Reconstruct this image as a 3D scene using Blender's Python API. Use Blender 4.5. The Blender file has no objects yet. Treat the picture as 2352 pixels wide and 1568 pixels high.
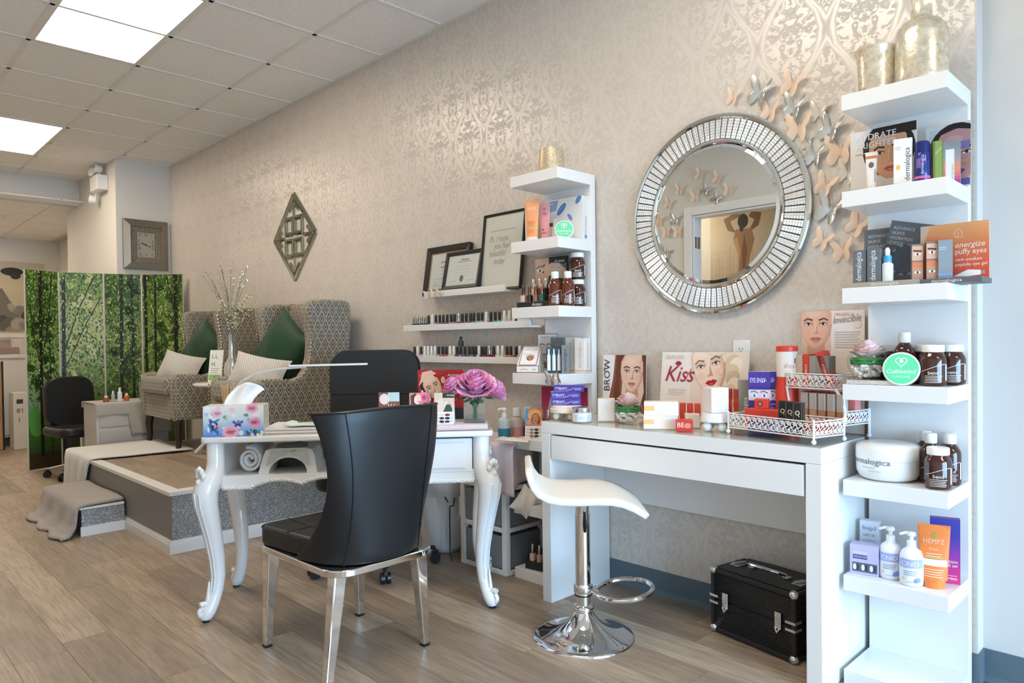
import bpy, math, random
from mathutils import Vector, Matrix
random.seed(7)
R = math.radians
scene = bpy.context.scene
COL = scene.collection

# ------------------------------------------------------------------ camera
YAW, PITCH, ROLL = 0.7911, -0.0160, -0.0120
cam_d = bpy.data.cameras.new('camera')
cam_d.sensor_width = 36.0
cam_d.lens = 1625.5 / 2352 * 36.0
cam_d.shift_x = -(1186.6 - 1176) / 2352
cam_d.shift_y = (808.75 - 784) / 2352
cam_d.clip_start = 0.05
cam = bpy.data.objects.new('camera', cam_d); COL.objects.link(cam)
fw = Vector((-math.sin(YAW) * math.cos(PITCH), math.cos(YAW) * math.cos(PITCH), math.sin(PITCH)))
rt = Vector((math.cos(YAW), math.sin(YAW), 0)); up = rt.cross(fw)
r2 = rt * math.cos(ROLL) + up * math.sin(ROLL); u2 = up * math.cos(ROLL) - rt * math.sin(ROLL)
M = Matrix.Identity(4)
for i in range(3):
    M[i][0] = r2[i]; M[i][1] = u2[i]; M[i][2] = -fw[i]
M.translation = Vector((2.1001, -2.6302, 1.1269))
cam.matrix_world = M
scene.camera = cam

# ------------------------------------------------------------------ world, daylight, exposure
world = bpy.data.worlds.new('sky'); scene.world = world; world.use_nodes = True
bg = world.node_tree.nodes['Background']
bg.inputs[0].default_value = (0.62, 0.80, 1.0, 1); bg.inputs[1].default_value = 0.9
PANEL = 8.4           # brightness of the ceiling panels
WINDOW = 56.0         # daylight entering through the shop window (W)
ld = bpy.data.lights.new('window_daylight', 'AREA'); ld.shape = 'RECTANGLE'
ld.size = 1.5; ld.size_y = 2.3; ld.energy = WINDOW; ld.color = (0.40, 0.68, 1.0)
lo = bpy.data.objects.new('window_daylight', ld); COL.objects.link(lo)
lo.location = (4.05, -1.45, 0.92); lo.rotation_euler = (0, R(90 - 20), 0); ld.spread = R(125)
scene.view_settings.view_transform = 'Standard'
scene.view_settings.look = 'None'
scene.view_settings.gamma = 1.0
scene.view_settings.use_curve_mapping = False
scene.view_settings.exposure = 0.88

# ------------------------------------------------------------------ helpers
def lin(c):
    return tuple(((x / 12.92) if x <= 0.04045 else ((x + 0.055) / 1.055) ** 2.4) for x in c)
def hx(h):
    h = h.lstrip('#'); return lin(tuple(int(h[i:i + 2], 16) / 255 for i in (0, 2, 4)))

def mixhex(a, b, t):
    A, B = [[int(h[i:i + 2], 16) for i in (0, 2, 4)] for h in (a, b)]
    return ''.join('%02x' % int(max(0, min(255, x + (y - x) * t))) for x, y in zip(A, B))

class MB:
    """collects shapes; build() links them as ONE mesh object"""
    def __init__(s): s.v = []; s.f = []; s.m = []; s.M = None
    def add(s, vs, fs, mi=0):
        o = len(s.v)
        if s.M is not None: vs = [tuple(s.M @ Vector(v)) for v in vs]
        s.v += [tuple(v) for v in vs]; s.f += [tuple(i + o for i in f) for f in fs]; s.m += [mi] * len(fs)
        return s
    def box(s, x0, x1, y0, y1, z0, z1, mi=0, M=None):
        vs = [(x, y, z) for z in (z0, z1) for y in (y0, y1) for x in (x0, x1)]
        if M is not None: vs = [tuple(M @ Vector(v)) for v in vs]
        return s.add(vs, [(0, 2, 3, 1), (4, 5, 7, 6), (0, 1, 5, 4), (2, 6, 7, 3), (0, 4, 6, 2), (1, 3, 7, 5)], mi)
    def rbox(s, x0, x1, y0, y1, z0, z1, r, n=3, mi=0):
        """box with the vertical edges rounded"""
        p = []
        for cx, cy, a0 in ((x1 - r, y1 - r, 0), (x0 + r, y1 - r, 90), (x0 + r, y0 + r, 180), (x1 - r, y0 + r, 270)):
            for k in range(n + 1):
                a = R(a0 + 90 * k / n); p.append((cx + r * math.cos(a), cy + r * math.sin(a)))
        return s.prism(p, z0, z1, mi)
    def prism(s, poly, z0, z1, mi=0, M=None):
        n = len(poly)
        vs = [(x, y, z0) for x, y in poly] + [(x, y, z1) for x, y in poly]
        if M is not None: vs = [tuple(M @ Vector(v)) for v in vs]
        fs = [tuple(range(n - 1, -1, -1)), tuple(range(n, 2 * n))] + [(i, (i + 1) % n, n + (i + 1) % n, n + i) for i in range(n)]
        return s.add(vs, fs, mi)
    def lathe(s, prof, n=20, mi=0, M=None, cap=True, sx=1, sy=1):
        vs = []; fs = []
        for r, z in prof:
            for k in range(n):
                a = 2 * math.pi * k / n; vs.append((r * math.cos(a) * sx, r * math.sin(a) * sy, z))
        m = len(prof)
        for i in range(m - 1):
            for k in range(n):
                k2 = (k + 1) % n; fs.append((i * n + k, i * n + k2, (i + 1) * n + k2, (i + 1) * n + k))
        if cap:
            if prof[0][0] > 1e-5: fs.append(tuple(range(n - 1, -1, -1)))
            if prof[-1][0] > 1e-5: fs.append(tuple((m - 1) * n + k for k in range(n)))
        if M is not None: vs = [tuple(M @ Vector(v)) for v in vs]
        return s.add(vs, fs, mi)
    def tube(s, path, r, n=8, mi=0, cap=True, closed=False, flat=1.0):
        P = [Vector(p) for p in path]; m = len(P)
        rs = r if isinstance(r, (list, tuple)) else [r] * m
        vs = []; fs = []; prev = None
        for i in range(m):
            a = P[(i - 1) % m] if (closed or i > 0) else P[i]
            b = P[(i + 1) % m] if (closed or i < m - 1) else P[i]
            t = (b - a)
            t = t.normalized() if t.length > 1e-9 else Vector((0, 0, 1))
            if prev is None:
                ref = Vector((0, 0, 1)) if abs(t.z) < 0.9 else Vector((1, 0, 0))
                nx = t.cross(ref).normalized()
            else:
                nx = (prev - t * prev.dot(t))
                nx = nx.normalized() if nx.length > 1e-6 else t.orthogonal().normalized()
            ny = t.cross(nx); prev = nx
            for k in range(n):
                an = 2 * math.pi * k / n
                vs.append(tuple(P[i] + nx * (rs[i] * math.cos(an)) + ny * (rs[i] * flat * math.sin(an))))
        for i in range(m if closed else m - 1):
            j = (i + 1) % m
            for k in range(n):
                k2 = (k + 1) % n; fs.append((i * n + k, i * n + k2, j * n + k2, j * n + k))
        if cap and not closed:
            fs.append(tuple(range(n - 1, -1, -1))); fs.append(tuple((m - 1) * n + k for k in range(n)))
        return s.add(vs, fs, mi)
    def grid(s, fn, nu, nv, mi=0, cu=False, cv=False):
        vs = [fn(i / (nu if cu else nu - 1), j / (nv if cv else nv - 1)) for i in range(nu) for j in range(nv)]
        fs = []
        for i in range(nu if cu else nu - 1):
            for j in range(nv if cv else nv - 1):
                i2 = (i + 1) % nu; j2 = (j + 1) % nv
                fs.append((i * nv + j, i2 * nv + j, i2 * nv + j2, i * nv + j2))
        return s.add(vs, fs, mi)
    def ball(s, c, r, n=10, m=7, mi=0, sc=(1, 1, 1)):
        pr = [(r * math.sin(math.pi * k / m), -r * math.cos(math.pi * k / m)) for k in range(m + 1)]
        pr[0] = (1e-5, -r); pr[-1] = (1e-5, r)
        T = Matrix.Translation(c) @ Matrix.Diagonal((sc[0], sc[1], sc[2], 1))
        return s.lathe(pr, n, mi, T)
    def mesh(s, name, mats, smooth=35):
        me = bpy.data.meshes.new(name); me.from_pydata(s.v, [], s.f)
        mats = mats if isinstance(mats, (list, tuple)) else [mats]
        for m in mats: me.materials.append(MAT(m) if isinstance(m, str) else m)
        if len(mats) > 1: me.polygons.foreach_set('material_index', s.m)
        uv = me.uv_layers.new(name='UVMap'); d = [0.0] * (2 * len(me.loops)); vv = s.v
        me.calc_loop_triangles() if False else None
        for p in me.polygons:
            nx, ny, nz = (abs(c) for c in p.normal)
            a, b = (0, 1) if nz >= nx and nz >= ny else ((1, 2) if nx >= ny else (0, 2))
            for li in p.loop_indices:
                c = vv[me.loops[li].vertex_index]; d[2 * li] = c[a]; d[2 * li + 1] = c[b]
        uv.data.foreach_set('uv', d)
        if smooth:
            me.polygons.foreach_set('use_smooth', [True] * len(me.polygons))
            if smooth < 180: me.set_sharp_from_angle(angle=R(smooth))
        me.update()
        return me
    def build(s, name, mats, parent=None, smooth=35, bevel=0, seg=2, subs=0, solid=0, label=None):
        o = bpy.data.objects.new(name, s.mesh(name, mats, smooth)); COL.objects.link(o)
        if parent is not None: o.parent = parent
        if solid:
            m = o.modifiers.new('solid', 'SOLIDIFY'); m.thickness = solid; m.offset = 0
        if bevel:
            m = o.modifiers.new('bevel', 'BEVEL'); m.width = bevel; m.segments = seg; m.limit_method = 'ANGLE'; m.angle_limit = R(40)
            m.harden_normals = False
        if subs:
            m = o.modifiers.new('subd', 'SUBSURF'); m.levels = subs; m.render_levels = subs
        if label: o['label'] = label
        return o

def tag(o, label, cat, group=None):
    o['label'] = label; o['category'] = cat
    if group: o['group'] = group
    return o
def thing(name, label, cat, loc=(0, 0, 0), rz=0, group=None):
    o = bpy.data.objects.new(name, None); COL.objects.link(o)
    o.empty_display_size = 0.05
    o.location = loc; o.rotation_euler = (0, 0, R(rz))
    return tag(o, label, cat, group)
def struct(o):
    o['kind'] = 'structure'; return o
def copy_tree(o, parent=None):
    c = o.copy(); COL.objects.link(c); c.parent = parent
    for ch in o.children: copy_tree(ch, c)
    return c
def place(proto, loc, rz, label, group=None, used={}):
    """first call uses the prototype itself, later ones a copy with its parts"""
    if proto.name in used: o = copy_tree(proto)
    else: o = proto; used[proto.name] = 1
    o.location = loc; o.rotation_euler = (0, 0, R(rz)); o['label'] = label
    if group: o['group'] = group
    return o
def inst(me, name, parent, loc=(0, 0, 0), rot=(0, 0, 0), sc=(1, 1, 1)):
    o = bpy.data.objects.new(name, me); COL.objects.link(o); o.parent = parent
    o.location = loc; o.rotation_euler = rot; o.scale = sc
    return o
ORD = ['first', 'second', 'third', 'fourth', 'fifth', 'sixth', 'seventh', 'eighth', 'ninth', 'tenth', 'eleventh', 'twelfth', 'thirteenth', 'fourteenth', 'fifteenth', 'sixteenth', 'seventeenth', 'eighteenth', 'nineteenth', 'twentieth', 'twenty-first', 'twenty-second', 'twenty-third', 'twenty-fourth', 'twenty-fifth', 'twenty-sixth', 'twenty-seventh', 'twenty-eighth', 'twenty-ninth', 'thirtieth']

# ------------------------------------------------------------------ materials
_m = {}
def principled(name, col=(0.8, 0.8, 0.8), rough=0.5, metal=0.0, trans=0.0, ior=1.45, emit=None, estr=0, sheen=0, coat=0, alpha=1.0, spec=0.5):
    m = bpy.data.materials.new(name); m.use_nodes = True
    b = m.node_tree.nodes['Principled BSDF']
    b.inputs['Base Color'].default_value = (*col[:3], 1); b.inputs['Roughness'].default_value = rough
    b.inputs['Metallic'].default_value = metal; b.inputs['Transmission Weight'].default_value = trans
    b.inputs['IOR'].default_value = ior; b.inputs['Sheen Weight'].default_value = sheen
    b.inputs['Coat Weight'].default_value = coat; b.inputs['Alpha'].default_value = alpha
    b.inputs['Specular IOR Level'].default_value = spec
    if emit: b.inputs['Emission Color'].default_value = (*emit, 1); b.inputs['Emission Strength'].default_value = estr
    return m
class NT:
    """small node-tree helper"""
    def __init__(s, m): s.m = m; s.t = m.node_tree; s.b = s.t.nodes.get('Principled BSDF')
    def n(s, typ, **k):
        nd = s.t.nodes.new(typ)
        for a, v in k.items(): setattr(nd, a, v)
        return nd
    def put(s, sock, v):
        if hasattr(v, 'links') or hasattr(v, 'is_output'): s.t.links.new(v, sock)
        else: sock.default_value = v
    def math(s, op, a, b=0.0, c=None):
        nd = s.n('ShaderNodeMath', operation=op); s.put(nd.inputs[0], a); s.put(nd.inputs[1], b)
        if c is not None: s.put(nd.inputs[2], c)
        return nd.outputs[0]
    def coord(s, kind='UV'): return s.n('ShaderNodeTexCoord').outputs[kind]
    def mapping(s, v, sc=(1, 1, 1), rot=(0, 0, 0), loc=(0, 0, 0)):
        nd = s.n('ShaderNodeMapping'); s.put(nd.inputs[0], v); nd.inputs['Scale'].default_value = sc
        nd.inputs['Rotation'].default_value = rot; nd.inputs['Location'].default_value = loc; return nd.outputs[0]
    def noise(s, v, scale, detail=2.0, rough=0.5, dist=0.0):
        nd = s.n('ShaderNodeTexNoise'); s.put(nd.inputs['Vector'], v); nd.inputs['Scale'].default_value = scale
        nd.inputs['Detail'].default_value = detail; nd.inputs['Roughness'].default_value = rough; nd.inputs['Distortion'].default_value = dist
        return nd.outputs[0]
    def voro(s, v, scale, out='Distance', feature='F1'):
        nd = s.n('ShaderNodeTexVoronoi', feature=feature); s.put(nd.inputs['Vector'], v); nd.inputs['Scale'].default_value = scale
        return nd.outputs[out]
    def ramp(s, f, stops, interp='LINEAR'):
        nd = s.n('ShaderNodeValToRGB'); nd.color_ramp.interpolation = interp; e = nd.color_ramp.elements
        while len(e) < len(stops): e.new(0.5)
        for x, (p, c) in zip(e, stops): x.position = p; x.color = (*c[:3], 1)
        s.put(nd.inputs[0], f); return nd.outputs[0]
    def mix(s, f, a, b):
        nd = s.n('ShaderNodeMix', data_type='RGBA'); s.put(nd.inputs[0], f)
        for sock, v in ((nd.inputs[6], a), (nd.inputs[7], b)):
            s.put(sock, (*v[:3], 1) if isinstance(v, tuple) else v)
        return nd.outputs[2]
    def xyz(s, v):
        nd = s.n('ShaderNodeSeparateXYZ'); s.put(nd.inputs[0], v); return nd.outputs
    def bump(s, h, strength=0.3, dist=0.01):
        nd = s.n('ShaderNodeBump'); s.put(nd.inputs['Height'], h); nd.inputs['Strength'].default_value = strength
        nd.inputs['Distance'].default_value = dist; s.t.links.new(nd.outputs[0], s.b.inputs['Normal'])
    def set(s, name, v): s.put(s.b.inputs[name], v)
    def rnd(s): return s.n('ShaderNodeObjectInfo').outputs['Random']

def thin_glass(name, tint=(1, 1, 1), refl=0.12, rough=0.0):
    m = bpy.data.materials.new(name); m.use_nodes = True; t = m.node_tree; t.nodes.clear()
    o = t.nodes.new('ShaderNodeOutputMaterial'); mx = t.nodes.new('ShaderNodeMixShader')
    tr = t.nodes.new('ShaderNodeBsdfTransparent'); tr.inputs[0].default_value = (*tint, 1)
    gl = t.nodes.new('ShaderNodeBsdfGlossy'); gl.inputs['Roughness'].default_value = rough; gl.inputs[0].default_value = (1, 1, 1, 1)
    lw = t.nodes.new('ShaderNodeLayerWeight'); lw.inputs[0].default_value = 0.25
    pw = t.nodes.new('ShaderNodeMath'); pw.operation = 'POWER'; pw.inputs[1].default_value = 4.0; lw.inputs[0].default_value = 0.5
    ma = t.nodes.new('ShaderNodeMath'); ma.operation = 'MULTIPLY_ADD'; ma.inputs[1].default_value = 0.45; ma.inputs[2].default_value = refl * 0.25
    t.links.new(lw.outputs['Facing'], pw.inputs[0]); t.links.new(pw.outputs[0], ma.inputs[0]); t.links.new(ma.outputs[0], mx.inputs[0])
    t.links.new(tr.outputs[0], mx.inputs[1]); t.links.new(gl.outputs[0], mx.inputs[2]); t.links.new(mx.outputs[0], o.inputs[0])
    return m

def mk_wallpaper():
    m = principled('wallpaper', (0.6, 0.55, 0.5), 0.45); k = NT(m); p = k.xyz(k.coord('Object'))
    W, H = 0.265, 0.50
    # ogee lattice: half-drop rows of pointed ovals filled with a leafy motif
    def cell(ox, oz):
        u = k.math('DIVIDE', k.math('ADD', p[0], ox), W); v = k.math('DIVIDE', k.math('ADD', p[2], oz), H)
        uu = k.math('SUBTRACT', k.math('FRACT', u), 0.5); vv = k.math('SUBTRACT', k.math('FRACT', v), 0.5)
        return uu, vv
    warp = k.noise(k.coord('Object'), 26, 1.0)
    ws = k.math('MULTIPLY', k.math('SUBTRACT', warp, 0.5), 0.16)
    outs = []
    for ox, oz in ((0, 0), (W / 2, H / 2)):
        u, v = cell(ox, oz)
        au = k.math('ABSOLUTE', k.math('ADD', u, k.math('MULTIPLY', ws, 0.4)))
        # half-width of the ogee at height v
        hw = k.math('MULTIPLY', k.math('POWER', k.math('MAXIMUM', k.math('COSINE', k.math('MULTIPLY', v, math.pi)), 0.0), 1.5), 0.47)
        d = k.math('SUBTRACT', hw, au)                       # >0 inside
        rim = k.math('SUBTRACT', 1.0, k.math('SMOOTH_MIN', k.math('MULTIPLY', k.math('ABSOLUTE', k.math('SUBTRACT', d, 0.05)), 16.0), 1.0, 0.2))
        # symmetric foliage inside and between
        cv = k.n('ShaderNodeCombineXYZ'); k.put(cv.inputs[0], k.math('ABSOLUTE', u)); k.put(cv.inputs[1], k.math('MULTIPLY', v, 1.9))
        fol = k.noise(cv.outputs[0], 9.0, 3.0, 0.55, 1.6)
        leaf = k.math('MULTIPLY', k.math('GREATER_THAN', fol, 0.50), k.math('GREATER_THAN', d, 0.10))
        outs.append(k.math('MAXIMUM', k.math('MAXIMUM', rim, 0.0), k.math('MULTIPLY', leaf, 0.9)))
    pat = k.math('MINIMUM', k.math('MAXIMUM', outs[0], outs[1]), 1.0)
    fine = k.noise(k.mapping(k.coord('Object'), (1, 1, 0.12)), 420, 1)
    col = k.mix(pat, hx('d2c8be'), hx('dfd7ce'))
    k.set('Base Color', k.mix(k.math('MULTIPLY', fine, 0.18), col, hx('b3a99d')))
    k.set('Roughness', k.math('MULTIPLY_ADD', pat, -0.24, 0.58))
    k.set('Metallic', k.math('MULTIPLY', pat, 0.22))
    k.bump(k.math('ADD', pat, k.math('MULTIPLY', fine, 0.4)), 0.12, 0.002)
    return m

def mk_floor(name='floor_vinyl'):
    m = principled(name, (0.4, 0.33, 0.27), 0.38); k = NT(m)
    rn = k.rnd()
    off = k.n('ShaderNodeCombineXYZ'); k.put(off.inputs[0], k.math('MULTIPLY', rn, 37.0)); k.put(off.inputs[1], k.math('MULTIPLY', rn, 91.0))
    v = k.n('ShaderNodeVectorMath', operation='ADD'); k.put(v.inputs[0], k.coord('Object')); k.put(v.inputs[1], off.outputs[0])
    v = v.outputs[0]
    grain = k.noise(k.mapping(v, (1.6, 26, 1)), 3.0, 6, 0.65, 0.6)
    cloud = k.noise(k.mapping(v, (1.2, 5, 1)), 2.2, 3, 0.55, 0.4)
    base = k.ramp(k.math('MULTIPLY_ADD', rn, 0.42, k.math('MULTIPLY', cloud, 0.6)),
                  [(0.15, hx('7f6e60')), (0.38, hx('9a8773')), (0.6, hx('b09c86')), (0.9, hx('c4b19b'))])
    dark = k.ramp(grain, [(0.42, (0, 0, 0)), (0.66, (1, 1, 1))])
    k.set('Base Color', k.mix(k.math('MULTIPLY', k.math('MULTIPLY', dark, 0.55), 1.0), base, hx('6b5d51')))
    k.set('Roughness', k.math('MULTIPLY_ADD', grain, 0.2, 0.30))
    k.bump(grain, 0.10, 0.002)
    return m

def mk_chevron():
    m = principled('chevron_fabric', (0.3, 0.28, 0.24), 0.9, sheen=0.15); k = NT(m); p = k.xyz(k.coord('UV'))
    W, H = 0.056, 0.112
    def dist(ox, oy):
        u = k.math('ABSOLUTE', k.math('SUBTRACT', k.math('FRACT', k.math('ADD', k.math('DIVIDE', p[0], W), ox)), 0.5))
        v = k.math('ABSOLUTE', k.math('SUBTRACT', k.math('FRACT', k.math('ADD', k.math('DIVIDE', p[1], H), oy)), 0.5))
        return k.math('ADD', u, v)
    d = k.math('MINIMUM', dist(0, 0), dist(0.5, 0.5))          # 0 in lozenge centres .. 0.5 on the lattice
    s = k.math('FRACT', k.math('MULTIPLY', d, 4.2))
    pat = k.math('GREATER_THAN', s, 0.50)
    th = k.noise(k.mapping(k.coord('UV'), (900, 900, 1)), 1.0, 1)
    c = k.mix(pat, hx('453f36'), hx('b3a997'))
    k.set('Base Color', k.mix(k.math('MULTIPLY', th, 0.15), c, hx('6a6254')))
    k.bump(pat, 0.15, 0.002)
    return m

def mk_glitter(name, a, b, scale, metal=0.6, rough=0.3):
    m = principled(name, a, rough, metal); k = NT(m)
    v = k.voro(k.coord('Object'), scale, 'Color')
    f = k.xyz(v)[0]
    k.set('Base Color', k.ramp(f, [(0.0, a), (0.75, a), (0.9, b), (1.0, (1, 1, 1))]))
    k.bump(f, 0.8, 0.003)
    return m

def mk_terry(name, col, scale=260, st=0.5):
    m = principled(name, col, 0.95, sheen=0.3); k = NT(m)
    n = k.noise(k.coord('Object'), scale, 2)
    k.set('Base Color', k.mix(k.math('MULTIPLY', n, 0.35), col, tuple(c * 0.6 for c in col)))
    k.bump(n, st, 0.004); return m

def mk_leather(name, col, rough=0.33):
    m = principled(name, col, rough, coat=0.0); k = NT(m)
    n = k.voro(k.coord('Object'), 420, 'Distance')
    k.bump(n, 0.12, 0.001); return m

def mk_tile():
    m = principled('ceiling_tile', hx('cfc8bd'), 0.95); k = NT(m)
    n = k.noise(k.coord('Object'), 120, 3, 0.7); b = k.ramp(n, [(0.33, hx('e3ded6')), (0.5, hx('f3efe9'))])
    k.set('Base Color', b); k.bump(n, 0.35, 0.004); return m

def mk_mercury():
    m = principled('mercury_glass', hx('e6d6b4'), 0.12, 0.35); k = NT(m)
    n = k.noise(k.coord('Object'), 34, 5, 0.7); v = k.voro(k.coord('Object'), 60, 'Distance')
    f = k.math('ADD', k.math('MULTIPLY', n, 0.8), k.math('MULTIPLY', v, 0.35))
    k.set('Base Color', k.ramp(f, [(0.3, hx('d6bf8f')), (0.5, hx('f6ead0')), (0.7, hx('fffaf0'))]))
    k.set('Roughness', k.math('MULTIPLY_ADD', n, 0.4, 0.02))
    k.set('Transmission Weight', k.ramp(n, [(0.40, (0.45, 0.45, 0.45)), (0.6, (0.9, 0.9, 0.9))]))
    k.bump(n, 0.25, 0.006); return m

def mk_print():
    m = principled('printed_paper', (1, 1, 1), 0.42); k = NT(m)
    a = k.n('ShaderNodeAttribute'); a.attribute_name = 'Col'; k.set('Base Color', a.outputs['Color']); return m

def mk_woodlight():
    m = principled('oak', hx('b68a5a'), 0.5); k = NT(m)
    n = k.noise(k.mapping(k.coord('Object'), (30, 30, 2)), 2, 4)
    k.set('Base Color', k.ramp(n, [(0.3, hx('9a6f42')), (0.7, hx('c79b69'))])); return m

def mk_ribbed():
    m = principled('case_ribbed', hx('1b1a1b'), 0.32, 0.2); k = NT(m); p = k.xyz(k.coord('UV'))
    s = k.math('SINE', k.math('MULTIPLY', p[1], 2 * math.pi / 0.0062)); k.bump(s, 0.6, 0.002); return m

def mk_weave():
    m = principled('towel_waffle', hx('a49a91'), 0.95, sheen=0.3); k = NT(m); p = k.xyz(k.coord('UV'))
    s = k.math('MULTIPLY', k.math('SINE', k.math('MULTIPLY', p[0], 420)), k.math('SINE', k.math('MULTIPLY', p[1], 420)))
    s = k.math('MULTIPLY_ADD', s, 0.5, 0.5)
    k.set('Base Color', k.mix(s, hx('8b8178'), hx('b5aba2'))); k.bump(s, 0.6, 0.004); return m

def mk_clockmesh():
    m = principled('clock_lattice', hx('9d9284'), 0.35, 0.6); k = NT(m); p = k.xyz(k.coord('UV'))
    s = k.math('MULTIPLY', k.math('SINE', k.math('MULTIPLY', k.math('ADD', p[0], p[1]), 210)), k.math('SINE', k.math('MULTIPLY', k.math('SUBTRACT', p[0], p[1]), 210)))
    k.set('Base Color', k.mix(k.math('GREATER_THAN', s, 0.0), hx('5b5247'), hx('b5ab9c'))); k.bump(s, 0.8, 0.004); return m

def mk_pillow():
    m = principled('pillow_cream', hx('d6d0c6'), 0.9, sheen=0.3); k = NT(m); p = k.xyz(k.coord('UV'))
    w = k.math('SINE', k.math('MULTIPLY', k.math('ADD', p[0], k.math('ABSOLUTE', p[1])), 300))
    k.set('Base Color', k.mix(k.math('MULTIPLY_ADD', w, 0.5, 0.5), hx('bdb6ab'), hx('d9d3ca'))); k.bump(w, 0.3, 0.003); return m

MK = {
 'white_lacquer': lambda: principled('white_lacquer', hx('e9e7e4'), 0.28),
 'white_gloss': lambda: principled('white_gloss', hx('eceae7'), 0.16, coat=0.3),
 'white_paint': lambda: principled('white_paint', hx('dcd8d1'), 0.65),
 'recess_paint': lambda: principled('recess_paint', hx('cfccc8'), 0.6),
 'column_paint': lambda: principled('column_paint', hx('d9d4cc'), 0.65),
 'grid_white': lambda: principled('grid_white', hx('e6e1d9'), 0.5),
 'teal_vinyl': lambda: principled('teal_vinyl', hx('5b6b74'), 0.42),
 'panel_glow': lambda: principled('panel_glow', (0.9, 0.9, 0.9), 0.5, emit=(1.0, 0.885, 0.735), estr=PANEL),
 'wallpaper': mk_wallpaper, 'floor_vinyl': mk_floor, 'chevron': mk_chevron, 'ceiling_tile': mk_tile,
 'glitter_silver': lambda: mk_glitter('glitter_silver', hx('8f908e'), hx('d0d2d2'), 330, 0.35, 0.45),
 'glitter_gold': lambda: mk_glitter('glitter_gold', hx('cdb793'), hx('f3e6cc'), 420, 0.5, 0.35),
 'platform_grey': lambda: principled('platform_grey', hx('8a8781'), 0.5),
 'chrome': lambda: principled('chrome', (0.86, 0.86, 0.87), 0.06, 1.0),
 'steel': lambda: principled('steel', (0.72, 0.71, 0.70), 0.22, 1.0),
 'mirror': lambda: principled('mirror', (0.84, 0.86, 0.85), 0.0, 1.0),
 'mirror_bevel': lambda: principled('mirror_bevel', (0.80, 0.82, 0.80), 0.02, 1.0),
 'crystal': lambda: principled('crystal', (0.90, 0.89, 0.87), 0.22, 0.6),
 'black_backing': lambda: principled('black_backing', hx('1a1816'), 0.5),
 'black_leather': lambda: mk_leather('black_leather', hx('19191a'), 0.40),
 'black_plastic': lambda: principled('black_plastic', hx('1c1c1d'), 0.35),
 'black_satin': lambda: principled('black_satin', hx('242322'), 0.4),
 'dark_wood': lambda: principled('dark_wood', hx('2d211a'), 0.35),
 'oak': mk_woodlight,
 'velvet_green': lambda: principled('velvet_green', hx('143d22'), 0.6, sheen=0.08),
 'pillow_cream': mk_pillow,
 'nail_brass': lambda: principled('nail_brass', hx('cfc5ae'), 0.25, 1.0),
 'towel_white': lambda: mk_terry('towel_white', hx('e6e2dd')),
 'towel_pink': lambda: mk_terry('towel_pink', hx('e3cdcd')),
 'towel_grey': mk_weave,
 'towel_cart': lambda: mk_terry('towel_cart', hx('b9b1a8')),
 'towel_mint': lambda: mk_terry('towel_mint', hx('dcebe6'), 200, 0.2),
 'glass': lambda: thin_glass('glass', (0.96, 0.97, 0.965)),
 'glass_green': lambda: thin_glass('glass_green', (0.95, 0.97, 0.96), 0.25),
 'amber': lambda: principled('amber', hx('4a1d12'), 0.08, trans=0.35, ior=1.5, coat=0.5),
 'amber_light': lambda: principled('amber_light', hx('7a3413'), 0.08, trans=0.45, ior=1.5, coat=0.5),
 'cap_white': lambda: principled('cap_white', hx('eeebe7'), 0.35),
 'plastic_white': lambda: principled('plastic_white', hx('e8e6e3'), 0.3),
 'plastic_smoke': lambda: principled('plastic_smoke', hx('8e949a'), 0.35, trans=0.25),
 'bag_white': lambda: principled('bag_white', hx('e3e6e8'), 0.4, trans=0.15),
 'mercury': mk_mercury, 'print': mk_print, 'ribbed': mk_ribbed, 'clock_lattice': mk_clockmesh,
 'pewter': lambda: principled('pewter', hx('8d8478'), 0.32, 0.75),
 'butterfly_orange': lambda: principled('butterfly_orange', hx('f8d9be'), 0.35, coat=0.2, alpha=0.80),
 'butterfly_silver': lambda: principled('butterfly_silver', (0.66, 0.65, 0.62), 0.25, 0.85),
 'butterfly_clear': lambda: principled('butterfly_clear', hx('e6ddd0'), 0.15, 0.35),
 'rose_pink': lambda: principled('rose_pink', hx('ee8fc2'), 0.6, sheen=0.2),
 'rose_pink_light': lambda: principled('rose_pink_light', hx('f6bddb'), 0.6, sheen=0.2),
 'rose_blush': lambda: principled('rose_blush', hx('f2cfc6'), 0.6, sheen=0.2),
 'leaf_green': lambda: principled('leaf_green', hx('47683f'), 0.5),
 'grass_green': lambda: principled('grass_green', hx('2f8a44'), 0.5),
 'pebble_white': lambda: principled('pebble_white', hx('f0eeea'), 0.4),
 'water': lambda: thin_glass('water', (0.9, 0.93, 0.92), 0.1),
 'bamboo_stick': lambda: principled('bamboo_stick', hx('d8b98d'), 0.6),
 'tissue': lambda: principled('tissue', hx('f1efec'), 0.9, trans=0.0),
 'clay_cream': lambda: principled('clay_cream', hx('e9dccb'), 0.5),
 'cable': lambda: principled('cable', hx('161616'), 0.45),
 'bead_silver': lambda: principled('bead_silver', (0.85, 0.85, 0.85), 0.15, 0.9),
 'bud_yellow': lambda: principled('bud_yellow', hx('dcd8a8'), 0.5),
}
def MAT(n):
    if n not in _m:
        _m[n] = MK[n]() if n in MK else principled(n, hx(n.split('_')[-1]), 0.35)
    return _m[n]
def cmat(hexc, rough=0.4, metal=0.0, trans=0.0, coat=0.0):
    key = 'c%s_%g_%g_%g_%g' % (hexc, rough, metal, trans, coat)
    if key not in _m: _m[key] = principled('colour_' + hexc, hx(hexc), rough, metal, trans, coat=coat)
    return _m[key]

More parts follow.
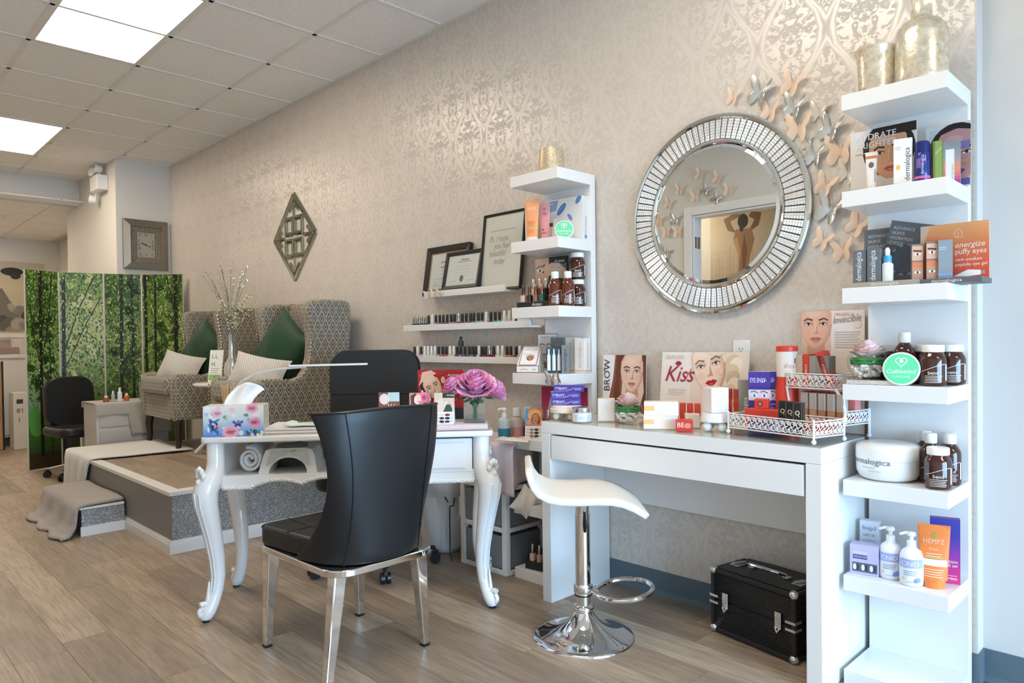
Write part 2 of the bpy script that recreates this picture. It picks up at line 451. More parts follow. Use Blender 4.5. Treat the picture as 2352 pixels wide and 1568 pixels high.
# ------------------------------------------------------------------ printed matter (flat ink on flat cards)
_tx = {}
def textgeo(s, shear=0.0):
    if (s, shear) in _tx: return _tx[(s, shear)]
    cu = bpy.data.curves.new('t', 'FONT'); cu.body = s; cu.shear = shear; cu.resolution_u = 2; cu.size = 1.0
    ob = bpy.data.objects.new('t', cu); me = ob.to_mesh()
    vs = [(v.co.x, v.co.y) for v in me.vertices]; fs = [tuple(p.vertices) for p in me.polygons]
    ob.to_mesh_clear(); bpy.data.objects.remove(ob); bpy.data.curves.remove(cu)
    x0 = min(v[0] for v in vs); x1 = max(v[0] for v in vs)
    _tx[(s, shear)] = ([((x - x0), y) for x, y in vs], fs, x1 - x0)
    return _tx[(s, shear)]

def clip_poly(P, ax, lim, keep_less):
    out = []; n = len(P)
    for i in range(n):
        a, b = P[i], P[(i + 1) % n]; ia = (a[ax] <= lim) == keep_less or a[ax] == lim; ib = (b[ax] <= lim) == keep_less or b[ax] == lim
        if ia: out.append(a)
        if ia != ib:
            t = (lim - a[ax]) / (b[ax] - a[ax]); out.append(tuple(a[k] + (b[k] - a[k]) * t for k in range(len(a))))
    return out
class PR:
    """flat print, origin bottom-left of the card, x across, y up; wrapped later onto a plane or cylinder"""
    def __init__(s, w=None, h=None): s.v = []; s.f = []; s.c = []; s.k = 0; s.w = w; s.h = h
    def _add(s, pts, fs, col):
        s.k += 1; d = 0.00006 * s.k + 0.0003
        if s.w is not None and any(x < 0 or x > s.w or z < 0 or z > s.h for x, z in pts):
            np_, nf = [], []
            for f in fs:
                P = [pts[i] for i in f]
                for ax, lim, kl in ((0, 0.0, False), (0, s.w, True), (1, 0.0, False), (1, s.h, True)):
                    if P: P = clip_poly(P, ax, lim, kl)
                if len(P) > 2: nf.append(tuple(range(len(np_), len(np_) + len(P)))); np_ += P
            pts, fs = np_, nf
        o = len(s.v)
        s.v += [(x, -d, z) for x, z in pts]; s.f += [tuple(i + o for i in f) for f in fs]; s.c += [hx(col) if isinstance(col, str) else col] * len(fs)
        return s
    def poly(s, pts, col): return s._add(pts, [tuple(range(len(pts)))], col)
    def rect(s, x0, z0, x1, z1, col): return s.poly([(x0, z0), (x1, z0), (x1, z1), (x0, z1)], col)
    def ell(s, cx, cz, rx, rz, col, rot=0, n=20, a0=0, a1=360):
        c, q = math.cos(R(rot)), math.sin(R(rot)); p = []
        full = (a1 - a0) >= 360
        for i in range(n if full else n + 1):
            a = R(a0 + (a1 - a0) * i / n); x, z = rx * math.cos(a), rz * math.sin(a); p.append((cx + x * c - z * q, cz + x * q + z * c))
        return s.poly(p, col)
    def line(s, pts, w, col):
        l = []; r = []
        for i in range(len(pts)):
            a = pts[max(i - 1, 0)]; b = pts[min(i + 1, len(pts) - 1)]
            dx, dz = b[0] - a[0], b[1] - a[1]; L = math.hypot(dx, dz) or 1
            nx, nz = -dz / L * w / 2, dx / L * w / 2
            l.append((pts[i][0] + nx, pts[i][1] + nz)); r.append((pts[i][0] - nx, pts[i][1] - nz))
        n = len(pts); P = l + r
        return s._add(P, [(i, n + i, n + i + 1, i + 1) for i in range(n - 1)], col)
    def vgrad(s, x0, z0, x1, z1, cols, n=14):
        cs = [hx(c) for c in cols]
        for i in range(n):
            t = i / (n - 1) * (len(cs) - 1); a = min(int(t), len(cs) - 2); f = t - a
            c = tuple(cs[a][j] * (1 - f) + cs[a + 1][j] * f for j in range(3))
            s.rect(x0, z0 + (z1 - z0) * i / n, x1, z0 + (z1 - z0) * (i + 1) / n, c); s.k -= 1
        s.k += 1; return s
    def text(s, t, x, z, h, col, al='L', rot=0, shear=0.0, wmax=None, sx=1.0):
        vs, fs, w = textgeo(t, shear); k = h / 0.70; kx = k * sx
        if wmax and w * kx > wmax: kx = wmax / w
        ox = {'L': 0, 'C': -w / 2, 'R': -w}[al]; c, q = math.cos(R(rot)), math.sin(R(rot))
        P = []
        for a, b in vs:
            a = (a + ox) * kx; b = b * k; P.append((x + a * c - b * q, z + a * q + b * c))
        return s._add(P, fs, col)
    def lines(s, x0, x1, z, n, dz, w, col, jit=0.15):
        for i in range(n):
            s.rect(x0, z - i * dz, x1 - (x1 - x0) * jit * ((i * 37) % 5) / 5, z - i * dz + w, col); s.k -= 1
        s.k += 1; return s
    def face(s, cx, cz, h, skin='e2b79a', hair='4a3226', lip='b8444a', rot=0, long=0.0, shade='c99b80', iris='4c4a45', hairback=True, neck=True):
        c, q = math.cos(R(rot)), math.sin(R(rot))
        def T(x, z): return (cx + (x * c - z * q) * h, cz + (x * q + z * c) * h)
        def el(x, z, rx, rz, col, a=0, n=18): p = T(x, z); s.ell(p[0], p[1], rx * h, rz * h, col, rot + a, n)
        if hairback:
            el(0, 0.12, 0.50, 0.56, hair, 0, 24)
            if long: s.poly([T(-.5, .15), T(-.62, -.4), T(-.55, -.5 - long), T(.45, -.5 - long), T(.56, -.3), T(.5, .15)], hair)
        if neck: s.poly([T(-.19, -.25), T(-.21, -.85), T(.24, -.85), T(.19, -.25)], shade)
        s.poly([T(x, z) for x, z in ((-.36, .32), (-.38, .05), (-.34, -.18), (-.24, -.36), (-.10, -.48), (.06, -.49), (.20, -.40), (.32, -.2), (.37, .05), (.36, .32), (.25, .50), (0, .56), (-.25, .50))], skin)
        s.poly([T(x, z) for x, z in ((.37, .05), (.32, -.2), (.20, -.40), (.06, -.49), (.17, -.32), (.25, -.12), (.27, .08))], shade)
        for lv_ in (1, 2, 3):
            f = .07 * lv_; s.poly([T(x - f * (x > 0) * (z < .35) * .55 - (0 if x > 0 else -f * .25), z) for x, z in ((-.36, .32), (-.38, .05), (-.34, -.18), (-.24, -.36), (-.10, -.48), (.06, -.49), (.20, -.40), (.32, -.2), (.37, .05), (.36, .32), (.25, .50), (0, .56), (-.25, .50))], mixhex(skin, shade, .75 - .25 * lv_))
        el(-.05, .34, .17, .10, mixhex(skin, 'ffffff', .16)); s.poly([T(x, z) for x, z in ((-.012, .12), (.022, .12), (.05, -.09), (-.03, -.09))], mixhex(skin, 'ffffff', .18))
        el(0, -.375, .07, .022, mixhex(skin, shade, .5)); el(-.035, -.145, .014, .010, mixhex(shade, '3a2018', .5)); el(.04, -.145, .014, .010, mixhex(shade, '3a2018', .5))
        s.poly([T(x, z) for x, z in ((.03, .10), (.05, -.10), (.075, -.14), (-.03, -.155), (-.075, -.135), (-.01, -.11))], shade)
        for sg in (-1, 1):
            s.line([T(sg * .28, .155), T(sg * .19, .205), T(sg * .07, .165)], .034 * h, hair if hair not in ('e3d3b8', 'd9c9b0') else '8d7357')
            el(sg * .17, .095, .125, .075, mixhex(skin, shade, .45))
            el(sg * .20, -.10, .085, .075, mixhex(skin, 'e08a7a', .16))
            s.poly([T(sg * .17 + x, .075 + z) for x, z in ((-.088, -.005), (-.045, .028), (.02, .036), (.088, .004), (.03, -.026), (-.04, -.026))], 'f2ece6')
            el(sg * .17, .077, .034, .034, iris, 0, 10); el(sg * .17, .077, .016, .016, '111111', 0, 8)
            s.line([T(sg * .26, .075), T(sg * .19, .115), T(sg * .08, .075)], .018 * h, '2b211d')
        s.poly([T(x, z) for x, z in ((-.135, -.265), (-.05, -.225), (0, -.238), (.05, -.225), (.135, -.265), (.06, -.275), (-.06, -.275))], lip)
        s.poly([T(x, z) for x, z in ((-.125, -.27), (.125, -.27), (.06, -.325), (0, -.335), (-.06, -.325))], lip)
        s.line([T(-.13, -.268), T(0, -.272), T(.13, -.268)], .008 * h, '6d2c2c'); el(-.01, -.302, .045, .011, mixhex(lip, 'ffffff', .35))
        return s
    def build(s, name, parent, loc=(0, 0, 0), rot=(0, 0, 0), cyl=None, label=None, fn=None):
        """cyl=(radius, centre angle): wraps x around a vertical cylinder"""
        vs = s.v; fs = s.f; cs_ = s.c
        if cyl or fn:                            # cut wide faces into strips so that they follow the curve
            st_ = (cyl[0] * 0.22) if cyl else 0.004; nv, nf, nc = [], [], []
            for f, c in zip(s.f, s.c):
                P = [s.v[i] for i in f]; x0 = min(q[0] for q in P); x1 = max(q[0] for q in P); m = max(1, math.ceil((x1 - x0) / st_ - 1e-6))
                for k in range(m):
                    Q = P
                    if k > 0: Q = clip_poly(Q, 0, x0 + (x1 - x0) * k / m, False)
                    if k < m - 1 and Q: Q = clip_poly(Q, 0, x0 + (x1 - x0) * (k + 1) / m, True)
                    if len(Q) > 2: nf.append(tuple(range(len(nv), len(nv) + len(Q)))); nv += Q; nc.append(c)
            vs, fs, cs_ = nv, nf, nc
        if cyl:
            r, a0, xm = cyl; vs = [((r - y) * math.cos(R(a0) + (x - xm) / r), (r - y) * math.sin(R(a0) + (x - xm) / r), z) for x, y, z in vs]
        if fn: vs = [fn(*v) for v in vs]
        me = bpy.data.meshes.new(name); me.from_pydata(vs, [], fs)
        ca = me.color_attributes.new('Col', 'FLOAT_COLOR', 'CORNER'); d = []
        for p, c in zip(me.polygons, cs_): d += [c[0], c[1], c[2], 1.0] * p.loop_total
        ca.data.foreach_set('color', d); me.materials.append(MAT('print')); me.update()
        o = bpy.data.objects.new(name, me); COL.objects.link(o); o.parent = parent; o.location = loc; o.rotation_euler = rot
        if label: o['label'] = label
        return o

def card(name, label, cat, loc, rz, w, h, draw, tilt=0, th=0.003, base='f2efec', group=None, lean=True):
    """upright printed card, bottom centre at loc, facing local -y; tilt leans its top backwards (degrees)"""
    o = thing(name, label, cat, loc, rz, group); o.rotation_euler = (R(-tilt), 0, R(rz)); o.rotation_mode = 'XYZ'
    MB().box(-w / 2, w / 2, 0, th, 0, h).build('board', cmat(base, 0.5), o, smooth=0)
    p = PR(w, h); draw(p, w, h); p.build('print', o, (-w / 2, 0, 0))
    return o
def carton(name, label, cat, loc, rz, w, d, h, col, front=None, side=None, top=None, group=None, rough=0.4, rx=0, ry=0):
    """cardboard box, bottom centre at loc, front facing local -y, side print on local +x"""
    o = thing(name, label, cat, loc, rz, group); o.rotation_euler = (R(rx), R(ry), R(rz))
    MB().box(-w / 2, w / 2, -d / 2, d / 2, 0, h).build('carton', cmat(col, rough), o, smooth=0, bevel=min(w, d, h) * 0.03, seg=1)
    if front: p = PR(w, h); front(p, w, h); p.build('print', o, (-w / 2, -d / 2, 0))
    if side: p = PR(d, h); side(p, d, h); p.build('print', o, (w / 2, -d / 2, 0), (0, 0, R(90)))
    if top: p = PR(); top(p, w, d); p.build('print', o, (-w / 2, -d / 2, h), (R(-90), 0, 0))
    return o

# ================================================================== THE SETTING
CZ = 2.964                       # ceiling height
GX0, GS = -1.140, 0.6096         # ceiling grid
GY = [0.0, -0.485, -1.092, -1.694, -2.300, -2.90]
XW = 1.523                       # right end of the papered wall
XE = 4.36                        # shop-window end
YF = -2.90                       # opposite wall

# ---- floor: base slab and loose-lay vinyl planks
fl = MB(); fl.box(-10.5, XE + .1, -4.4, 0.2, -0.06, -0.0035)
floor = struct(fl.build('floor', 'floor_vinyl', smooth=0))
PW, PL = 0.166, 1.22
pm = MB().box(0.0008, PL - 0.0008, 0.0006, PW - 0.0006, -0.0035, 0.0).mesh('plank', 'floor_vinyl', 0)
rr = random.Random(3)
for j in range(18):
    y = -0.0466 - PW * (j + 1) + 0.0466 * 1
    off = [0.602, 0.697, 0.1, 0.855, 0.30, 0.95, -0.28, 0.12, -0.49, 0.4, 0.78, 0.2][j % 12] if j < 12 else rr.random() * PL
    k0 = -6
    for k in range(k0, 3):
        x = off % PL + k * PL
        if x > 3.1 or x + PL < -6.2: continue
        if x + PL < -1.95 and x > -4.3 and y > -1.2: continue
        inst(pm, 'plank', floor, (x, y, 0))

# ---- papered wall (its right end face is painted)
wb = MB()
wb.box(-5.65, XW, 0.0, 0.12, 0, CZ + 0.02)
wall_back = struct(wb.build('wall_back', ['wallpaper'], smooth=0))
wr = MB().box(XW - 0.02, XE + .1, 0.068, 0.16, 0, CZ + 0.02); wall_right = struct(wr.build('wall_right', 'recess_paint', smooth=0))
struct(MB().box(XW, XW + 0.006, 0.0, 0.068, 0, CZ).build('trim_1', 'recess_paint', smooth=0))
# ---- column at the far end, bulkhead and the room behind it
struct(MB().box(-7.55, -5.65, -0.505, 0.12, 0, CZ + 0.02).build('wall_column', 'column_paint', smooth=0))
struct(MB().box(-7.12, -7.0, YF, -0.505, 2.695, CZ + 0.02).build('wall_bulkhead', 'white_paint', smooth=0))
struct(MB().box(-10.5, -10.4, -4.4, 0.2, 0, 2.75).build('wall_far', 'white_paint', smooth=0))
struct(MB().box(-10.4, -7.55, 0.02, 0.12, 0, 2.75).build('wall_far_side', 'white_paint', smooth=0))
# ---- opposite wall with a doorway (seen in the round mirror)
DX0, DX1, DZ = -1.235, -0.30, 2.205
wf = MB()
wf.box(-10.4, DX0, YF - 0.12, YF, 0, CZ + 0.02); wf.box(DX1, XE + .1, YF - 0.12, YF, 0, CZ + 0.02); wf.box(DX0, DX1, YF - 0.12, YF, DZ, CZ + 0.02)
struct(wf.build('wall_front', 'white_paint', smooth=0))
dr = MB()
for a, b in ((DX0 - 0.075, DX0), (DX1, DX1 + 0.075)): dr.box(a, b, YF, YF + 0.016, 0, DZ + 0.075)
dr.box(DX0, DX1, YF, YF + 0.016, DZ, DZ + 0.075)
dr.box(DX0, DX0 + 0.02, YF - 0.12, YF, 0, DZ); dr.box(DX1 - 0.02, DX1, YF - 0.12, YF, 0, DZ); dr.box(DX0 + .02, DX1 - .02, YF - 0.12, YF, DZ - 0.02, DZ)
door = struct(dr.build('door_1', 'white_lacquer', smooth=0, bevel=0.004))
hg = MB().box(DX0 + 0.02, DX0 + 0.024, YF - 0.09, YF - 0.01, 1.92, 2.02); hg.box(DX0 + 0.02, DX0 + 0.03, YF - 0.052, YF - 0.044, 1.92, 2.02)
hg.build('hinge', 'steel', door)
# small room behind the doorway
struct(MB().box(-3.2, 0.6, -4.34, -4.24, 0, 2.72).build('wall_side_room', 'white_paint', smooth=0))
struct(MB().box(-3.2, -3.1, -4.24, YF - 0.12, 0, 2.72).build('wall_side_room_left', 'white_paint', smooth=0))
struct(MB().box(0.5, 0.6, -4.24, YF - 0.12, 0, 2.72).build('wall_side_room_right', 'white_paint', smooth=0))
struct(MB().box(-3.2, 0.6, -4.34, YF - 0.12, 2.72, 2.78).build('ceiling_side_room', 'white_paint', smooth=0))

# ---- shop-window end of the room: sill wall, head, frame and panes
we = MB(); we.box(XE, XE + .1, YF, 0.16, 0, 0.22); we.box(XE, XE + .1, YF, 0.16, 2.48, CZ + .02)
we.box(XE, XE + .1, YF, -2.68, .22, 2.48); we.box(XE, XE + .1, -0.18, 0.16, .22, 2.48)
struct(we.build('wall_window_end', 'white_paint', smooth=0))
wn = MB()
for y in (-2.68, -1.455, -0.23): wn.box(XE - 0.01, XE + 0.06, y, y + 0.05, .22, 2.48)
for z in (.22, 2.43): wn.box(XE - 0.01, XE + 0.06, -2.63, -0.23, z, z + 0.05)
win = struct(wn.build('window_1', 'steel', smooth=0))
for y in (-2.63, -1.405): MB().box(XE + 0.02, XE + 0.026, y, y + 1.175, .27, 2.43).build('pane', 'glass', win, smooth=0)

# ---- vinyl cove baseboards
def baseboard(name, x0, x1, y, d=-1):
    b = MB(); yy = sorted((y, y + d * 0.004)); b.box(x0, x1, yy[0], yy[1], 0.0, 0.105)
    p = [(0, 0), (d * 0.016, 0), (d * 0.007, 0.008), (d * 0.004, 0.02), (0, 0.02)]
    vs = [(x, y + a, z) for x in (x0, x1) for a, z in p]; n = len(p)
    b.add(vs, [tuple(range(n)), tuple(range(2 * n - 1, n - 1, -1))] + [(i, n + i, n + (i + 1) % n, (i + 1) % n) for i in range(n)])
    return struct(b.build(name, 'teal_vinyl', smooth=30))
baseboard('baseboard_back', -1.9, XW, 0.0)
baseboard('baseboard_right', XW + .006, XE, 0.068)
baseboard('baseboard_front', DX1 + .08, XE, YF, 1)
struct(MB().box(XW, XW + 0.011, -0.004, 0.064, 0, 0.105).build('baseboard_return', 'teal_vinyl', smooth=0))
struct(MB().box(-7.55, -5.65, -0.510, -0.505, 0, 0.105).build('baseboard_column', 'teal_vinyl', smooth=0))

# ---- suspended ceiling: deck, T-bars, tiles
ceil = struct(MB().box(-7.12, XE + .1, YF - .1, 0.2, CZ + 0.03, CZ + 0.08).build('ceiling', 'white_paint', smooth=0))
xs = [GX0 + GS * k for k in range(-10, 9)]
xs = [max(x, -7.0) for x in xs if x > -7.5] + [XE]
LIGHTS = [(k, 2) for k in (-3, -8, 2, 7)]          # index of the first of two tiles along x; row 2 (between GY[2] and GY[3])
def lx(k): return GX0 + GS * k
tm = {}
for j in range(5):
    y1, y0 = GY[j], GY[j + 1]
    for i in range(len(xs) - 1):
        x0, x1 = xs[i], xs[i + 1]
        if x1 - x0 < 0.05: continue
        if j == 2 and any(abs(x0 - lx(k)) < .02 or abs(x0 - lx(k + 1)) < .02 for k, _ in LIGHTS): continue
        key = (round(x1 - x0, 3), round(y1 - y0, 3))
        if key not in tm: tm[key] = MB().box(0.004, x1 - x0 - 0.004, 0.004, y1 - y0 - 0.004, 0.006, 0.022).mesh('ceiling_tile', 'ceiling_tile', 0)
        inst(tm[key], 'ceiling_tile', ceil, (x0, y0, CZ))
for x in xs[1:-1]: MB().box(x - .012, x + .012, YF, 0, CZ - .0005, CZ + .006).build('grid_bar', 'grid_white', ceil, smooth=0)
for y in GY[1:-1]: MB().box(-7.0, XE, y - .012, y + .012, CZ - .0005, CZ + .006).build('grid_bar', 'grid_white', ceil, smooth=0)
MB().box(-5.65, XE, -.024, 0, CZ - .001, CZ + .006).build('wall_angle', 'grid_white', ceil, smooth=0)
# lower ceiling beyond the bulkhead
fc = struct(MB().box(-10.5, -7.12, -4.4, 0.2, 2.725, 2.80).build('ceiling_far', 'white_paint', smooth=0))
ftm = MB().box(0.012, GS - 0.012, 0.012, GS - 0.012, 0, 0.012).mesh('ceiling_tile', 'ceiling_tile', 0)
for i in range(6):
    for j in range(5): inst(ftm, 'ceiling_tile', fc, (-7.12 - GS * (i + 1) + .3, -0.1 - GS * (j + 1), 2.712))
bars = MB()
MB().box(-10.4, -7.12, -0.72, -0.70, 2.708, 2.713).build('grid_bar', 'grid_white', fc, smooth=0)

# ---- recessed light panels
def light_panel(x0, x1, y0, y1, z, label, group='recessed ceiling light panels'):
    o = thing('ceiling_light', label, 'ceiling light', ((x0 + x1) / 2, (y0 + y1) / 2, z), 0, group)
    w, d = (x1 - x0) / 2, (y1 - y0) / 2; f = MB()
    f.box(-w + .012, w - .012, -d + .012, -d + .03, 0.0, 0.02); f.box(-w + .012, w - .012, d - .03, d - .012, 0.0, 0.02)
    f.box(-w + .012, -w + .03, -d + .03, d - .03, 0, .02); f.box(w - .03, w - .012, -d + .03, d - .03, 0, .02)
    f.build('frame', 'grid_white', o, smooth=0)
    MB().box(-w + .03, w - .03, -d + .03, d - .03, 0.004, 0.012).build('diffuser', 'panel_glow', o, smooth=0)
    return o
light_panel(lx(-3), lx(-1), GY[3], GY[2], CZ, 'large glowing ceiling light panel nearest the top left corner')
light_panel(lx(-8), lx(-6), GY[3], GY[2], CZ, 'farther glowing ceiling light panel at the left edge above the screen')
light_panel(lx(2), lx(4), GY[3], GY[2], CZ, 'ceiling light panel over the dressing table, out of view')
light_panel(lx(7), lx(9) - .02, GY[3], GY[2], CZ, 'ceiling light panel beside the shop window, out of view')
light_panel(-9.4, -8.2, -1.9, -1.3, 2.708, 'ceiling light panel in the back room, out of view')
light_panel(-2.9, -2.0, -3.9, -3.4, 2.716, 'unseen ceiling panel added to light the room behind the doorway')  # added lamp, never in view, brightens the side room reflected in the mirror

# ================================================================== LARGE FURNITURE ON THE RIGHT
# ---- dressing table
dt = thing('dressing_table', 'white lacquered dressing table with a long drawer and glass top under the round mirror', 'dressing table', (0.6, -0.205, 0))
MB().box(-.6, .6, -.205, .200, .729, .78).build('tabletop', 'white_lacquer', dt, smooth=0, bevel=.0015)
for s in (-1, 1): MB().box(min(s * .55, s * .6), max(s * .55, s * .6), -.205, .200, 0, .7285).build('side_panel', 'white_lacquer', dt, smooth=0, bevel=.0015)
dw = MB().box(-.543, .543, -.205, -.187, .622, .7215); dw.box(-.53, .53, -.187, .16, .632, .715)
dw.build('drawer', 'white_lacquer', dt, smooth=0, bevel=.001)
MB().box(-.549, .549, .165, .185, .40, .7285).build('back_rail', 'white_lacquer', dt, smooth=0)
MB().box(-.6, .6, -.205, .200, .7802, .785).build('glass_top', 'glass_green', dt, smooth=0)
# ---- tall narrow shelf units
SH = [1.90 - i * (1.85 / 6) for i in range(7)]
def shelf_unit(x0, label):
    o = thing('shelf_unit', label, 'shelf unit', (x0 + .15, 0, 0), 0, 'tall white shelf units')
    MB().box(-.15, .15, -.05, -.0165, 0, 1.9).build('back_panel', 'white_lacquer', o, smooth=0, bevel=.0015)
    for i, z in enumerate(SH): MB().box(-.15, .15, -.28, -.0505, z - .05, z).build('shelf', 'white_lacquer', o, smooth=0, bevel=.0015)
    return o
shelf_unit(1.216, 'tall white shelf unit at the right end, holding amber bottles and skincare boxes')
shelf_unit(-.307, 'tall white shelf unit left of the dressing table, behind the manicure table')
# ---- three shallow picture ledges
def ledge(x0, x1, z, label):
    o = thing('picture_ledge', label, 'shelf', ((x0 + x1) / 2, 0, z), 0, 'white picture ledges'); w = (x1 - x0) / 2
    MB().box(-w, w, -.12, -.001, 0, .010).build('shelf_board', 'white_lacquer', o, smooth=0)
    MB().box(-w, w, -.12, -.108, .010, .034).build('front_lip', 'white_lacquer', o, smooth=0, bevel=.001)
    MB().box(-w, w, -.013, -.001, .010, .07).build('back_rail', 'white_lacquer', o, smooth=0)
    return o
ledge(-1.20, -.52, 1.383, 'upper white picture ledge holding three black picture frames')
ledge(-1.405, -.345, 1.194, 'middle white ledge lined with nail polish bottles')
ledge(-1.42, -.345, 1.011, 'lowest white ledge lined with nail polish bottles, just above the office chair')
# ---- wall outlet
o = thing('wall_outlet', 'white electrical outlet on the wallpaper behind the blonde poster', 'outlet', (.722, 0, 1.004))
MB().box(-.036, .036, -.006, -.0005, 0, .115).build('cover_plate', 'plastic_white', o, bevel=.002)
for z in (.036, .079):
    MB().rbox(-.017, .017, -.0075, -.006, z - .014, z + .014, .0007).build('receptacle', 'plastic_white', o)
    k = MB(); k.box(-.008, -.006, -.0079, -.0074, z - .004, z + .006); k.box(.006, .008, -.0079, -.0074, z - .004, z + .006); k.lathe([(.002, 0), (.002, .0005)], 8, 0, Matrix.Translation((0, -.0074, z - .008)) @ Matrix.Rotation(R(90), 4, 'X'))
    k.build('slots', 'black_backing', o)
# ---- round mirror with crystal ring
mr = thing('round_mirror', 'large round wall mirror framed by a ring of crystal strips', 'mirror', (.610, -.0008, 1.633))
X90 = Matrix.Rotation(R(90), 4, 'X')
def disc(prof, n, name, mat, parent, sm=20): return MB().lathe(prof, n, 0, X90).build(name, mat, parent, smooth=sm)
disc([(.392, 0), (.392, .016)], 96, 'backing', 'black_backing', mr)
disc([(.281, .016), (.281, .020), (.268, .0245)], 96, 'mirror_glass', 'mirror', mr, 8)
def ring(r0, r1, name, z=.016):
    b = MB(); n = 96; e = (r1 - r0) * .3; pr = [(r0, z), (r0, z + .006), (r0 + e, z + .010), (r1 - e, z + .010), (r1, z + .006), (r1, z)]
    b.lathe(pr, n, 0, X90, cap=False)
    return b.build(name, 'mirror_bevel', mr, smooth=8)
ring(.282, .299, 'inner_rim'); ring(.381, .402, 'outer_rim')
NS = 84; cs = MB(); r0, r1 = .301, .379; rows = 7
for i in range(rows):
    a, b = r0 + (r1 - r0) * i / rows, r0 + (r1 - r0) * (i + 1) / rows
    for j in (-1, 1):
        wa, wb_ = math.pi / NS * a * .84, math.pi / NS * b * .84
        x0a, x1a, x0b, x1b = (0, j * wa, 0, j * wb_)
        v = [(x0a, 0, a), (x1a, 0, a), (x1b, 0, b), (x0b, 0, b), (x0a, -.006, a), (x1a, -.006, a), (x1b, -.006, b), (x0b, -.006, b), (j * (wa + wb_) / 4, -.0105, (a + b) / 2)]
        cs.add(v, [(0, 1, 5, 4), (1, 2, 6, 5), (2, 3, 7, 6), (3, 0, 4, 7), (4, 5, 8), (5, 6, 8), (6, 7, 8), (7, 4, 8)])
csm = cs.mesh('crystal_strip', 'crystal', 0)
for k in range(NS): inst(csm, 'crystal_strip', mr, (0, -.016, 0), (0, 2 * math.pi * k / NS, 0))
# ---- butterflies: raised wings on the wall
def butterfly_mesh(mat):
    out = []
    fw_ = [(0, .000), (.010, .016), (.024, .036), (.040, .048), (.046, .046), (.046, .034), (.040, .018), (.030, .006), (.030, -.002), (.036, -.014), (.033, -.030), (.022, -.038), (.012, -.030), (.004, -.014)]
    rib = MB(); n = len(fw_)
    c = (.020, .006)
    vs = [(x, -.0008, z) for x, z in fw_] + [(c[0] + (x - c[0]) * .55, -.0008 - .003, c[1] + (z - c[1]) * .55) for x, z in fw_] + [(c[0], -.0035, c[1])]
    fs = [(i, (i + 1) % n, n + (i + 1) % n, n + i) for i in range(n)] + [(n + i, n + (i + 1) % n, 2 * n) for i in range(n)]
    rib.add(vs, fs); w = rib.mesh('wing', mat, 180)
    b = MB(); b.tube([(0, -.003, -.022), (0, -.004, -.01), (0, -.0045, .006), (0, -.004, .018)], [.001, .002, .0025, .0015], 6)
    b.tube([(0, -.004, .016), (.006, -.007, .030)], .0005, 4); b.tube([(0, -.004, .016), (-.006, -.007, .030)], .0005, 4)
    return w, b.mesh('body', mat, 40)
BF = {m: butterfly_mesh(m) for m in ('butterfly_orange', 'butterfly_silver', 'butterfly_clear')}
def butterfly(kind, loc, rot, s, label, wall='back', lift=(28, 28), group='wall butterflies'):
    w, b = BF['butterfly_' + kind]
    o = thing('butterfly', label, 'butterfly', loc, 0, group); o.scale = (s, s, s)
    o.rotation_euler = (0, R(rot), 0) if wall == 'back' else (0, R(rot), R(180))
    for sg, l in ((1, lift[0]), (-1, lift[1])):
        inst(w, 'wing', o, (0, -.003, 0), (0, 0, R(-l) if sg > 0 else R(l)), (sg, 1, 1))
    inst(b, 'body', o)
    return o
for kind, x, z, rot, s, la in (
 ('orange', .694, 2.088, 20, .78, 'small pale orange butterfly, leftmost of the flock above the mirror'),
 ('orange', .935, 2.075, 25, 1.1, 'pale orange butterfly at the very top of the flock'),
 ('orange', .848, 1.995, 15, 1.0, 'pale orange butterfly just above the mirror rim under a silver one'),
 ('orange', .960, 1.903, 10, 1.25, 'large pale orange butterfly beside the upper right mirror rim'),
 ('orange', 1.111, 1.792, 5, 1.3, 'largest pale orange butterfly, nearest the upper shelf of boxes'),
 ('orange', 1.056, 1.677, 30, 1.0, 'pale orange butterfly right of the mirror above the big grey one'),
 ('orange', 1.168, 1.520, 35, 1.0, 'pale orange butterfly tucked beside the dark hydration posters'),
 ('orange', 1.045, 1.479, 30, .9, 'pale orange butterfly low beside the mirror, under the grey one'),
 ('orange', 1.117, 1.435, 0, 1.0, 'lowest pale orange butterfly of the flock'),
 ('silver', .809, 2.075, 25, 1.25, 'shiny silver butterfly standing out top left of the flock'),
 ('silver', .942, 1.985, 20, 1.15, 'silver butterfly with a bright edge under the topmost orange one'),
 ('clear', 1.037, 1.948, 10, .9, 'faint clear butterfly at the upper right of the flock'),
 ('silver', 1.077, 1.877, 25, 1.15, 'silver filigree butterfly level with the upper mirror rim, far right'),
 ('clear', .990, 1.850, 0, .6, 'tiny clear butterfly close under the large orange one'),
 ('silver', 1.018, 1.792, 15, .95, 'small silver butterfly close to the right mirror rim'),
 ('clear', 1.135, 1.709, 20, 1.0, 'clear embossed butterfly next to the second shelf'),
 ('silver', 1.073, 1.588, 25, 1.35, 'biggest grey silver butterfly, right of the mirror centre')):
    butterfly(kind, (x, -.001, z), rot, s, la, lift=(36, 14) if kind == 'silver' else (30, 10))
for n, (x, z, kind, rot) in enumerate(((-1.147, 2.545, 'orange', 20), (-.977, 2.486, 'orange', 25), (-.879, 2.368, 'orange', 15), (-1.35, 2.448, 'orange', 10), (-1.194, 2.362, 'orange', 5), (-1.465, 2.341, 'orange', 20), (-1.567, 2.199, 'orange', 10), (-1.49, 2.086, 'orange', 5), (-1.371, 2.079, 'orange', 0), (-1.093, 2.408, 'silver', 40), (-.992, 2.319, 'silver', 40), (-1.499, 1.908, 'silver', 20), (-1.40, 2.19, 'silver', 10))):
    butterfly(kind, (x, YF + .001, z), -rot, 1.25, ('pale orange' if kind == 'orange' else 'silver') + ' butterfly by the doorway seen in the mirror, ' + ORD[n] + ' counted from the topmost', wall='front', group='butterflies by the doorway')
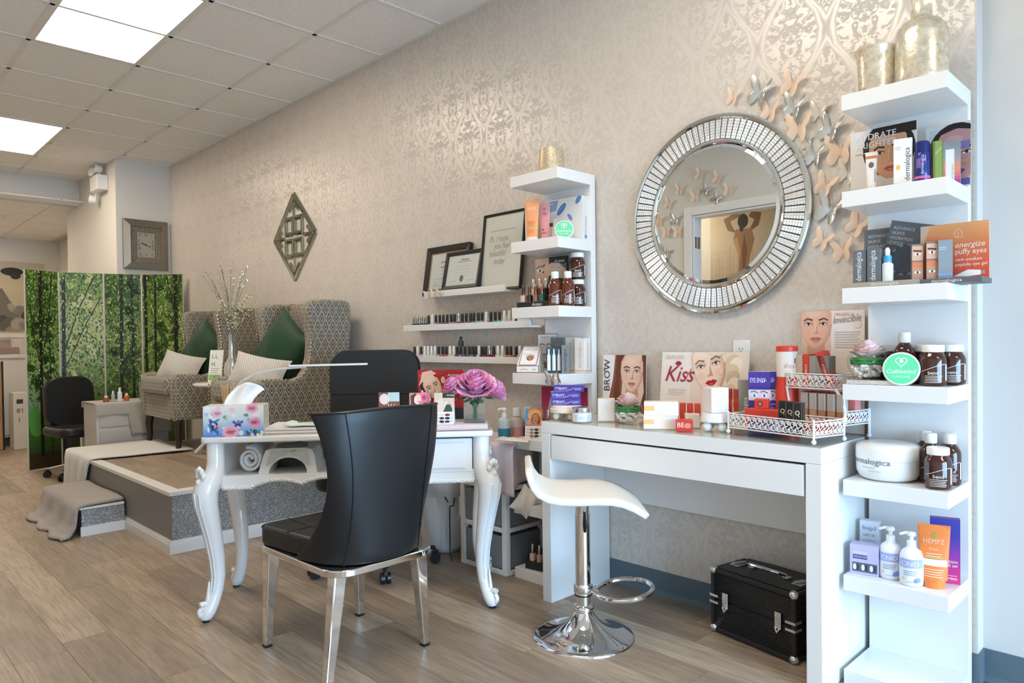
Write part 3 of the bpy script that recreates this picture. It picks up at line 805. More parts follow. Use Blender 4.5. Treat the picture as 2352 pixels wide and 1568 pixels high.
# ---- diamond of mirrored strips
dm = thing('diamond_wall_mirror', 'mirrored lattice wall ornament with a diamond outline', 'wall decor', (-2.968, 0, 1.947))
def strip(p, q, w, e0=0, e1=0, z=0.0):
    p, q = Vector((p[0], 0, p[1])), Vector((q[0], 0, q[1])); d = (q - p).normalized(); n = Vector((-d.z, 0, d.x)) * (w / 2)
    def row(h, k):
        return [tuple(Vector((0, -h, 0)) + c) for c in (p - n * k + d * (e0 * -k), q - n * k + d * (e1 * k), q + n * k - d * (e1 * k) * 1, p + n * k + d * (e0 * k))]
    v = row(z, 1) + row(z + .008, 1) + row(z + .013, .45)
    b = MB().add(v, [(0, 1, 5, 4), (1, 2, 6, 5), (2, 3, 7, 6), (3, 0, 4, 7), (4, 5, 9, 8), (5, 6, 10, 9), (6, 7, 11, 10), (7, 4, 8, 11), (8, 9, 10, 11)])
    b.build('mirror_strip', 'diamond_mirror', dm, smooth=0)
MK['diamond_mirror'] = lambda: principled('diamond_mirror', hx('aeb2a2'), 0.03, 1.0)
A = .325; tp, rg, bt, lf = (0, A), (A, 0), (0, -A), (-A, 0)
for a, b in ((tp, rg), (rg, bt), (bt, lf), (lf, tp)): strip(a, b, .042)
q1, q0 = .018, .128
for sx in (-1, 1):
    for sz in (-1, 1):
        xs_ = (sx * q1, sx * q0); zs_ = (sz * q1 * 1.4, sz * q0 * 1.12)
        for a, b in (((xs_[0], zs_[0]), (xs_[1], zs_[0])), ((xs_[0], zs_[1]), (xs_[1], zs_[1])), ((xs_[0], zs_[0]), (xs_[0], zs_[1])), ((xs_[1], zs_[0]), (xs_[1], zs_[1]))): strip(a, b, .030, z=.004)
for sg in (-1, 1):
    strip((-.07, sg * .20), (0, sg * .27), .026); strip((.07, sg * .20), (0, sg * .27), .026)
    strip((sg * .20, -.06), (sg * .265, 0), .026); strip((sg * .20, .06), (sg * .265, 0), .026)
    strip((0, sg * .16), (0, sg * .25), .026); strip((sg * .15, 0), (sg * .25, 0), .026)
# ---- clock on the end wall
ck = thing('wall_clock', 'square pewter framed clock with roman numerals on the end wall', 'clock', (-5.65, -.243, 1.890), 90)
def frame_parts(parent, w, h, b0, d0, d1, name, mat, z0=0, y0=0):
    """mitred frame; outer size w x h, bar width b0, depth d0 outside, d1 inside"""
    o_ = [(-w / 2, z0), (w / 2, z0), (w / 2, z0 + h), (-w / 2, z0 + h)]; i_ = [(-w / 2 + b0, z0 + b0), (w / 2 - b0, z0 + b0), (w / 2 - b0, z0 + h - b0), (-w / 2 + b0, z0 + h - b0)]
    for k in range(4):
        j = (k + 1) % 4; A_, B_, C_, D_ = o_[k], o_[j], i_[j], i_[k]
        v = [(p[0], y0, p[1]) for p in (A_, B_, C_, D_)] + [(A_[0], y0 - d0, A_[1]), (B_[0], y0 - d0, B_[1]), (C_[0], y0 - d1, C_[1]), (D_[0], y0 - d1, D_[1])]
        MB().add(v, [(3, 2, 1, 0), (4, 5, 6, 7), (0, 1, 5, 4), (1, 2, 6, 5), (2, 3, 7, 6), (3, 0, 4, 7)]).build(name, mat, parent, smooth=0, bevel=.002)
MB().box(-.20, .20, -.018, -.001, .01, .49).build('backing', 'pewter', ck, smooth=0)
frame_parts(ck, .42, .50, .065, .030, .045, 'frame_bar', 'pewter', 0, -.001)
frame_parts(ck, .29, .37, .062, .034, .028, 'lattice_bar', 'clock_lattice', .065, -.001)
MB().box(-.09, .09, -.024, -.018, .12, .38).build('dial', cmat('a59c8e', .5), ck, smooth=0)
p = PR()
for k in range(12):
    a = R(90 - 30 * k); t = max(abs(math.cos(a)) / .066, abs(math.sin(a)) / .098); cx, cz = .09 + math.cos(a) / t, .13 + math.sin(a) / t
    p.text(['XII', 'I', 'II', 'III', 'IV', 'V', 'VI', 'VII', 'VIII', 'IX', 'X', 'XI'][k], cx, cz - .013, .028, '3f382f', 'C', sx=.55)
p.build('numerals', ck, (-.09, -.0242, .12))
p = PR(); p.line([(.09, .13), (.135, .112)], .007, '2c2620'); p.line([(.09, .13), (.045, .150)], .010, '2c2620'); p.ell(.09, .13, .008, .008, '2c2620'); p.build('hands', ck, (-.09, -.0262, .12))
# ---- emergency light
el = thing('emergency_light', 'white emergency light with two lamp heads high on the column', 'emergency light', (-6.02, -.505, 2.70))
MB().box(-.13, .13, -.10, -.001, 0, .15).build('housing', 'plastic_white', el, bevel=.006)
for x, z, t in ((-.10, .20, 25), (.06, .21, -10), (-.13, -.07, -30)):
    h = MB(); M1 = Matrix.Translation((x, -.06, z)) @ Matrix.Rotation(R(t), 4, 'Z') @ Matrix.Rotation(R(80), 4, 'X')
    h.lathe([(.02, -.03), (.035, -.02), (.045, .03), (.047, .04), (.040, .042)], 14, 0, M1)
    h.tube([(x * .7, -.05, .15 if z > 0 else 0), (x, -.055, z - (.02 if z > 0 else -.02))], .010, 8); h.build('lamp_head', 'plastic_white', el)

# ---- bar stool
st = thing('bar_stool', 'white wave seat bar stool on a chrome trumpet base', 'stool', (.368, -.577, 0), 45)
MB().lathe([(.193, 0), (.193, .005), (.188, .009), (.165, .013), (.135, .020), (.105, .031), (.078, .047), (.056, .068), (.042, .088), (.036, .100), (.039, .104), (.039, .116), (.033, .122), (.031, .124)], 48).build('base', 'chrome', st, smooth=60)
c = MB(); c.lathe([(.0265, .122), (.0265, .165), (.0275, .165)], 24); c.lathe([(.033, .165), (.036, .172), (.036, .196), (.033, .204)], 24); c.lathe([(.0285, .204), (.0285, .47), (.026, .47), (.026, .545)], 24)
c.build('column', 'chrome', st)
MB().lathe([(.0335, .160), (.0335, .166)], 24).build('gasket', 'black_plastic', st)
fr = MB(); pts = []
for k in range(25):
    a = R(-165 + 330 * k / 24); pts.append((.155 + .105 * math.cos(a), -.01 + .115 * math.sin(a), .182 + .012 * math.cos(a)))
fr.tube([(.030, -.022, .182)] + pts + [(.030, .010, .182)], .0095, 10); fr.build('footrest_ring', 'chrome', st)
lv = MB(); lv.tube([(.004, -.028, .54), (.005, -.036, .49), (.005, -.038, .46)], .004, 6); lv.build('lever', 'chrome', st)
lk = MB(); lk.tube([(.005, -.038, .485), (.005, -.040, .465), (.005, -.041, .435), (.005, -.040, .410)], [.008, .011, .017, .010], 10, flat=.5); lk.build('lever_knob', 'black_plastic', st)
PRF = [(-.205, .668), (-.200, .640), (-.188, .606), (-.168, .580), (-.135, .562), (-.09, .553), (-.03, .551), (.04, .553), (.09, .551), (.13, .543), (.17, .526), (.205, .504), (.222, .490)]
def seatfn(u, v):
    t = u * (len(PRF) - 1); i = min(int(t), len(PRF) - 2); f = t - i
    x = PRF[i][0] * (1 - f) + PRF[i + 1][0] * f; z = PRF[i][1] * (1 - f) + PRF[i + 1][1] * f
    e = abs(u - .5) * 2; hw = .188 * (1 - .10 * max(0, (e - .55) / .45) ** 2 - (.10 if e > .99 else 0))
    return (x, (v * 2 - 1) * hw, z + .006 * (1 - (2 * v - 1) ** 2) * 0)
MB().grid(seatfn, 25, 9).build('seat', principled('seat_white_vinyl', hx('ece6dd'), .38), st, smooth=180, solid=.024, bevel=.006, seg=2)
MB().lathe([(.075, .537), (.075, .543), (.03, .543)], 20).build('seat_plate', 'steel', st)

# ---- black faux leather chair in front of the manicure table
ch = thing('dining_chair', 'black leather wing-back chair with tapered chrome legs, seen from behind', 'chair', (-.2, -1.262, 0), 91)
def shellW(t): return .222 + .034 * t ** 1.5 - .022 * math.sin(math.pi * t)
def shell(a, t, off=0.0):
    """a -1..1 across, t 0..1 up; outer surface"""
    F = .235 - .58 * t + .44 * t * t
    yb = -.295 - .035 * t
    w = shellW(t); x = w * math.sin(a * math.pi / 2 * .92) / math.sin(math.pi / 2 * .92)
    y = yb + F * abs(a) ** 2.4 + .03 * (1 - math.cos(a * 1.2))
    z = .392 + .508 * t + (.010 * (1 - abs(a)) if t > .98 else 0)
    n = Vector((a, -1.0, 0)).normalized() * off
    return (x + n.x, y + n.y, z)
b = MB().grid(lambda u, v: shell(u * 2 - 1, v), 25, 15)
b.build('backrest', 'black_leather', ch, smooth=180, bevel=.014, seg=3).modifiers[0].show_viewport = True
bo = ch.children[0]; m_ = bo.modifiers.new('solid', 'SOLIDIFY'); m_.thickness = .045; m_.offset = -1.0; bo.modifiers.move(1, 0)
for a in (-.52, .52): MB().tube([shell(a, t / 12, .0015) for t in range(13)], .0022, 5).build('seam', 'black_plastic', ch)
MB().tube([shell(-1 + 2 * k / 24, 1, .001) for k in range(25)], .003, 5).build('piping', 'black_plastic', ch)
def seat_outline(s=1.0, n=6, rear=(.13, -.20)):
    p = []
    for cx, cy, r, a0 in ((.165, .185, .055, 0), (-.165, .185, .055, 90), (-rear[0], rear[1], .085, 180), (rear[0], rear[1], .085, 270)):
        for k in range(n + 1):
            an = R(a0 + 90 * k / n); p.append(((cx + r * math.cos(an)) * s, (cy + r * math.sin(an)) * s))
    return p
MB().prism(seat_outline(rear=(.098, -.165)), .388, .462).build('seat', 'black_leather', ch, smooth=50, bevel=.018, seg=3)
sm = MB()
for x in (-.10, .10): sm.tube([(x, -.18, .4625), (x, .23, .4625)], .002, 5)
sm.tube([(-.2, .05, .4625), (.2, .05, .4625)], .002, 5)
sm.build('seat_stitching', 'black_plastic', ch)
op = seat_outline(1.0, rear=(.098, -.165))
MB().tube([(x, y, .455) for x, y in op], .003, 5, closed=True).build('seat_piping', 'black_plastic', ch)
MB().prism(seat_outline(1.0, rear=(.132, -.205)), .366, .390).build('seat_frame', 'chrome', ch, smooth=50, bevel=.004)
def leg(tx, ty, fx, fy, ts=.024, fs=.0135, zt=.376):
    v = []
    for (cx, cy, h, z) in ((fx, fy, fs, 0.008), (tx, ty, ts, zt)): v += [(cx - h, cy - h, z), (cx + h, cy - h, z), (cx + h, cy + h, z), (cx - h, cy + h, z)]
    return MB().add(v, [(3, 2, 1, 0), (4, 5, 6, 7), (0, 1, 5, 4), (1, 2, 6, 5), (2, 3, 7, 6), (3, 0, 4, 7)])
for tx, ty, fx, fy in ((-.185, .195, -.192, .228), (.185, .195, .212, .232), (.165, -.225, .215, -.195), (-.165, -.225, -.240, -.272)):
    l = leg(tx, ty, fx, fy).build('leg', 'chrome', ch, smooth=0, bevel=.004)
    MB().box(fx - .013, fx + .013, fy - .013, fy + .013, 0, .010).build('foot_cap', 'black_plastic', l, smooth=0)

# ---- office chair behind the manicure table
oc = thing('office_chair', 'black padded office chair on casters behind the manicure table', 'office chair', (-.968, -.640, 0), 231)
def cushion(mb, w, h, d, rc=.08, rb=None):
    """upright padded pad centred on x, z from 0..h, front facing +y"""
    pts = []
    rb = rb or rc
    for cx, cz, a0, q in ((w / 2 - rc, h - rc, 0, rc), (-w / 2 + rc, h - rc, 90, rc), (-w / 2 + rb, rb, 180, rb), (w / 2 - rb, rb, 270, rb)):
        for k in range(7): an = R(a0 + 15 * k); pts.append((cx + q * math.cos(an), cz + q * math.sin(an)))
    n = len(pts); vs = []; fs = []
    lay = [(1, -d / 2 * .6), (1, d / 2 * .4), (.985, d / 2 * .8), (.95, d / 2)]
    for s, y in lay: vs += [(x * s, y, (z - h / 2) * s + h / 2) for x, z in pts]
    for i in range(len(lay) - 1): fs += [(i * n + k, i * n + (k + 1) % n, (i + 1) * n + (k + 1) % n, (i + 1) * n + k) for k in range(n)]
    fs.append(tuple(range(n - 1, -1, -1))); fs.append(tuple((len(lay) - 1) * n + k for k in range(n)))
    mb.add(vs, [tuple(reversed(f)) for f in fs])
def office_chair(o, back_z0, back_h, bw, seat_z, base_r, base_mat, split):
    K = MB(); K.M = Matrix.Translation((0, -.215, back_z0)) @ Matrix.Rotation(R(6), 4, 'X')
    if split:
        cushion(K, bw * .99, back_h * .62, .085, .018, .05); K.build('backrest', 'black_leather', o, smooth=40)
        K = MB(); K.M = Matrix.Translation((0, -.215 - math.sin(R(6)) * back_h * .58, back_z0 + back_h * .585)) @ Matrix.Rotation(R(6), 4, 'X')
        cushion(K, bw, back_h * .42, .095, .09, .02); K.build('headrest', 'black_leather', o, smooth=40)
    else:
        cushion(K, bw, back_h, .09, .12); K.build('backrest', 'black_leather', o, smooth=40)
    MB().rbox(-.25, .25, -.22, .25, seat_z - .08, seat_z, .09, 5).build('seat', 'black_leather', o, smooth=50, bevel=.025, seg=3)
    MB().box(-.03, .03, -.245, -.225, seat_z - .09, back_z0 + .2).build('back_bracket', 'black_plastic', o, smooth=0)
    MB().lathe([(.024, .07), (.024, .25), (.016, .25), (.016, seat_z - .08)], 14).build('gas_column', base_mat, o)
    for k in range(5):
        a = R(34 + 72 * k); ca, sa = math.cos(a), math.sin(a)
        l = MB().tube([(ca * .02, sa * .02, .105), (ca * base_r * .5, sa * base_r * .5, .10), (ca * base_r, sa * base_r, .075)], [.024, .021, .015], 8, flat=.7).build('base_arm', base_mat, o)
        cst = MB(); px_, py_ = ca * base_r, sa * base_r
        for s in (-1, 1):
            cst.lathe([(.005, -.009), (.027, -.009), (.027, .009), (.005, .009)], 14, 0, Matrix.Translation((px_ - sa * .014 * s, py_ + ca * .014 * s, .027)) @ Matrix.Rotation(a, 4, 'Z') @ Matrix.Rotation(R(90), 4, 'X'))
        cst.tube([(px_, py_, .03), (px_, py_, .072)], .008, 8); cst.box(-.018, .018, -.008, .008, .04, .062, 0, Matrix.Translation((px_, py_, 0)) @ Matrix.Rotation(a, 4, 'Z'))
        cst.build('caster', 'black_plastic', l)
office_chair(oc, .50, .585, .485, .50, .315, 'black_plastic', True)

# ---- black beauty case on the floor under the dressing table
bc = thing('beauty_case', 'black ribbed aluminium beauty case with silver corners under the dressing table', 'case', (.888, -.120, 0), -10.5)
W, D_, HH, zs = .176, .105, .245, .128
MB().box(-W, W, -D_, D_, .008, zs).build('lower_body', 'ribbed', bc, smooth=0, bevel=.006)
MB().box(-W, W, -D_, D_, zs + .003, HH).build('lid', 'ribbed', bc, smooth=0, bevel=.006)
MB().box(-W + .006, W - .006, -D_ + .006, D_ - .006, zs - .004, zs + .006).build('seam_band', 'black_plastic', bc, smooth=0)
MB().box(-W + .012, W - .012, -D_ + .012, D_ - .012, HH, HH + .003).build('lid_panel', 'black_satin', bc, smooth=0)
ed = MB()
for x in (-W, W):
    for y in (-D_, D_): ed.box(x - .007, x + .007, y - .007, y + .007, .010, HH - .004)
for y in (-D_, D_):
    for z in (.014, HH - .006): ed.box(-W + .004, W - .004, y - .007, y + .007, z - .007, z + .007)
for x in (-W, W):
    for z in (.014, HH - .006): ed.box(x - .007, x + .007, -D_ + .004, D_ - .004, z - .007, z + .007)
ed.build('edge_trim', 'black_satin', bc, smooth=0, bevel=.003)
for x in (-W, W):
    for y in (-D_, D_):
        for z in (.016, HH - .006): MB().ball((x * .985, y * .975, z), .0165, 12, 8).build('corner_cap', 'steel', bc)
for x in (-.115, .115):
    l = MB(); l.rbox(x - .013, x + .013, -D_ - .009, -D_ - .002, zs - .022, zs + .036, .003); l.box(x - .009, x + .009, -D_ - .013, -D_ - .008, zs - .002, zs + .026)
    l.tube([(x - .01, -D_ - .008, zs - .018), (x, -D_ - .013, zs - .034), (x + .010, -D_ - .008, zs - .018)], .004, 6); l.build('latch', 'steel', bc, bevel=.002)
for x in (-W, W):
    h = MB(); sx = 1 if x > 0 else -1
    for z in (zs - .016, zs + .010): h.box(min(x - sx * .03, x + sx * .010), max(x - sx * .03, x + sx * .010), -D_ - .010, -D_ + .03, z, z + .010)
    h.build('corner_clamp', 'steel', bc, smooth=0, bevel=.001)
hd = MB(); hd.tube([(-.075, 0, HH + .004), (-.075, -.01, HH + .020), (-.065, -.03, HH + .028), (.065, -.03, HH + .028), (.075, -.01, HH + .020), (.075, 0, HH + .004)], .0065, 8)
hd.build('handle', 'chrome', bc)
for x in (-.075, .075): MB().box(x - .012, x + .012, -.014, .014, HH + .003, HH + .012).build('handle_mount', 'steel', bc, smooth=0, bevel=.002)
for x in (-.135, .135):
    k = MB().box(x - .020, x + .020, -.035, .03, HH + .003, HH + .007); k.tube([(x - .012, -.03, HH + .010), (x + .012, .025, HH + .012)], .005, 6); k.build('hasp', 'steel', bc, bevel=.001)
for x in (-.14, .14):
    for y in (-.07, .07): MB().lathe([(.010, 0), (.010, .009)], 10, 0, Matrix.Translation((x, y, 0))).build('foot', 'black_plastic', bc)

# ---- manicure table with cabriole legs
mt = thing('manicure_table', 'white manicure table with carved cabriole legs and rope trimmed apron', 'table', (-.629, -.94, 0), 51.1)
MT_A = R(51.1)
def mtw(s, t, z=0.0): return (-.629 + s * math.cos(MT_A) - t * math.sin(MT_A), -.94 + s * math.sin(MT_A) + t * math.cos(MT_A), z)
MB().rbox(-.597, .597, -.215, .215, .726, .75, .03, 4).build('tabletop', 'white_gloss', mt, smooth=40, bevel=.006, seg=3)
MB().box(-.52, .14, -.172, .175, .578, .587).build('lower_shelf', 'white_gloss', mt, smooth=0)
MB().box(-.530, -.515, -.172, .178, .545, .7255).build('side_board', 'white_gloss', mt, smooth=0)
MB().box(.515, .530, -.172, .178, .545, .7255).build('side_board', 'white_gloss', mt, smooth=0)
MB().box(.14, .155, -.172, .178, .56, .7255).build('divider', 'white_gloss', mt, smooth=0)
MB().box(.155, .515, .165, .178, .56, .7255).build('back_board', 'white_gloss', mt, smooth=0)
MB().box(.155, .515, -.165, .165, .555, .565).build('drawer_floor', 'white_gloss', mt, smooth=0)
dwr = MB().box(.165, .507, -.188, -.170, .575, .718).build('drawer', 'white_gloss', mt, smooth=0, bevel=.003)
MB().box(.195, .478, -.194, -.187, .592, .702).build('raised_panel', 'white_gloss', dwr, smooth=0, bevel=.004)
def wavez(x):
    if abs(x) > .40 or x > .13: return .537
    k = (abs(x) - .40) / .40
    return .540 + .022 * abs(math.sin(math.pi * (x + .40) / .2)) ** .8 + .010 * math.cos(math.pi * x / .8)
ap = MB(); xs_ = [-.52 + 1.04 * i / 80 for i in range(81)]
vs = []
for y in (-.186, -.172):
    vs += [(x, y, wavez(x)) for x in xs_] + [(x, y, .586) for x in xs_]
n = 81; fs = []
for i in range(80):
    fs += [(i, i + 1, n + i + 1, n + i), (2 * n + i + 1, 2 * n + i, 3 * n + i, 3 * n + i + 1), (2 * n + i, 2 * n + i + 1, i + 1, i), (n + i, n + i + 1, 3 * n + i + 1, 3 * n + i)]
ap.add(vs, fs); ap.build('apron', 'white_gloss', mt, smooth=30)
rp = MB(); L = 0.0
for ph in (0, math.pi):
    pts = []
    for i in range(300):
        x = -.515 + 1.03 * i / 299; z = wavez(x); a = x * 2 * math.pi / .022 + ph
        pts.append((x, -.184 + .0045 * math.cos(a), z + .0045 * math.sin(a)))
    rp.tube(pts, .0050, 5)
rp.build('rope_moulding', 'white_gloss', mt)
def cab_leg(sx, sy):
    cx, cy = sx * .545, sy * .172; dx, dy = sx * .7071, sy * .7071
    prof = [(0, .726, .036), (0, .64, .036), (.004, .60, .040), (.030, .565, .048), (.046, .53, .050), (.044, .48, .046), (.030, .41, .040), (.014, .33, .035), (.002, .25, .031), (-.002, .18, .028), (.006, .12, .026), (.022, .075, .026), (.042, .045, .030), (.054, .022, .026), (.056, .010, .018)]
    P = [(cx + dx * d, cy + dy * d, z) for d, z, r in prof]
    l = MB().tube(P, [r for d, z, r in prof], 12).build('leg', 'white_gloss', mt, smooth=60)
    c = MB()
    for k in (-1, 0, 1):                        # raised ribs running down the leg
        pp = []
        for d, z, r in prof[4:11]:
            an = math.atan2(dy, dx) + k * .55; pp.append((cx + dx * d + math.cos(an) * r * .97, cy + dy * d + math.sin(an) * r * .97, z))
        c.tube(pp, .0045, 6)
    kx, ky = cx + dx * .078, cy + dy * .078     # acanthus scroll on the knee
    an = math.atan2(dy, dx)
    for q in range(7):
        t = q / 6; ang = R(-120 + 240 * t); rad = .024
        c.ball((cx + dx * (.040 + .03 * math.cos(ang * .4)) - dy * rad * math.sin(ang) , cy + dy * (.040 + .03 * math.cos(ang * .4)) + dx * rad * math.sin(ang), .590 + rad * 1.3 * math.cos(ang)), .0105, 8, 5, sc=(1, 1, 1.5))
    c.ball((kx - dx * .005, ky - dy * .005, .572), .014, 8, 6)
    sp = []                                     # volute on the foot
    for q in range(22):
        t = q / 21; r = .030 * (1 - .75 * t); ang = R(60 + 540 * t)
        sp.append((cx + dx * (.064 + r * math.cos(ang)), cy + dy * (.064 + r * math.cos(ang)), .046 + r * math.sin(ang)))
    c.tube(sp, [.013 - .006 * q / 21 for q in range(22)], 6)
    sp2 = [(cx + dx * (.018 + .05 * (1 - q / 8) * .2), cy + dy * (.018 + .05 * (1 - q / 8) * .2), .06 + .10 * q / 8) for q in range(9)]
    c.tube([(a + dx * .020, b_ + dy * .020, z) for a, b_, z in sp2], [.012 - .0010 * q for q in range(9)], 6)
    c.build('carving', 'white_gloss', l, smooth=60)
    MB().lathe([(.014, 0), (.014, .011)], 10, 0, Matrix.Translation((cx + dx * .055, cy + dy * .055, 0))).build('foot_pad', 'black_plastic', l)
for sx in (-1, 1):
    for sy in (-1, 1): cab_leg(sx, sy)

# ================================================================== PEDICURE AREA AT THE BACK
PX0, PX1, PY, PZ = -4.06, -1.92, -1.285, .335
pf = thing('pedicure_platform', 'raised pedicure platform with grey front, silver glitter end and white edging', 'platform', ((PX0 + PX1) / 2, PY / 2 - .004, 0))
hx_, hy_ = (PX1 - PX0) / 2, -PY / 2
MB().box(-hx_, hx_, -hy_, hy_, 0, PZ - .012).build('body', 'platform_grey', pf, smooth=0)
MB().box(hx_, hx_ + .003, -hy_ + .004, hy_ - .002, .06, PZ - .02).build('glitter_panel', 'glitter_silver', pf, smooth=0)
nz = MB(); nz.box(-hx_, hx_ + .012, -hy_ - .012, -hy_ + .055, PZ - .022, PZ + .002); nz.build('front_edging', 'white_lacquer', pf, smooth=0, bevel=.003)
MB().box(hx_ - .055, hx_ + .012, -hy_ + .055, hy_ - .002, PZ - .022, PZ + .002).build('end_edging', 'white_lacquer', pf, smooth=0, bevel=.003)
for nm, a in (('front_moulding', 0), ('end_moulding', 1)):
    m = MB()
    for d, z0, z1 in ((.014, 0, .05), (.010, .05, .062), (.005, .062, .072)):
        if a == 0: m.box(-hx_, hx_ + d, -hy_ - d, -hy_, z0, z1)
        else: m.box(hx_, hx_ + d, -hy_ + .0005, hy_ - .002, z0, z1)
    m.build(nm, 'white_lacquer', pf, smooth=0)
dk = MB().box(.0008, 1.0 - .0008, .0006, PW - .0006, 0, .010).mesh('deck_plank', 'floor_vinyl', 0)
for j in range(8):
    x = -hx_ - (0, .4, .15, .6, .3, .7, .5, .2)[j]
    while x < hx_ - .06:
        a, b = max(x, -hx_), min(x + 1.0, hx_ - .056); y0 = -hy_ + .056 + j * PW
        if b - a > .03:
            dy = min(PW, hy_ - .002 - y0)
            inst(dk, 'deck_plank', pf, (a, y0, PZ - .0105), (0, 0, 0), (b - a, dy / PW, 1))
        x += 1.0
# ---- step with grey waffle towel
sp = thing('step', 'small glitter fronted step beside the pedicure platform, under a grey towel', 'step', (-3.08, -1.42, 0))
MB().box(-.38, .385, -.115, .116, .0, .155).build('body', 'platform_grey', sp, smooth=0)
MB().box(.385, .388, -.115, .116, .05, .15).build('glitter_panel', 'glitter_silver', sp, smooth=0)
MB().box(-.38, .392, -.125, .116, .155, .170).build('tread', 'white_lacquer', sp, smooth=0, bevel=.002)
MB().box(.385, .397, -.122, .116, 0, .055).build('end_moulding', 'white_lacquer', sp, smooth=0)
def drape(name, prof, x0, x1, nx, mat, th=.012, rip=.006, taper=None, seed=1):
    """cloth following a profile of (y,z) points, from x0 to x1"""
    r = random.Random(seed); ph = [r.random() * 6 for _ in range(6)]
    n = len(prof)
    def fn(u, v):
        t = v * (n - 1); i = min(int(t), n - 2); f = t - i
        y = prof[i][0] * (1 - f) + prof[i + 1][0] * f; z = prof[i][1] * (1 - f) + prof[i + 1][1] * f
        a, b = x0, x1
        if taper: da, db = taper(v); a += da; b += db
        x = a + (b - a) * u; hang = max(0, (v - .55)) * 2
        y += rip * math.sin(u * 19 + ph[0]) * hang * 2.2 + rip * .4 * math.sin(u * 41 + ph[1]) * hang
        z += rip * .5 * math.sin(u * 7 + ph[2] + v * 5) * (1 - hang * .5) + rip * .3 * abs(math.sin(u * 13 + v * 9))
        return (x, y, max(z, .006))
    return MB().grid(fn, nx, 26).build(name, mat, None, smooth=180, solid=th)
tw = drape('waffle_towel', [(-1.305, .186), (-1.40, .184), (-1.50, .186), (-1.545, .184), (-1.562, .165), (-1.572, .12), (-1.585, .06), (-1.62, .014), (-1.67, .010)], -3.50, -2.70, 40, 'towel_grey', .014, .008, taper=lambda v: (-.05 * v, .07 * v), seed=4)
tag(tw, 'grey waffle towel draped over the small step on the floor', 'towel')
tw2 = drape('platform_towel', [(-.66, .352), (-.80, .350), (-.95, .350), (-1.12, .350), (-1.28, .352), (-1.303, .345), (-1.313, .30), (-1.316, .22), (-1.320, .12), (-1.322, .03)], -4.10, -3.42, 44, 'towel_white', .010, .006, taper=lambda v: (0, .10 * (v < .45) * (1 - v / .45) - .42 * max(0, v - .5) ** 1.2), seed=9)
tag(tw2, 'white towel spread over the left corner of the pedicure platform', 'towel')

# ---- wing armchairs
ac = thing('wing_armchair', 'wing armchair', 'armchair', (0, 0, 0), 0, 'diamond patterned wing armchairs')
SIDE = [(-.330, .235), (-.338, .40), (-.338, .52), (-.328, .553), (-.300, .572), (-.22, .572), (-.10, .562), (-.045, .580), (-.010, .625), (.012, .70), (.020, .79), (.012, .88), (-.004, .955), (-.010, 1.01), (.002, 1.05), (.035, 1.072), (.12, 1.076), (.25, 1.080), (.312, 1.068), (.325, 1.03), (.322, .90), (.300, .65), (.280, .235)]
def side_part(sg):
    vs = []; n = len(SIDE)
    for xx in (.272, .375):
        for y, z in SIDE:
            fl = max(0, z - .58) / .5; x = xx + (.030 * fl if xx > .3 else .012 * fl) - .045 * fl * max(0, (y - .1) / .22)
            vs.append((sg * x, y, z))
    fs = [tuple(range(n)), tuple(range(2 * n - 1, n - 1, -1))] + [(i, n + i, n + (i + 1) % n, (i + 1) % n) for i in range(n)]
    if sg > 0: fs = [tuple(reversed(f)) for f in fs]
    s = MB().add(vs, fs).build('winged_arm', 'chevron', ac, smooth=50, bevel=.022, seg=3)
    nb = MB()
    path = [(sg * .385, y - .004, z) for y, z in SIDE[0:16]]
    P = []
    for a, b in zip(path, path[1:]):
        L = (Vector(b) - Vector(a)).length; k = max(1, int(L / .022))
        P += [tuple(Vector(a).lerp(Vector(b), j / k)) for j in range(k)]
    for q in P:
        fl = max(0, q[2] - .58) / .5; nb.ball((q[0] * .96 + sg * .028 * fl, q[1] - .002, q[2] + .001), .0062, 6, 4)
    for j in range(24): nb.ball((sg * .3755, -.32 + .6 * j / 23, .243), .0062, 6, 4)
    nb.build('nailhead_trim', 'nail_brass', s)['kind'] = 'stuff'
side_part(1); side_part(-1)
bk = MB()
def backfn(u, v):
    x = (u * 2 - 1) * .300; z = .40 + .665 * v; y = .185 + .075 * v - .035 * (1 - (2 * u - 1) ** 2) * 0 + .02 * math.sin(math.pi * v)
    return (x, y, z + .012 * math.sin(math.pi * u) * (v > .99))
bk.grid(backfn, 9, 9); bk.build('backrest', 'chevron', ac, smooth=180, solid=.11, bevel=.02)
MB().box(-.285, .285, -.330, .27, .235, .415).build('seat_base', 'chevron', ac, smooth=0, bevel=.012)
MB().rbox(-.292, .292, -.372, .17, .418, .548, .07, 5).build('seat_cushion', 'chevron', ac, smooth=50, bevel=.035, seg=4)
MB().tube([(-.28, -.333, .243), (.28, -.333, .243)], .006, 6).build('piping', 'nail_brass', ac)
for sg in (-1, 1):
    MB().tube([(sg * .315, -.285, .238), (sg * .318, -.295, .16), (sg * .318, -.288, .07), (sg * .320, -.296, 0)], [.032, .029, .021, .017], 8).build('leg', 'dark_wood', ac)
    MB().tube([(sg * .295, .235, .238), (sg * .295, .26, .12), (sg * .295, .30, 0)], [.026, .021, .016], 8).build('leg', 'dark_wood', ac)
place(ac, (-2.425, -.395, PZ), 0, 'black and cream diamond patterned wing armchair on the right, next to the polish ledges')
place(ac, (-3.725, -.440, PZ), 0, 'black and cream diamond patterned wing armchair on the left, next to the forest screen')

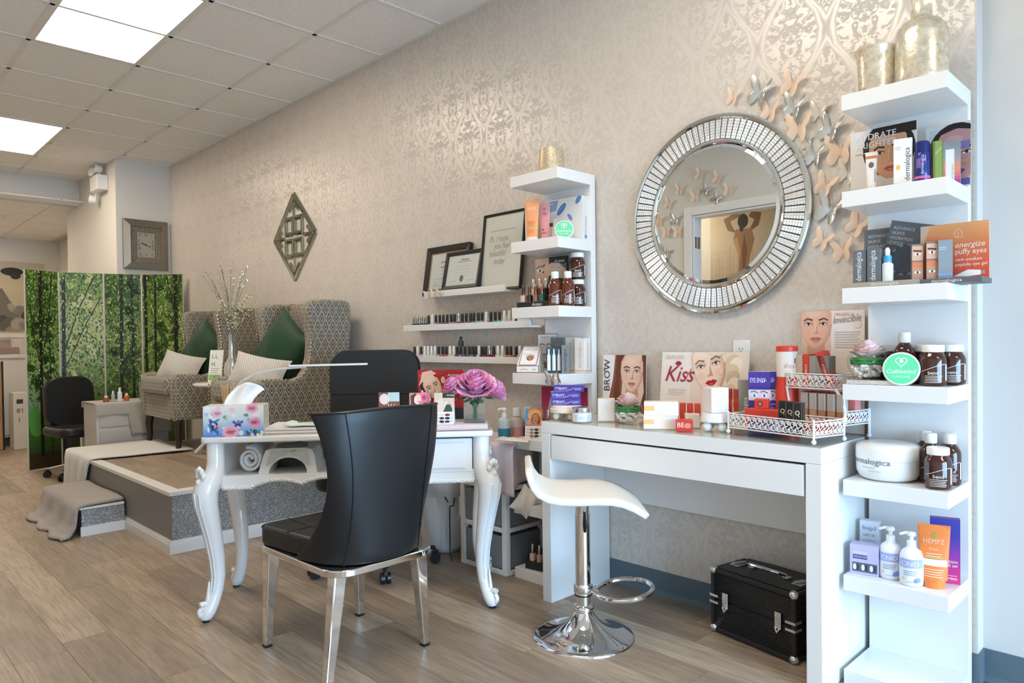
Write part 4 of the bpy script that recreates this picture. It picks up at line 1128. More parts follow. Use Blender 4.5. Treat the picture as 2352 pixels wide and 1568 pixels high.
def pillow(name, label, w, h, d, mat, loc, rot, n=17, pinch=.10):
    b = MB(); vs = []; fs = []
    def pt(i, j, sg):
        u, v = 2 * i / (n - 1) - 1, 2 * j / (n - 1) - 1
        e = (max(0, 1 - u ** 2) ** .62) * (max(0, 1 - v ** 2) ** .62)
        px = u * (1 - pinch * (1 - v * v) * u * u); pz = v * (1 - pinch * (1 - u * u) * v * v)
        return (px * w / 2, sg * e * d / 2 + .006 * math.sin(5 * u + 3 * v) * e, pz * h / 2)
    for sg in (-1, 1):
        o_ = len(vs)
        for i in range(n):
            for j in range(n): vs.append(pt(i, j, sg))
        for i in range(n - 1):
            for j in range(n - 1):
                f = (o_ + i * n + j, o_ + (i + 1) * n + j, o_ + (i + 1) * n + j + 1, o_ + i * n + j + 1); fs.append(f if sg < 0 else f[::-1])
    b.add(vs, fs); o = b.build(name, mat, None, smooth=180); o.location = loc; o.rotation_euler = tuple(R(a) for a in rot)
    return tag(o, label, 'pillow', 'throw pillows')
pillow('throw_pillow', 'dark green velvet pillow standing on its corner in the right armchair', .43, .43, .15, 'velvet_green', (-2.50, -.350, 1.095), (-14, 38, 10))
pillow('throw_pillow', 'dark green velvet pillow standing on its corner in the left armchair', .42, .42, .15, 'velvet_green', (-3.77, -.400, 1.080), (-14, 36, 10))
pillow('throw_pillow', 'cream lumbar pillow propped in front in the right armchair', .46, .26, .13, 'pillow_cream', (-2.52, -.52, .930), (-24, 9, 25))
pillow('throw_pillow', 'cream lumbar pillow propped in front in the left armchair', .46, .26, .13, 'pillow_cream', (-3.83, -.565, .940), (-24, 9, 20))

# ---- side table, vase of beaded branches, menu card
sd = thing('side_table', 'small round white side table between the two armchairs', 'side table', (-3.035, -.565, PZ))
MB().lathe([(.17, .495), (.182, .500), (.185, .508), (.182, .516), (.17, .520)], 32).build('table_top', 'white_gloss', sd, smooth=50)
MB().lathe([(.022, .14), (.030, .16), (.018, .20), (.016, .30), (.026, .36), (.018, .42), (.030, .48), (.06, .496)], 16).build('column', 'white_gloss', sd)
for k in range(3):
    a = R(225 + 120 * k); ca, sa = math.cos(a), math.sin(a)
    MB().tube([(ca * .015, sa * .015, .20), (ca * .07, sa * .07, .15), (ca * .13, sa * .13, .07), (ca * .19, sa * .19, .012)], [.020, .018, .015, .012], 8).build('leg', 'white_gloss', sd)
vs_ = thing('branch_vase', 'silver bottle vase of beaded silver branches and yellow buds between the armchairs', 'vase', (-2.945, -.515, PZ + .5205))
MB().lathe([(.045, 0), (.052, .02), (.055, .08), (.050, .13), (.028, .17), (.021, .20), (.020, .33), (.026, .345), (.022, .345)], 20).build('bottle', principled('silvered_glass', (.8, .8, .78), .12, .9), vs_, smooth=60)
rv = random.Random(5)
br = MB(); bd = MB(); yb = MB()
for k in range(26):
    yell = k % 3 == 2
    a = rv.random() * 6.283; sp_ = (.10 + .17 * rv.random()) if not yell else (.20 + .13 * rv.random()); h = (.34 + .16 * rv.random()) if not yell else (.17 + .12 * rv.random())
    pts = [(math.cos(a) * sp_ * t ** 1.6, math.sin(a) * sp_ * t ** 1.6 * .7, .33 + h * (t if not yell else 1.35 * t - .35 * t * t)) for t in [i / 9 for i in range(10)]]
    br.tube(pts, .0018, 4)
    for i in range(2, 10):
        for j in range(2):
            q = Vector(pts[i]); q += Vector((rv.uniform(-.008, .008), rv.uniform(-.008, .008), rv.uniform(-.012, .012))) * (1.8 if yell else 1)
            (yb if yell else bd).ball(tuple(q), .0052 if not yell else .0062, 5, 4)
br.build('stems', cmat('7b7a5e', .6), vs_); b1 = bd.build('silver_beads', 'bead_silver', vs_); b1['kind'] = 'stuff'; b2 = yb.build('yellow_buds', 'bud_yellow', vs_); b2['kind'] = 'stuff'
def menu(p, w, h):
    p.rect(0, 0, w, h, 'e9e7e0'); p.rect(.004, .02, w - .004, .055, '8fc46a'); p.text('L.L', .02, h - .06, .028, '4b4a46'); p.text('H.', .02, h * .5, .03, '4b4a46'); p.lines(.02, w - .02, h * .42, 5, .016, .004, '8d8b86')
card('menu_card', 'white menu card with a green stripe standing on the side table', 'menu', (-3.055, -.600, PZ + .5205), 35, .105, .235, menu, tilt=10, th=.008)

# ---- forest print folding screen
scn = thing('folding_screen', 'four panel folding screen printed with a green forest', 'folding screen', (-5.45, -.67, 0))
PTS = [(-5.50, -1.295), (-5.625, -1.010), (-5.560, -.650), (-5.450, -.345), (-5.150, -.062)]
SHT = 1.825
rs = random.Random(11)
for k in range(4):
    (xa, ya), (xb, yb_) = PTS[k], PTS[k + 1]; Wd = math.hypot(xb - xa, yb_ - ya) - .008; ang = math.degrees(math.atan2(yb_ - ya, xb - xa))
    pnl = bpy.data.objects.new('screen_panel', None)
    fr_ = MB().box(.004, Wd + .004, 0, .022, .015, SHT).build('screen_panel', cmat('d9d6cb', .6), scn, smooth=0)
    fr_.location = (xa + 5.45, ya + .67, 0); fr_.rotation_euler = (0, 0, R(ang)); bpy.data.objects.remove(pnl)
    H0 = .016; H = SHT - .002; p = PR(Wd, H)
    low = ['2c2a14', '3f6f26', '86a882', 'a9bf86', '7f9a45', '4f6e28', '48652a'] if k == 0 else (['2c2716', '44421f', '5c6a2a', '8b9a4a', 'c3c98a', 'a5b066', '5d7a30'] if k == 1 else ['28250f', '33401a', '45602a', '6d8440', '8b9a58', '5f7a38', '3f5a24'])
    p.vgrad(0, H0, Wd, H, low, 28)
    if k == 0: p.ell(Wd * .25, .45, Wd * .25, .14, '5fa34a'); p.ell(Wd * .6, .58, Wd * .28, .10, '9db9a8'); p.rect(0, H0, Wd, .16, '3a2f1a')
    def leaves(n, z0, z1, cols, s0, s1, dens=None):
        for _ in range(n):
            x = rs.uniform(.004, Wd - .004); z = rs.uniform(z0, z1); a = rs.uniform(40, 140); s = rs.uniform(s0, s1)
            ca, sa = math.cos(R(a)) * s, math.sin(R(a)) * s
            q = [(x - ca, z - sa), (x + sa * .4, z - ca * .4), (x + ca, z + sa), (x - sa * .4, z + ca * .4)]
            q = [(min(max(X, .001), Wd - .001), min(max(Z, H0), H)) for X, Z in q]
            p.poly(q, rs.choice(cols)); p.k -= 1
        p.k += 1
    G1 = ['3f6a1e', '56812b', '2f5218', '6d9a36', '234012', '7fa844', '1d3510']; G2 = ['c9cf78', 'e3e2a6', 'a9bd54', 'd6dba0', '93b048']; G3 = ['1a2a0d', '22380f', '2c4a15']
    leaves(650, .62, H, G1, .010, .022); leaves(230, .75, H, G2, .006, .014)
    for _ in range(26):
        xx, zz = rs.uniform(.03, Wd - .03), rs.uniform(.8, H - .05); p.ell(xx, zz, rs.uniform(.02, .05), rs.uniform(.03, .08), rs.choice(['2c4a15', '35561c', '24400f'] if k != 1 else ['b5bd72', 'c9cd92', '7d9444']), rs.uniform(0, 180), 9); p.k -= 1
    p.k += 1
    leaves(260, .7, H, G1, .008, .018); leaves(90, .8, H, G2, .006, .012)
    trunks = {0: [(.42, .03, 1.0, .44), (.72, .010, .7, .70)], 1: [(.06, .03, .98, .10)], 2: [(.42, .030, 1.0, .46), (.78, .024, 1.0, .74)], 3: [(.10, .030, 1.0, .08), (.30, .022, 1.0, .33), (.83, .040, 1.0, .83)]}[k]
    for fx, tw_, top, fx2 in trunks:
        p.line([(Wd * fx, .12 if k == 0 else H0), (Wd * (fx * .7 + fx2 * .3 - .01), .7), (Wd * fx2, H * top)], tw_, '14140d')
    if k == 0: p.line([(Wd * .43, .9), (Wd * .2, 1.25), (Wd * .12, 1.5)], .010, '1b1c10'); p.line([(Wd * .43, 1.0), (Wd * .65, 1.3), (Wd * .8, 1.8)], .012, '1b1c10'); p.line([(Wd * .42, .70), (Wd * .2, .85)], .007, '1b1c10')
    if k == 1: p.line([(Wd * .1, 1.1), (Wd * .45, 1.5), (Wd * .8, 1.8)], .012, '1b1c10'); p.line([(Wd * .08, .9), (Wd * .6, 1.35), (Wd * .95, 1.6)], .009, '20210f')
    if k == 3: p.line([(Wd * .8, 1.4), (Wd * .62, 1.8)], .012, '1b1c10'); p.line([(Wd * .83, 1.5), (Wd * .95, 1.8)], .010, '1b1c10')
    leaves(130, .55, H, G3, .008, .018); leaves(420, .75, H, G1 + G1 + G2, .007, .015)
    if k in (2, 3): leaves(160, .15, .9, G3 + ['3c4a1a', '55702a'], .012, .03)
    pr_ = p.build('print', fr_, (.004, 0, 0), label='green forest photograph')
    fr_['label'] = 'screen panel with forest print'
    if k:
        MB().lathe([(.009, .02), (.009, SHT - .005)], 8).build('hinge_post', cmat('cfcabd', .4), scn).location = (xa + 5.45, ya + .67, 0)

# ---- low pedicure chair and towel covered trolley in front of the screen
pc = thing('pedicure_stool', 'low black pedicure chair on casters in front of the forest screen', 'chair', (-4.95, -1.0, 0), 280)
office_chair(pc, .42, .44, .40, .44, .27, 'chrome', False)
tr = thing('pedicure_trolley', 'small drawer trolley beside the left armchair, draped with a beige towel', 'trolley', (-4.40, -.80, 0))
MB().box(-.185, .185, -.27, .27, .06, .66).build('frame', cmat('c9c5be', .4), tr, smooth=0, bevel=.006)
for z in (.10, .29, .48): MB().box(.185, .198, -.25, .25, z, z + .16).build('drawer', cmat('bdb6ae', .35), tr, smooth=0, bevel=.004)
for x in (-.15, .15):
    for y in (-.22, .22): MB().lathe([(.004, -.012), (.03, -.012), (.03, .012), (.004, .012)], 12, 0, Matrix.Translation((x, y, .03)) @ Matrix.Rotation(R(90), 4, 'X')).build('caster', 'black_plastic', tr)
ct = MB()
def ctf(u, v):
    # across the top then over the +x side
    prof = [(-.20, .62), (-.20, .668), (0, .670), (.19, .670), (.203, .660), (.206, .58), (.210, .48), (.212, .40)]
    t = v * 7; i = min(int(t), 6); f = t - i; x = prof[i][0] * (1 - f) + prof[i + 1][0] * f; z = prof[i][1] * (1 - f) + prof[i + 1][1] * f
    if v > .6: z = max(z, (.58 if u < .45 else .38)) ; x += .006 * math.sin(u * 20)
    return (x, -.28 + .56 * u, z)
ct.grid(ctf, 25, 25)
cto = ct.build('trolley_towel', 'towel_cart', None, smooth=60, solid=.008); cto.location = (-4.40, -.80, 0); tag(cto, 'beige towel hanging over the drawer trolley', 'towel')
for n, (y, hgt, rad, col, nm, lab) in enumerate(((-.98, .050, .024, 'a5552c', 'polish_jar', 'small amber jar on the towel covered trolley, nearest the black chair'), (-.93, .085, .014, 'b9b9b9', 'nail_file_tube', 'small silver tube standing on the towel covered trolley'), (-.88, .11, .018, 'e8e8e6', 'spray_bottle', 'white pointed bottle on the towel covered trolley'), (-.83, .06, .020, 'd2622c', 'polish_jar', 'orange jar on the towel covered trolley'))):
    o = thing(nm, lab, 'bottle', (-4.28, y, .676)); MB().lathe([(rad, 0), (rad, hgt * .62), (rad * .55, hgt * .72), (rad * .5, hgt * .72)], 14).build('body', cmat(col, .25), o)
    MB().lathe([(rad * .55, hgt * .72), (rad * .5, hgt)], 12).build('cap', 'cap_white', o)
o = thing('spray_bottle', 'clear spray bottle standing at the back of the trolley', 'bottle', (-4.42, -.66, .676))
MB().lathe([(.03, 0), (.03, .12), (.014, .15)], 14).build('body', 'plastic_smoke', o); MB().lathe([(.016, .15), (.016, .20)], 12).build('cap', 'cap_white', o)
tw3 = pillow('rolled_towel', 'crumpled white towel lying on top of the trolley', .26, .14, .13, 'towel_white', (-4.42, -.50, .745), (0, 0, 60)); tw3['category'] = 'towel'; del tw3['group']

# ---- back room: cabinet, storage box, picture, board, smoke detector
cb = thing('cabinet', 'white base cabinet in the back room left of the screen', 'cabinet', (-7.95, -1.13, 0))
MB().box(-.27, .26, -.30, .30, .10, 1.0).build('body', 'white_lacquer', cb, smooth=0, bevel=.003)
MB().box(-.27, .22, -.29, .29, 0, .10).build('plinth', cmat('565049', .5), cb, smooth=0)
MB().box(-.29, .29, -.33, .33, 1.0, 1.04).build('worktop', 'white_lacquer', cb, smooth=0, bevel=.004)
MB().box(.26, .275, -.29, .29, .13, .97).build('door', 'white_lacquer', cb, smooth=0, bevel=.003)
o = thing('storage_box', 'clear plastic storage box with red and grey contents on the back room cabinet', 'box', (-7.95, -1.10, 1.0405))
MB().box(-.17, .17, -.20, .20, .0, .19).build('tub', principled('clear_plastic', hx('d8d2cb'), .3, alpha=.35), o, smooth=0, bevel=.01)
MB().box(-.18, .18, -.21, .21, .19, .205).build('lid', cmat('d8d4ce', .35), o, smooth=0, bevel=.004)
for x, y, z, c in ((.05, -.08, .005, '77716d'), (.06, .06, .005, '9a4b47'), (.04, -.02, .09, 'b86a63')): MB().box(x - .08, x + .08, y - .09, y + .09, z, z + .08).build('contents', cmat(c, .5), o, smooth=0, bevel=.01)
o = thing('white_carton', 'tall narrow white carton with dark print standing beside the screen', 'box', (-7.42, -1.06, 0)); MB().box(-.12, .12, -.05, .10, 0, .62).build('carton', cmat('e4e0da', .5), o, smooth=0)
p = PR(); p.rect(.03, .50, .09, .55, '4a4744'); p.text('81', .03, .40, .05, '4a4744'); p.text('1', .05, .30, .05, '4a4744'); p.build('print', o, (.12, -.05, 0), (0, 0, R(90)))
def old_picture(p, w, h):
    p.vgrad(0, 0, w, h, ['8d857b', 'b3a995', 'c4b9a2', 'bdb29d'], 16)
    p.poly([(w * .30, h * .25), (w * .42, h * .55), (w * .50, h * .62), (w * .62, h * .38), (w * .72, h * .28), (w * .66, h * .06), (w * .25, h * .05)], '6f6c68')
    for i in range(26): a = i * 2.4; p.ell(w * (.15 + .7 * ((i * .37) % 1)), h * (.06 + .28 * ((i * .61) % 1)), w * .07, h * .045, ('4a4844', '7d7a74', '9b968d', '5d5a56')[i % 4], a * 57)
    p.ell(w * .62, h * .86, w * .13, h * .06, '2e2b28'); p.ell(w * .66, h * .80, w * .06, h * .05, '38332e')
o = card('canvas_picture', 'faded grey and beige canvas picture on the back room wall', 'picture', (-10.38, -.72, 1.36), 90, 1.05, 1.0, old_picture, th=.03); o.location.x = -10.365
lb = thing('wooden_board', 'light wooden board with dark edge leaning at the far left', 'board', (-7.40, -1.195, 0), 0)
MB().box(-.012, .012, -.45, 0, 0, .97).build('panel', 'oak', lb, smooth=0, bevel=.004); MB().box(-.014, .014, 0, .016, 0, .97).build('edge_strip', 'black_plastic', lb, smooth=0)
o = thing('smoke_detector', 'small round smoke detector on the back room ceiling', 'smoke detector', (-8.3, -1.0, 2.684)); MB().lathe([(.03, 0), (.055, .008), (.06, .024)], 18).build('housing', 'plastic_white', o); MB().lathe([(.012, -.004), (.014, 0)], 10).build('sensor', cmat('9b9791', .4), o)

# ================================================================== MAKERS FOR SMALL GOODS
def cylprint(parent, r, a0, draw, W, H, z=0, name='label_print'):
    p = PR(); draw(p, W, H); return p.build(name, parent, (0, 0, z), cyl=(r, a0, W / 2))
_jm = {}
def cached(key, fn):
    if key not in _jm: _jm[key] = fn()
    return _jm[key]
def part(me, name, parent, label=None):
    o = inst(me, name, parent)
    if label: o['label'] = label
    return o
def bend_print(p, w, h):
    p.line([(w * (.05 + .9 * t / 8), h * (.62 + .18 * math.sin(t / 8 * 2.6 - 1.0))) for t in range(9)], .0016, 'd9cfc8')
    p.text('bend', w * .50, h * .36, .0105, 'efe9e4', 'C'); p.lines(w * .22, w * .80, h * .28, 5, .0048, .0018, 'd5cac3')
    p.rect(w * .93, h * .10, w, h * .78, 'e9e6e2')
def amber_jar(loc, label, face=-75, group='amber supplement jars'):
    o = thing('supplement_jar', label, 'jar', loc, 0, group)
    part(cached('jar', lambda: MB().lathe([(.030, 0), (.036, .004), (.0375, .012), (.0375, .080), (.034, .090), (.029, .097), (.027, .102)], 28).mesh('glass', 'amber', 50)), 'glass', o)
    part(cached('jarlid', lambda: MB().lathe([(.029, .102), (.0305, .103), (.0305, .121), (.029, .124)], 28).mesh('lid', 'cap_white', 50)), 'lid', o)
    p = PR(); bend_print(p, .085, .07); p.build('label_print', o, (0, 0, .010), cyl=(.0377, face, .0425))
    return o
def amber_bottle(loc, label, face=-75, light=False, group='amber supplement bottles', s=1.0):
    o = thing('supplement_bottle', label, 'bottle', loc, 0, group); o.scale = (s, s, s); m = 'amber_light' if light else 'amber'
    part(cached('btl' + m, lambda: MB().lathe([(.026, 0), (.030, .004), (.031, .010), (.031, .092), (.029, .104), (.021, .117), (.0155, .123), (.015, .128)], 26).mesh('glass', m, 50)), 'glass', o)
    part(cached('btlcap', lambda: MB().lathe([(.0165, .126), (.0175, .128), (.0175, .152), (.0165, .157)], 22).mesh('cap', 'cap_white', 50)), 'cap', o)
    p = PR(); bend_print(p, .070, .075); p.build('label_print', o, (0, 0, .012), cyl=(.0312, face, .035))
    return o
def polish(loc, label, glass, cap='1d1c1c', h=.072, group='nail polish bottles', rz=0, metal=False, tall=False):
    o = thing('nail_polish', label, 'nail polish', loc, rz, group)
    ch = h - .034
    part(cached(('pb', glass), lambda: MB().rbox(-.0115, .0115, -.0115, .0115, 0, .032, .004).lathe([(.006, .032), (.006, .036)], 8).mesh('bottle', cmat(glass, .08, coat=.4), 40)), 'bottle', o)
    part(cached(('pc', cap, ch, metal), lambda: MB().lathe([(.0085, .0345), (.0088, .036), (.0070, .034 + ch - .001), (.0062, .034 + ch)], 14).mesh('cap', cmat(cap, .22 if metal else .35, 1.0 if metal else 0.0), 50)), 'cap', o)
    return o
def tube_mesh(w, d, h, zc):
    b = MB()
    def fn(u, v):
        a = u * 2 * math.pi; t = max(0, v) ** .9; x = math.cos(a) * (w * .40 + w * .10 * t); y = math.sin(a) * (d / 2 * (1 - t) + .0012)
        return (x, y, zc + (h - zc) * v)
    b.grid(fn, 24, 10, cu=True); b.box(-w * .5, w * .5, -.0014, .0014, h - .008, h); return b
def squeeze_tube(name, label, loc, rz, w, h, col, draw, cap='e9e6e2', group=None, capr=None):
    o = thing(name, label, 'tube', loc, rz, group); zc = h * .12
    cr = capr or w * .40
    MB().lathe([(cr, 0), (cr, zc)], 24, sy=.62 * (.5 * w / cr) if cr > w * .3 else 1).build('cap', cmat(cap, .3), o)
    tube_mesh(w, w * .5, h, zc).build('body', cmat(col, .3, coat=.2), o, smooth=60)
    p = PR(); draw(p, w * .8, h - zc)
    W_, H_ = w * .8, h - zc
    def wrap(x, y, z):
        v = min(max(z / H_, 0), 1); t = v ** .9; xx = (x - W_ / 2); hw = (w * .40 + w * .10 * t); hd = (w * .25 * (1 - t) + .0012)
        c = max(-.98, min(.98, xx / hw)); return (xx, -hd * math.sqrt(1 - c * c) + y - .0003, zc + z)
    p.build('print', o, fn=wrap)
    return o
def pump_head(o, r, z, col='cap_white', nz=(0, -1)):
    b = MB(); b.lathe([(r * .62, z), (r * .62, z + .018), (r * .5, z + .020)], 18); b.lathe([(.006, z + .02), (.006, z + .034)], 10); b.lathe([(.012, z + .034), (.013, z + .036), (.012, z + .044), (.006, z + .047)], 14)
    b.tube([(0, 0, z + .041), (nz[0] * .016, nz[1] * .016, z + .042), (nz[0] * .032, nz[1] * .032, z + .036)], [.006, .005, .004], 8)
    return b.build('pump', col, o)
def petal(b, c, ang, r, h, opn, w=.8, curl=.25, mi=0, n=6):
    def fn(u, v):
        s = (u * 2 - 1); t = v
        wd = w * (.35 + .65 * math.sin(math.pi * min(t, .62) / 1.24)) * (1 - .25 * max(0, t - .8) / .2 * abs(s))
        a = ang + s * wd; rad = r * (.25 + .75 * t ** .75) * (1 + opn * t * t) + .04 * r * math.sin(s * 6 + ang) * t
        z = h * (t - curl * opn * t ** 3 - .10 * s * s * t)
        return (c[0] + rad * math.cos(a), c[1] + rad * math.sin(a), c[2] + z)
    b.grid(fn, n, n, mi)
def rose(parent, c, r, mats, seed=1, name='rose', tilt=(0, 0)):
    rs_ = random.Random(seed); b = MB(); T = Matrix.Translation(c) @ Matrix.Rotation(R(tilt[0]), 4, 'X') @ Matrix.Rotation(R(tilt[1]), 4, 'Y'); b.M = T
    rings = [(3, .14, 1.0, .0, 1.3), (4, .28, 1.0, .0, 1.2), (5, .42, .98, .05, 1.1), (6, .56, .92, .10, 1.0), (7, .70, .82, .16, .9), (8, .82, .66, .24, .85), (8, .92, .44, .34, .8)]
    for k, (n, rr_, hh, op_, w) in enumerate(rings):
        for i in range(n): petal(b, (0, 0, -.25 * r - .03 * r * k), 2 * math.pi * i / n + k * .7 + rs_.uniform(-.15, .15), r * rr_, r * (hh + .30), op_, w, .30, mi=(1 if (i + k) % 2 else 0))
    o = b.build(name, mats, parent, smooth=180)
    return o
def terrarium(loc, label, s=1.0):
    o = thing('rose_bowl', label, 'bowl', loc, 0, 'glass bowls with a blush rose'); o.scale = (s, s, s)
    pr = []
    for k in range(13):
        a = R(-62 + 118 * k / 12); pr.append((.062 * math.cos(a), .054 + .058 * math.sin(a)))
    MB().lathe([(.001, .003), (.028, .003)] + pr, 32, cap=False).build('glass_bowl', 'glass', o, smooth=180)
    rp_ = random.Random(2); pb = MB()
    for _ in range(190):
        z = .010 + .036 * rp_.random(); rm = (.0585 ** 2 - (z - .054) ** 2) ** .5 - .010; a = rp_.random() * 6.283; q = rm * rp_.random() ** .35
        pb.ball((q * math.cos(a), q * math.sin(a), z), .0080 * rp_.uniform(.75, 1.15), 6, 4, sc=(1, 1.2, .8))
    pe = pb.build('pebbles', 'pebble_white', o); pe['kind'] = 'stuff'
    gr = MB()
    for k in range(5): gr.tube([((.048 + .002 * (k % 2)) * math.cos(2 * math.pi * i / 28), (.048 + .002 * (k % 2)) * math.sin(2 * math.pi * i / 28), .049 + .0045 * k + .002 * math.sin(i * 2.1 + k)) for i in range(28)], .0028, 5, closed=True)
    gr.build('grass_ring', 'grass_green', o)
    rose(o, (0, 0, .080), .046, ['rose_blush', principled('rose_blush_pale', hx('f8e0d8'), .6)], 4)
    return o
def tin(loc, rz, r, label, tilt=12):
    o = thing('round_tin', label, 'tin', loc, rz, 'green round tins'); o.rotation_euler = (R(-tilt), 0, R(rz))
    Mx = Matrix.Translation((0, 0, r)) @ X90
    MB().lathe([(r, -.022), (r, 0), (r * .95, .002)], 36, 0, Mx).build('tin_body', cmat('e4e2dc', .3), o)
    p = PR(); p.ell(r, r, r * .90, r * .90, '62cf97', n=36)
    hp = [(r + r * .30 * math.sin(t) ** 3, r * 1.42 + r * .022 * (13 * math.cos(t) - 5 * math.cos(2 * t) - 2 * math.cos(3 * t) - math.cos(4 * t)) * .85) for t in [2 * math.pi * i / 24 for i in range(25)]]
    p.line(hp, r * .05, 'dff3e8'); p.ell(r, r * 1.45, r * .11, r * .10, 'dff3e8', n=12); p.text('Cultivated', r, r * .72, r * .26, 'eaf8f1', 'C', shear=.3); p.text('NATURE', r, r * .46, r * .12, 'd7f0e3', 'C', sx=1.4)
    p.build('label_print', o, (-r, -.0022, 0)); return o
def derm(col='3a3a38'):
    def f(p, w, h): p.text('dermalogica', w * .62, h * .06, w * .42 if w < .05 else .016, col, 'L', rot=90, wmax=h * .88)
    return f

# ================================================================== ON AND AROUND THE MANICURE TABLE
TZ = .7502
# tissue box
tb = thing('tissue_box', 'flower and butterfly printed tissue box on the manicure table corner', 'tissue box', mtw(-.472, -.125, TZ), 55)
MB().box(-.118, .118, -.062, .062, 0, .125).build('carton', cmat('cfc6b6', .5), tb, smooth=0, bevel=.002)
def flowers(p, w, h):
    p.vgrad(0, 0, w, h, ['5c86c9', '8fb0dd', 'c3d2dc', 'd9dfd5', 'e8e3df'], 14)
    rf = random.Random(8)
    for i in range(36): p.ell(rf.uniform(.01, w - .01), rf.uniform(0.004, h * .95), rf.uniform(.006, .016), rf.uniform(.006, .013), rf.choice(['f0c4cf', 'efdfe4', 'bcd3c4', 'a9c2e4', 'e7e9e2', 'cfe0d2']), n=10); p.k -= 1
    p.k += 1
    def daisy(x, z, r, c, cc, n=14):
        for i in range(n): a = 360 * i / n; p.ell(x + r * .55 * math.cos(R(a)), z + r * .42 * math.sin(R(a)), r * .5, r * .16, c, a, 8); p.k -= 1
        p.k += 1; p.ell(x, z, r * .2, r * .16, cc, n=10)
    for i in range(34): a = rf.uniform(0, 360); p.ell(.026 + .03 * rf.random(), .012 + .055 * rf.random(), .012, .004, rf.choice(['2f62b5', '4b7cc9', '7da6e0', '25509c']), a, 8); p.k -= 1
    p.k += 1
    for i in range(26): a = rf.uniform(30, 150); p.ell(w * .72 + .05 * rf.random(), .004 + .02 * rf.random(), .010, .003, rf.choice(['2f62b5', '3d74c8', '5a8f4a', '7da6e0']), a, 8); p.k -= 1
    p.k += 1
    daisy(.105, .018, .034, 'f1a8be', 'c9456a'); daisy(.200, .055, .026, 'ee93b3', 'b23a63'); daisy(.190, h - .012, .026, 'f0a9c0', 'c9456a'); daisy(.055, h - .03, .022, 'f3c3d0', 'd98aa2')
    def bfly(x, z, s, c, d):
        for sg in (-1, 1):
            p.poly([(x, z), (x + sg * s, z + s * .9), (x + sg * s * 1.2, z + s * .3), (x + sg * s * .5, z)], c); p.poly([(x, z), (x + sg * s * .7, z - s * .1), (x + sg * s * .6, z - s * .7), (x + sg * s * .2, z - s * .5)], d)
        p.line([(x, z - s * .5), (x, z + s * .6)], s * .12, '1b1d33')
    bfly(.135, .050, .018, '3d55a8', '2b3c86'); bfly(.053, .045, .017, 'eab9a6', 'd79a88')
p = PR(); flowers(p, .236, .125); p.build('print', tb, (-.118, -.062, 0))
tis = MB()
def tisf(u, v):
    x = -.05 + .11 * u + .05 * v * v; y = .022 * math.sin(u * 9) * v - .01 + .02 * v; z = .118 + .095 * v * (.75 + .30 * math.sin(u * 3.0 + .3))
    return (x, y, z)
tis.grid(tisf, 22, 10); tis.build('tissue', 'tissue', tb, smooth=180, solid=.001)
# orangewood sticks in a glass
gs = thing('stick_holder', 'glass of orangewood sticks behind the tissue box', 'holder', mtw(-.562, .060, TZ))
MB().lathe([(.026, 0), (.030, .09), (.029, .09), (.025, .004), (.001, .004)], 20, cap=False).build('glass', 'glass', gs)
r_ = random.Random(1)
for i in range(14):
    a = r_.random() * 6.28; l = r_.uniform(.185, .205)
    MB().tube([(.008 * math.cos(a), .008 * math.sin(a), .006), (.026 * math.cos(a), .026 * math.sin(a), l)], .0032, 5).build('wooden_stick', 'bamboo_stick', gs)
# slim lamp arching over the table
lp = thing('desk_lamp', 'slim white arched desk lamp reaching over the manicure table', 'lamp', mtw(-.555, .135, TZ), 51.1)
MB().lathe([(.035, 0), (.035, .010), (.012, .014)], 20).build('base', 'white_gloss', lp)
ax = [(0.0, .012), (-.028, .10), (-.014, .155), (.03, .205), (.09, .240), (.17, .259), (.25, .266), (.32, .270)]
MB().tube([(x, 0, z) for x, z in ax], .0055, 8).build('arm', principled('lamp_arm_clear', hx('dcd9d2'), .2, alpha=.7), lp)
MB().box(.245, .60, -.012, .012, .268, .277, M=Matrix.Translation((0, 0, 0)) @ Matrix.Rotation(R(-.6), 4, 'Y')).build('light_bar', cmat('e3e1da', .3), lp, bevel=.003)
# folded towels
def folded(name, label, loc, rz, w, d, h, layers, mat, cat='towel', group=None):
    o = thing(name, label, cat, loc, rz, group); lh = h / layers
    for i in range(layers):
        def prof(i=i): return [(-d / 2 + lh / 2, lh * i)] 
        b = MB(); pts = []
        n = 6
        for k in range(n + 1): a = R(270 - 180 * k / n); pts.append((-d / 2 + lh / 2 + lh / 2 * .96 * math.cos(a), lh * i + lh / 2 + lh / 2 * .96 * math.sin(a)))
        pts += [(d / 2, lh * (i + .98)), (d / 2, lh * (i + .02))]
        vs = [(x, y, z) for x in (-w / 2 + .002 * i, w / 2 - .001 * i) for y, z in pts]; m = len(pts)
        b.add(vs, [tuple(range(m - 1, -1, -1)), tuple(range(m, 2 * m))] + [(q, (q + 1) % m, m + (q + 1) % m, m + q) for q in range(m)])
        b.build('fold', mat, o, smooth=40, bevel=.002)
    return o
folded('folded_towel', 'folded white towel on the manicure table beside the tissue box', mtw(-.185, -.035, TZ), 51.1, .35, .24, .026, 2, 'towel_white')
mc = MB().grid(lambda u, v: (-.13 + .26 * u + .015 * v, -.075 + .15 * v, .001 + .004 * abs(math.sin(u * 5 + v * 3)) + .010 * (u < .12) * (1 - u / .12)), 16, 12).build('cleaning_cloth', 'towel_mint', None, smooth=180, solid=.003)
mc.location = mtw(-.15, -.075, TZ + .029); mc.rotation_euler = (0, 0, R(54)); tag(mc, 'pale mint cloth lying on the folded white towel', 'cloth')
nf = MB().rbox(-.045, .045, -.005, .005, 0, .003, .004).build('nail_file', cmat('6a5348', .6), None); nf.location = mtw(-.185, -.085, TZ + .0405); nf.rotation_euler = (0, 0, R(58)); tag(nf, 'thin brown nail file on the mint cloth', 'nail file')
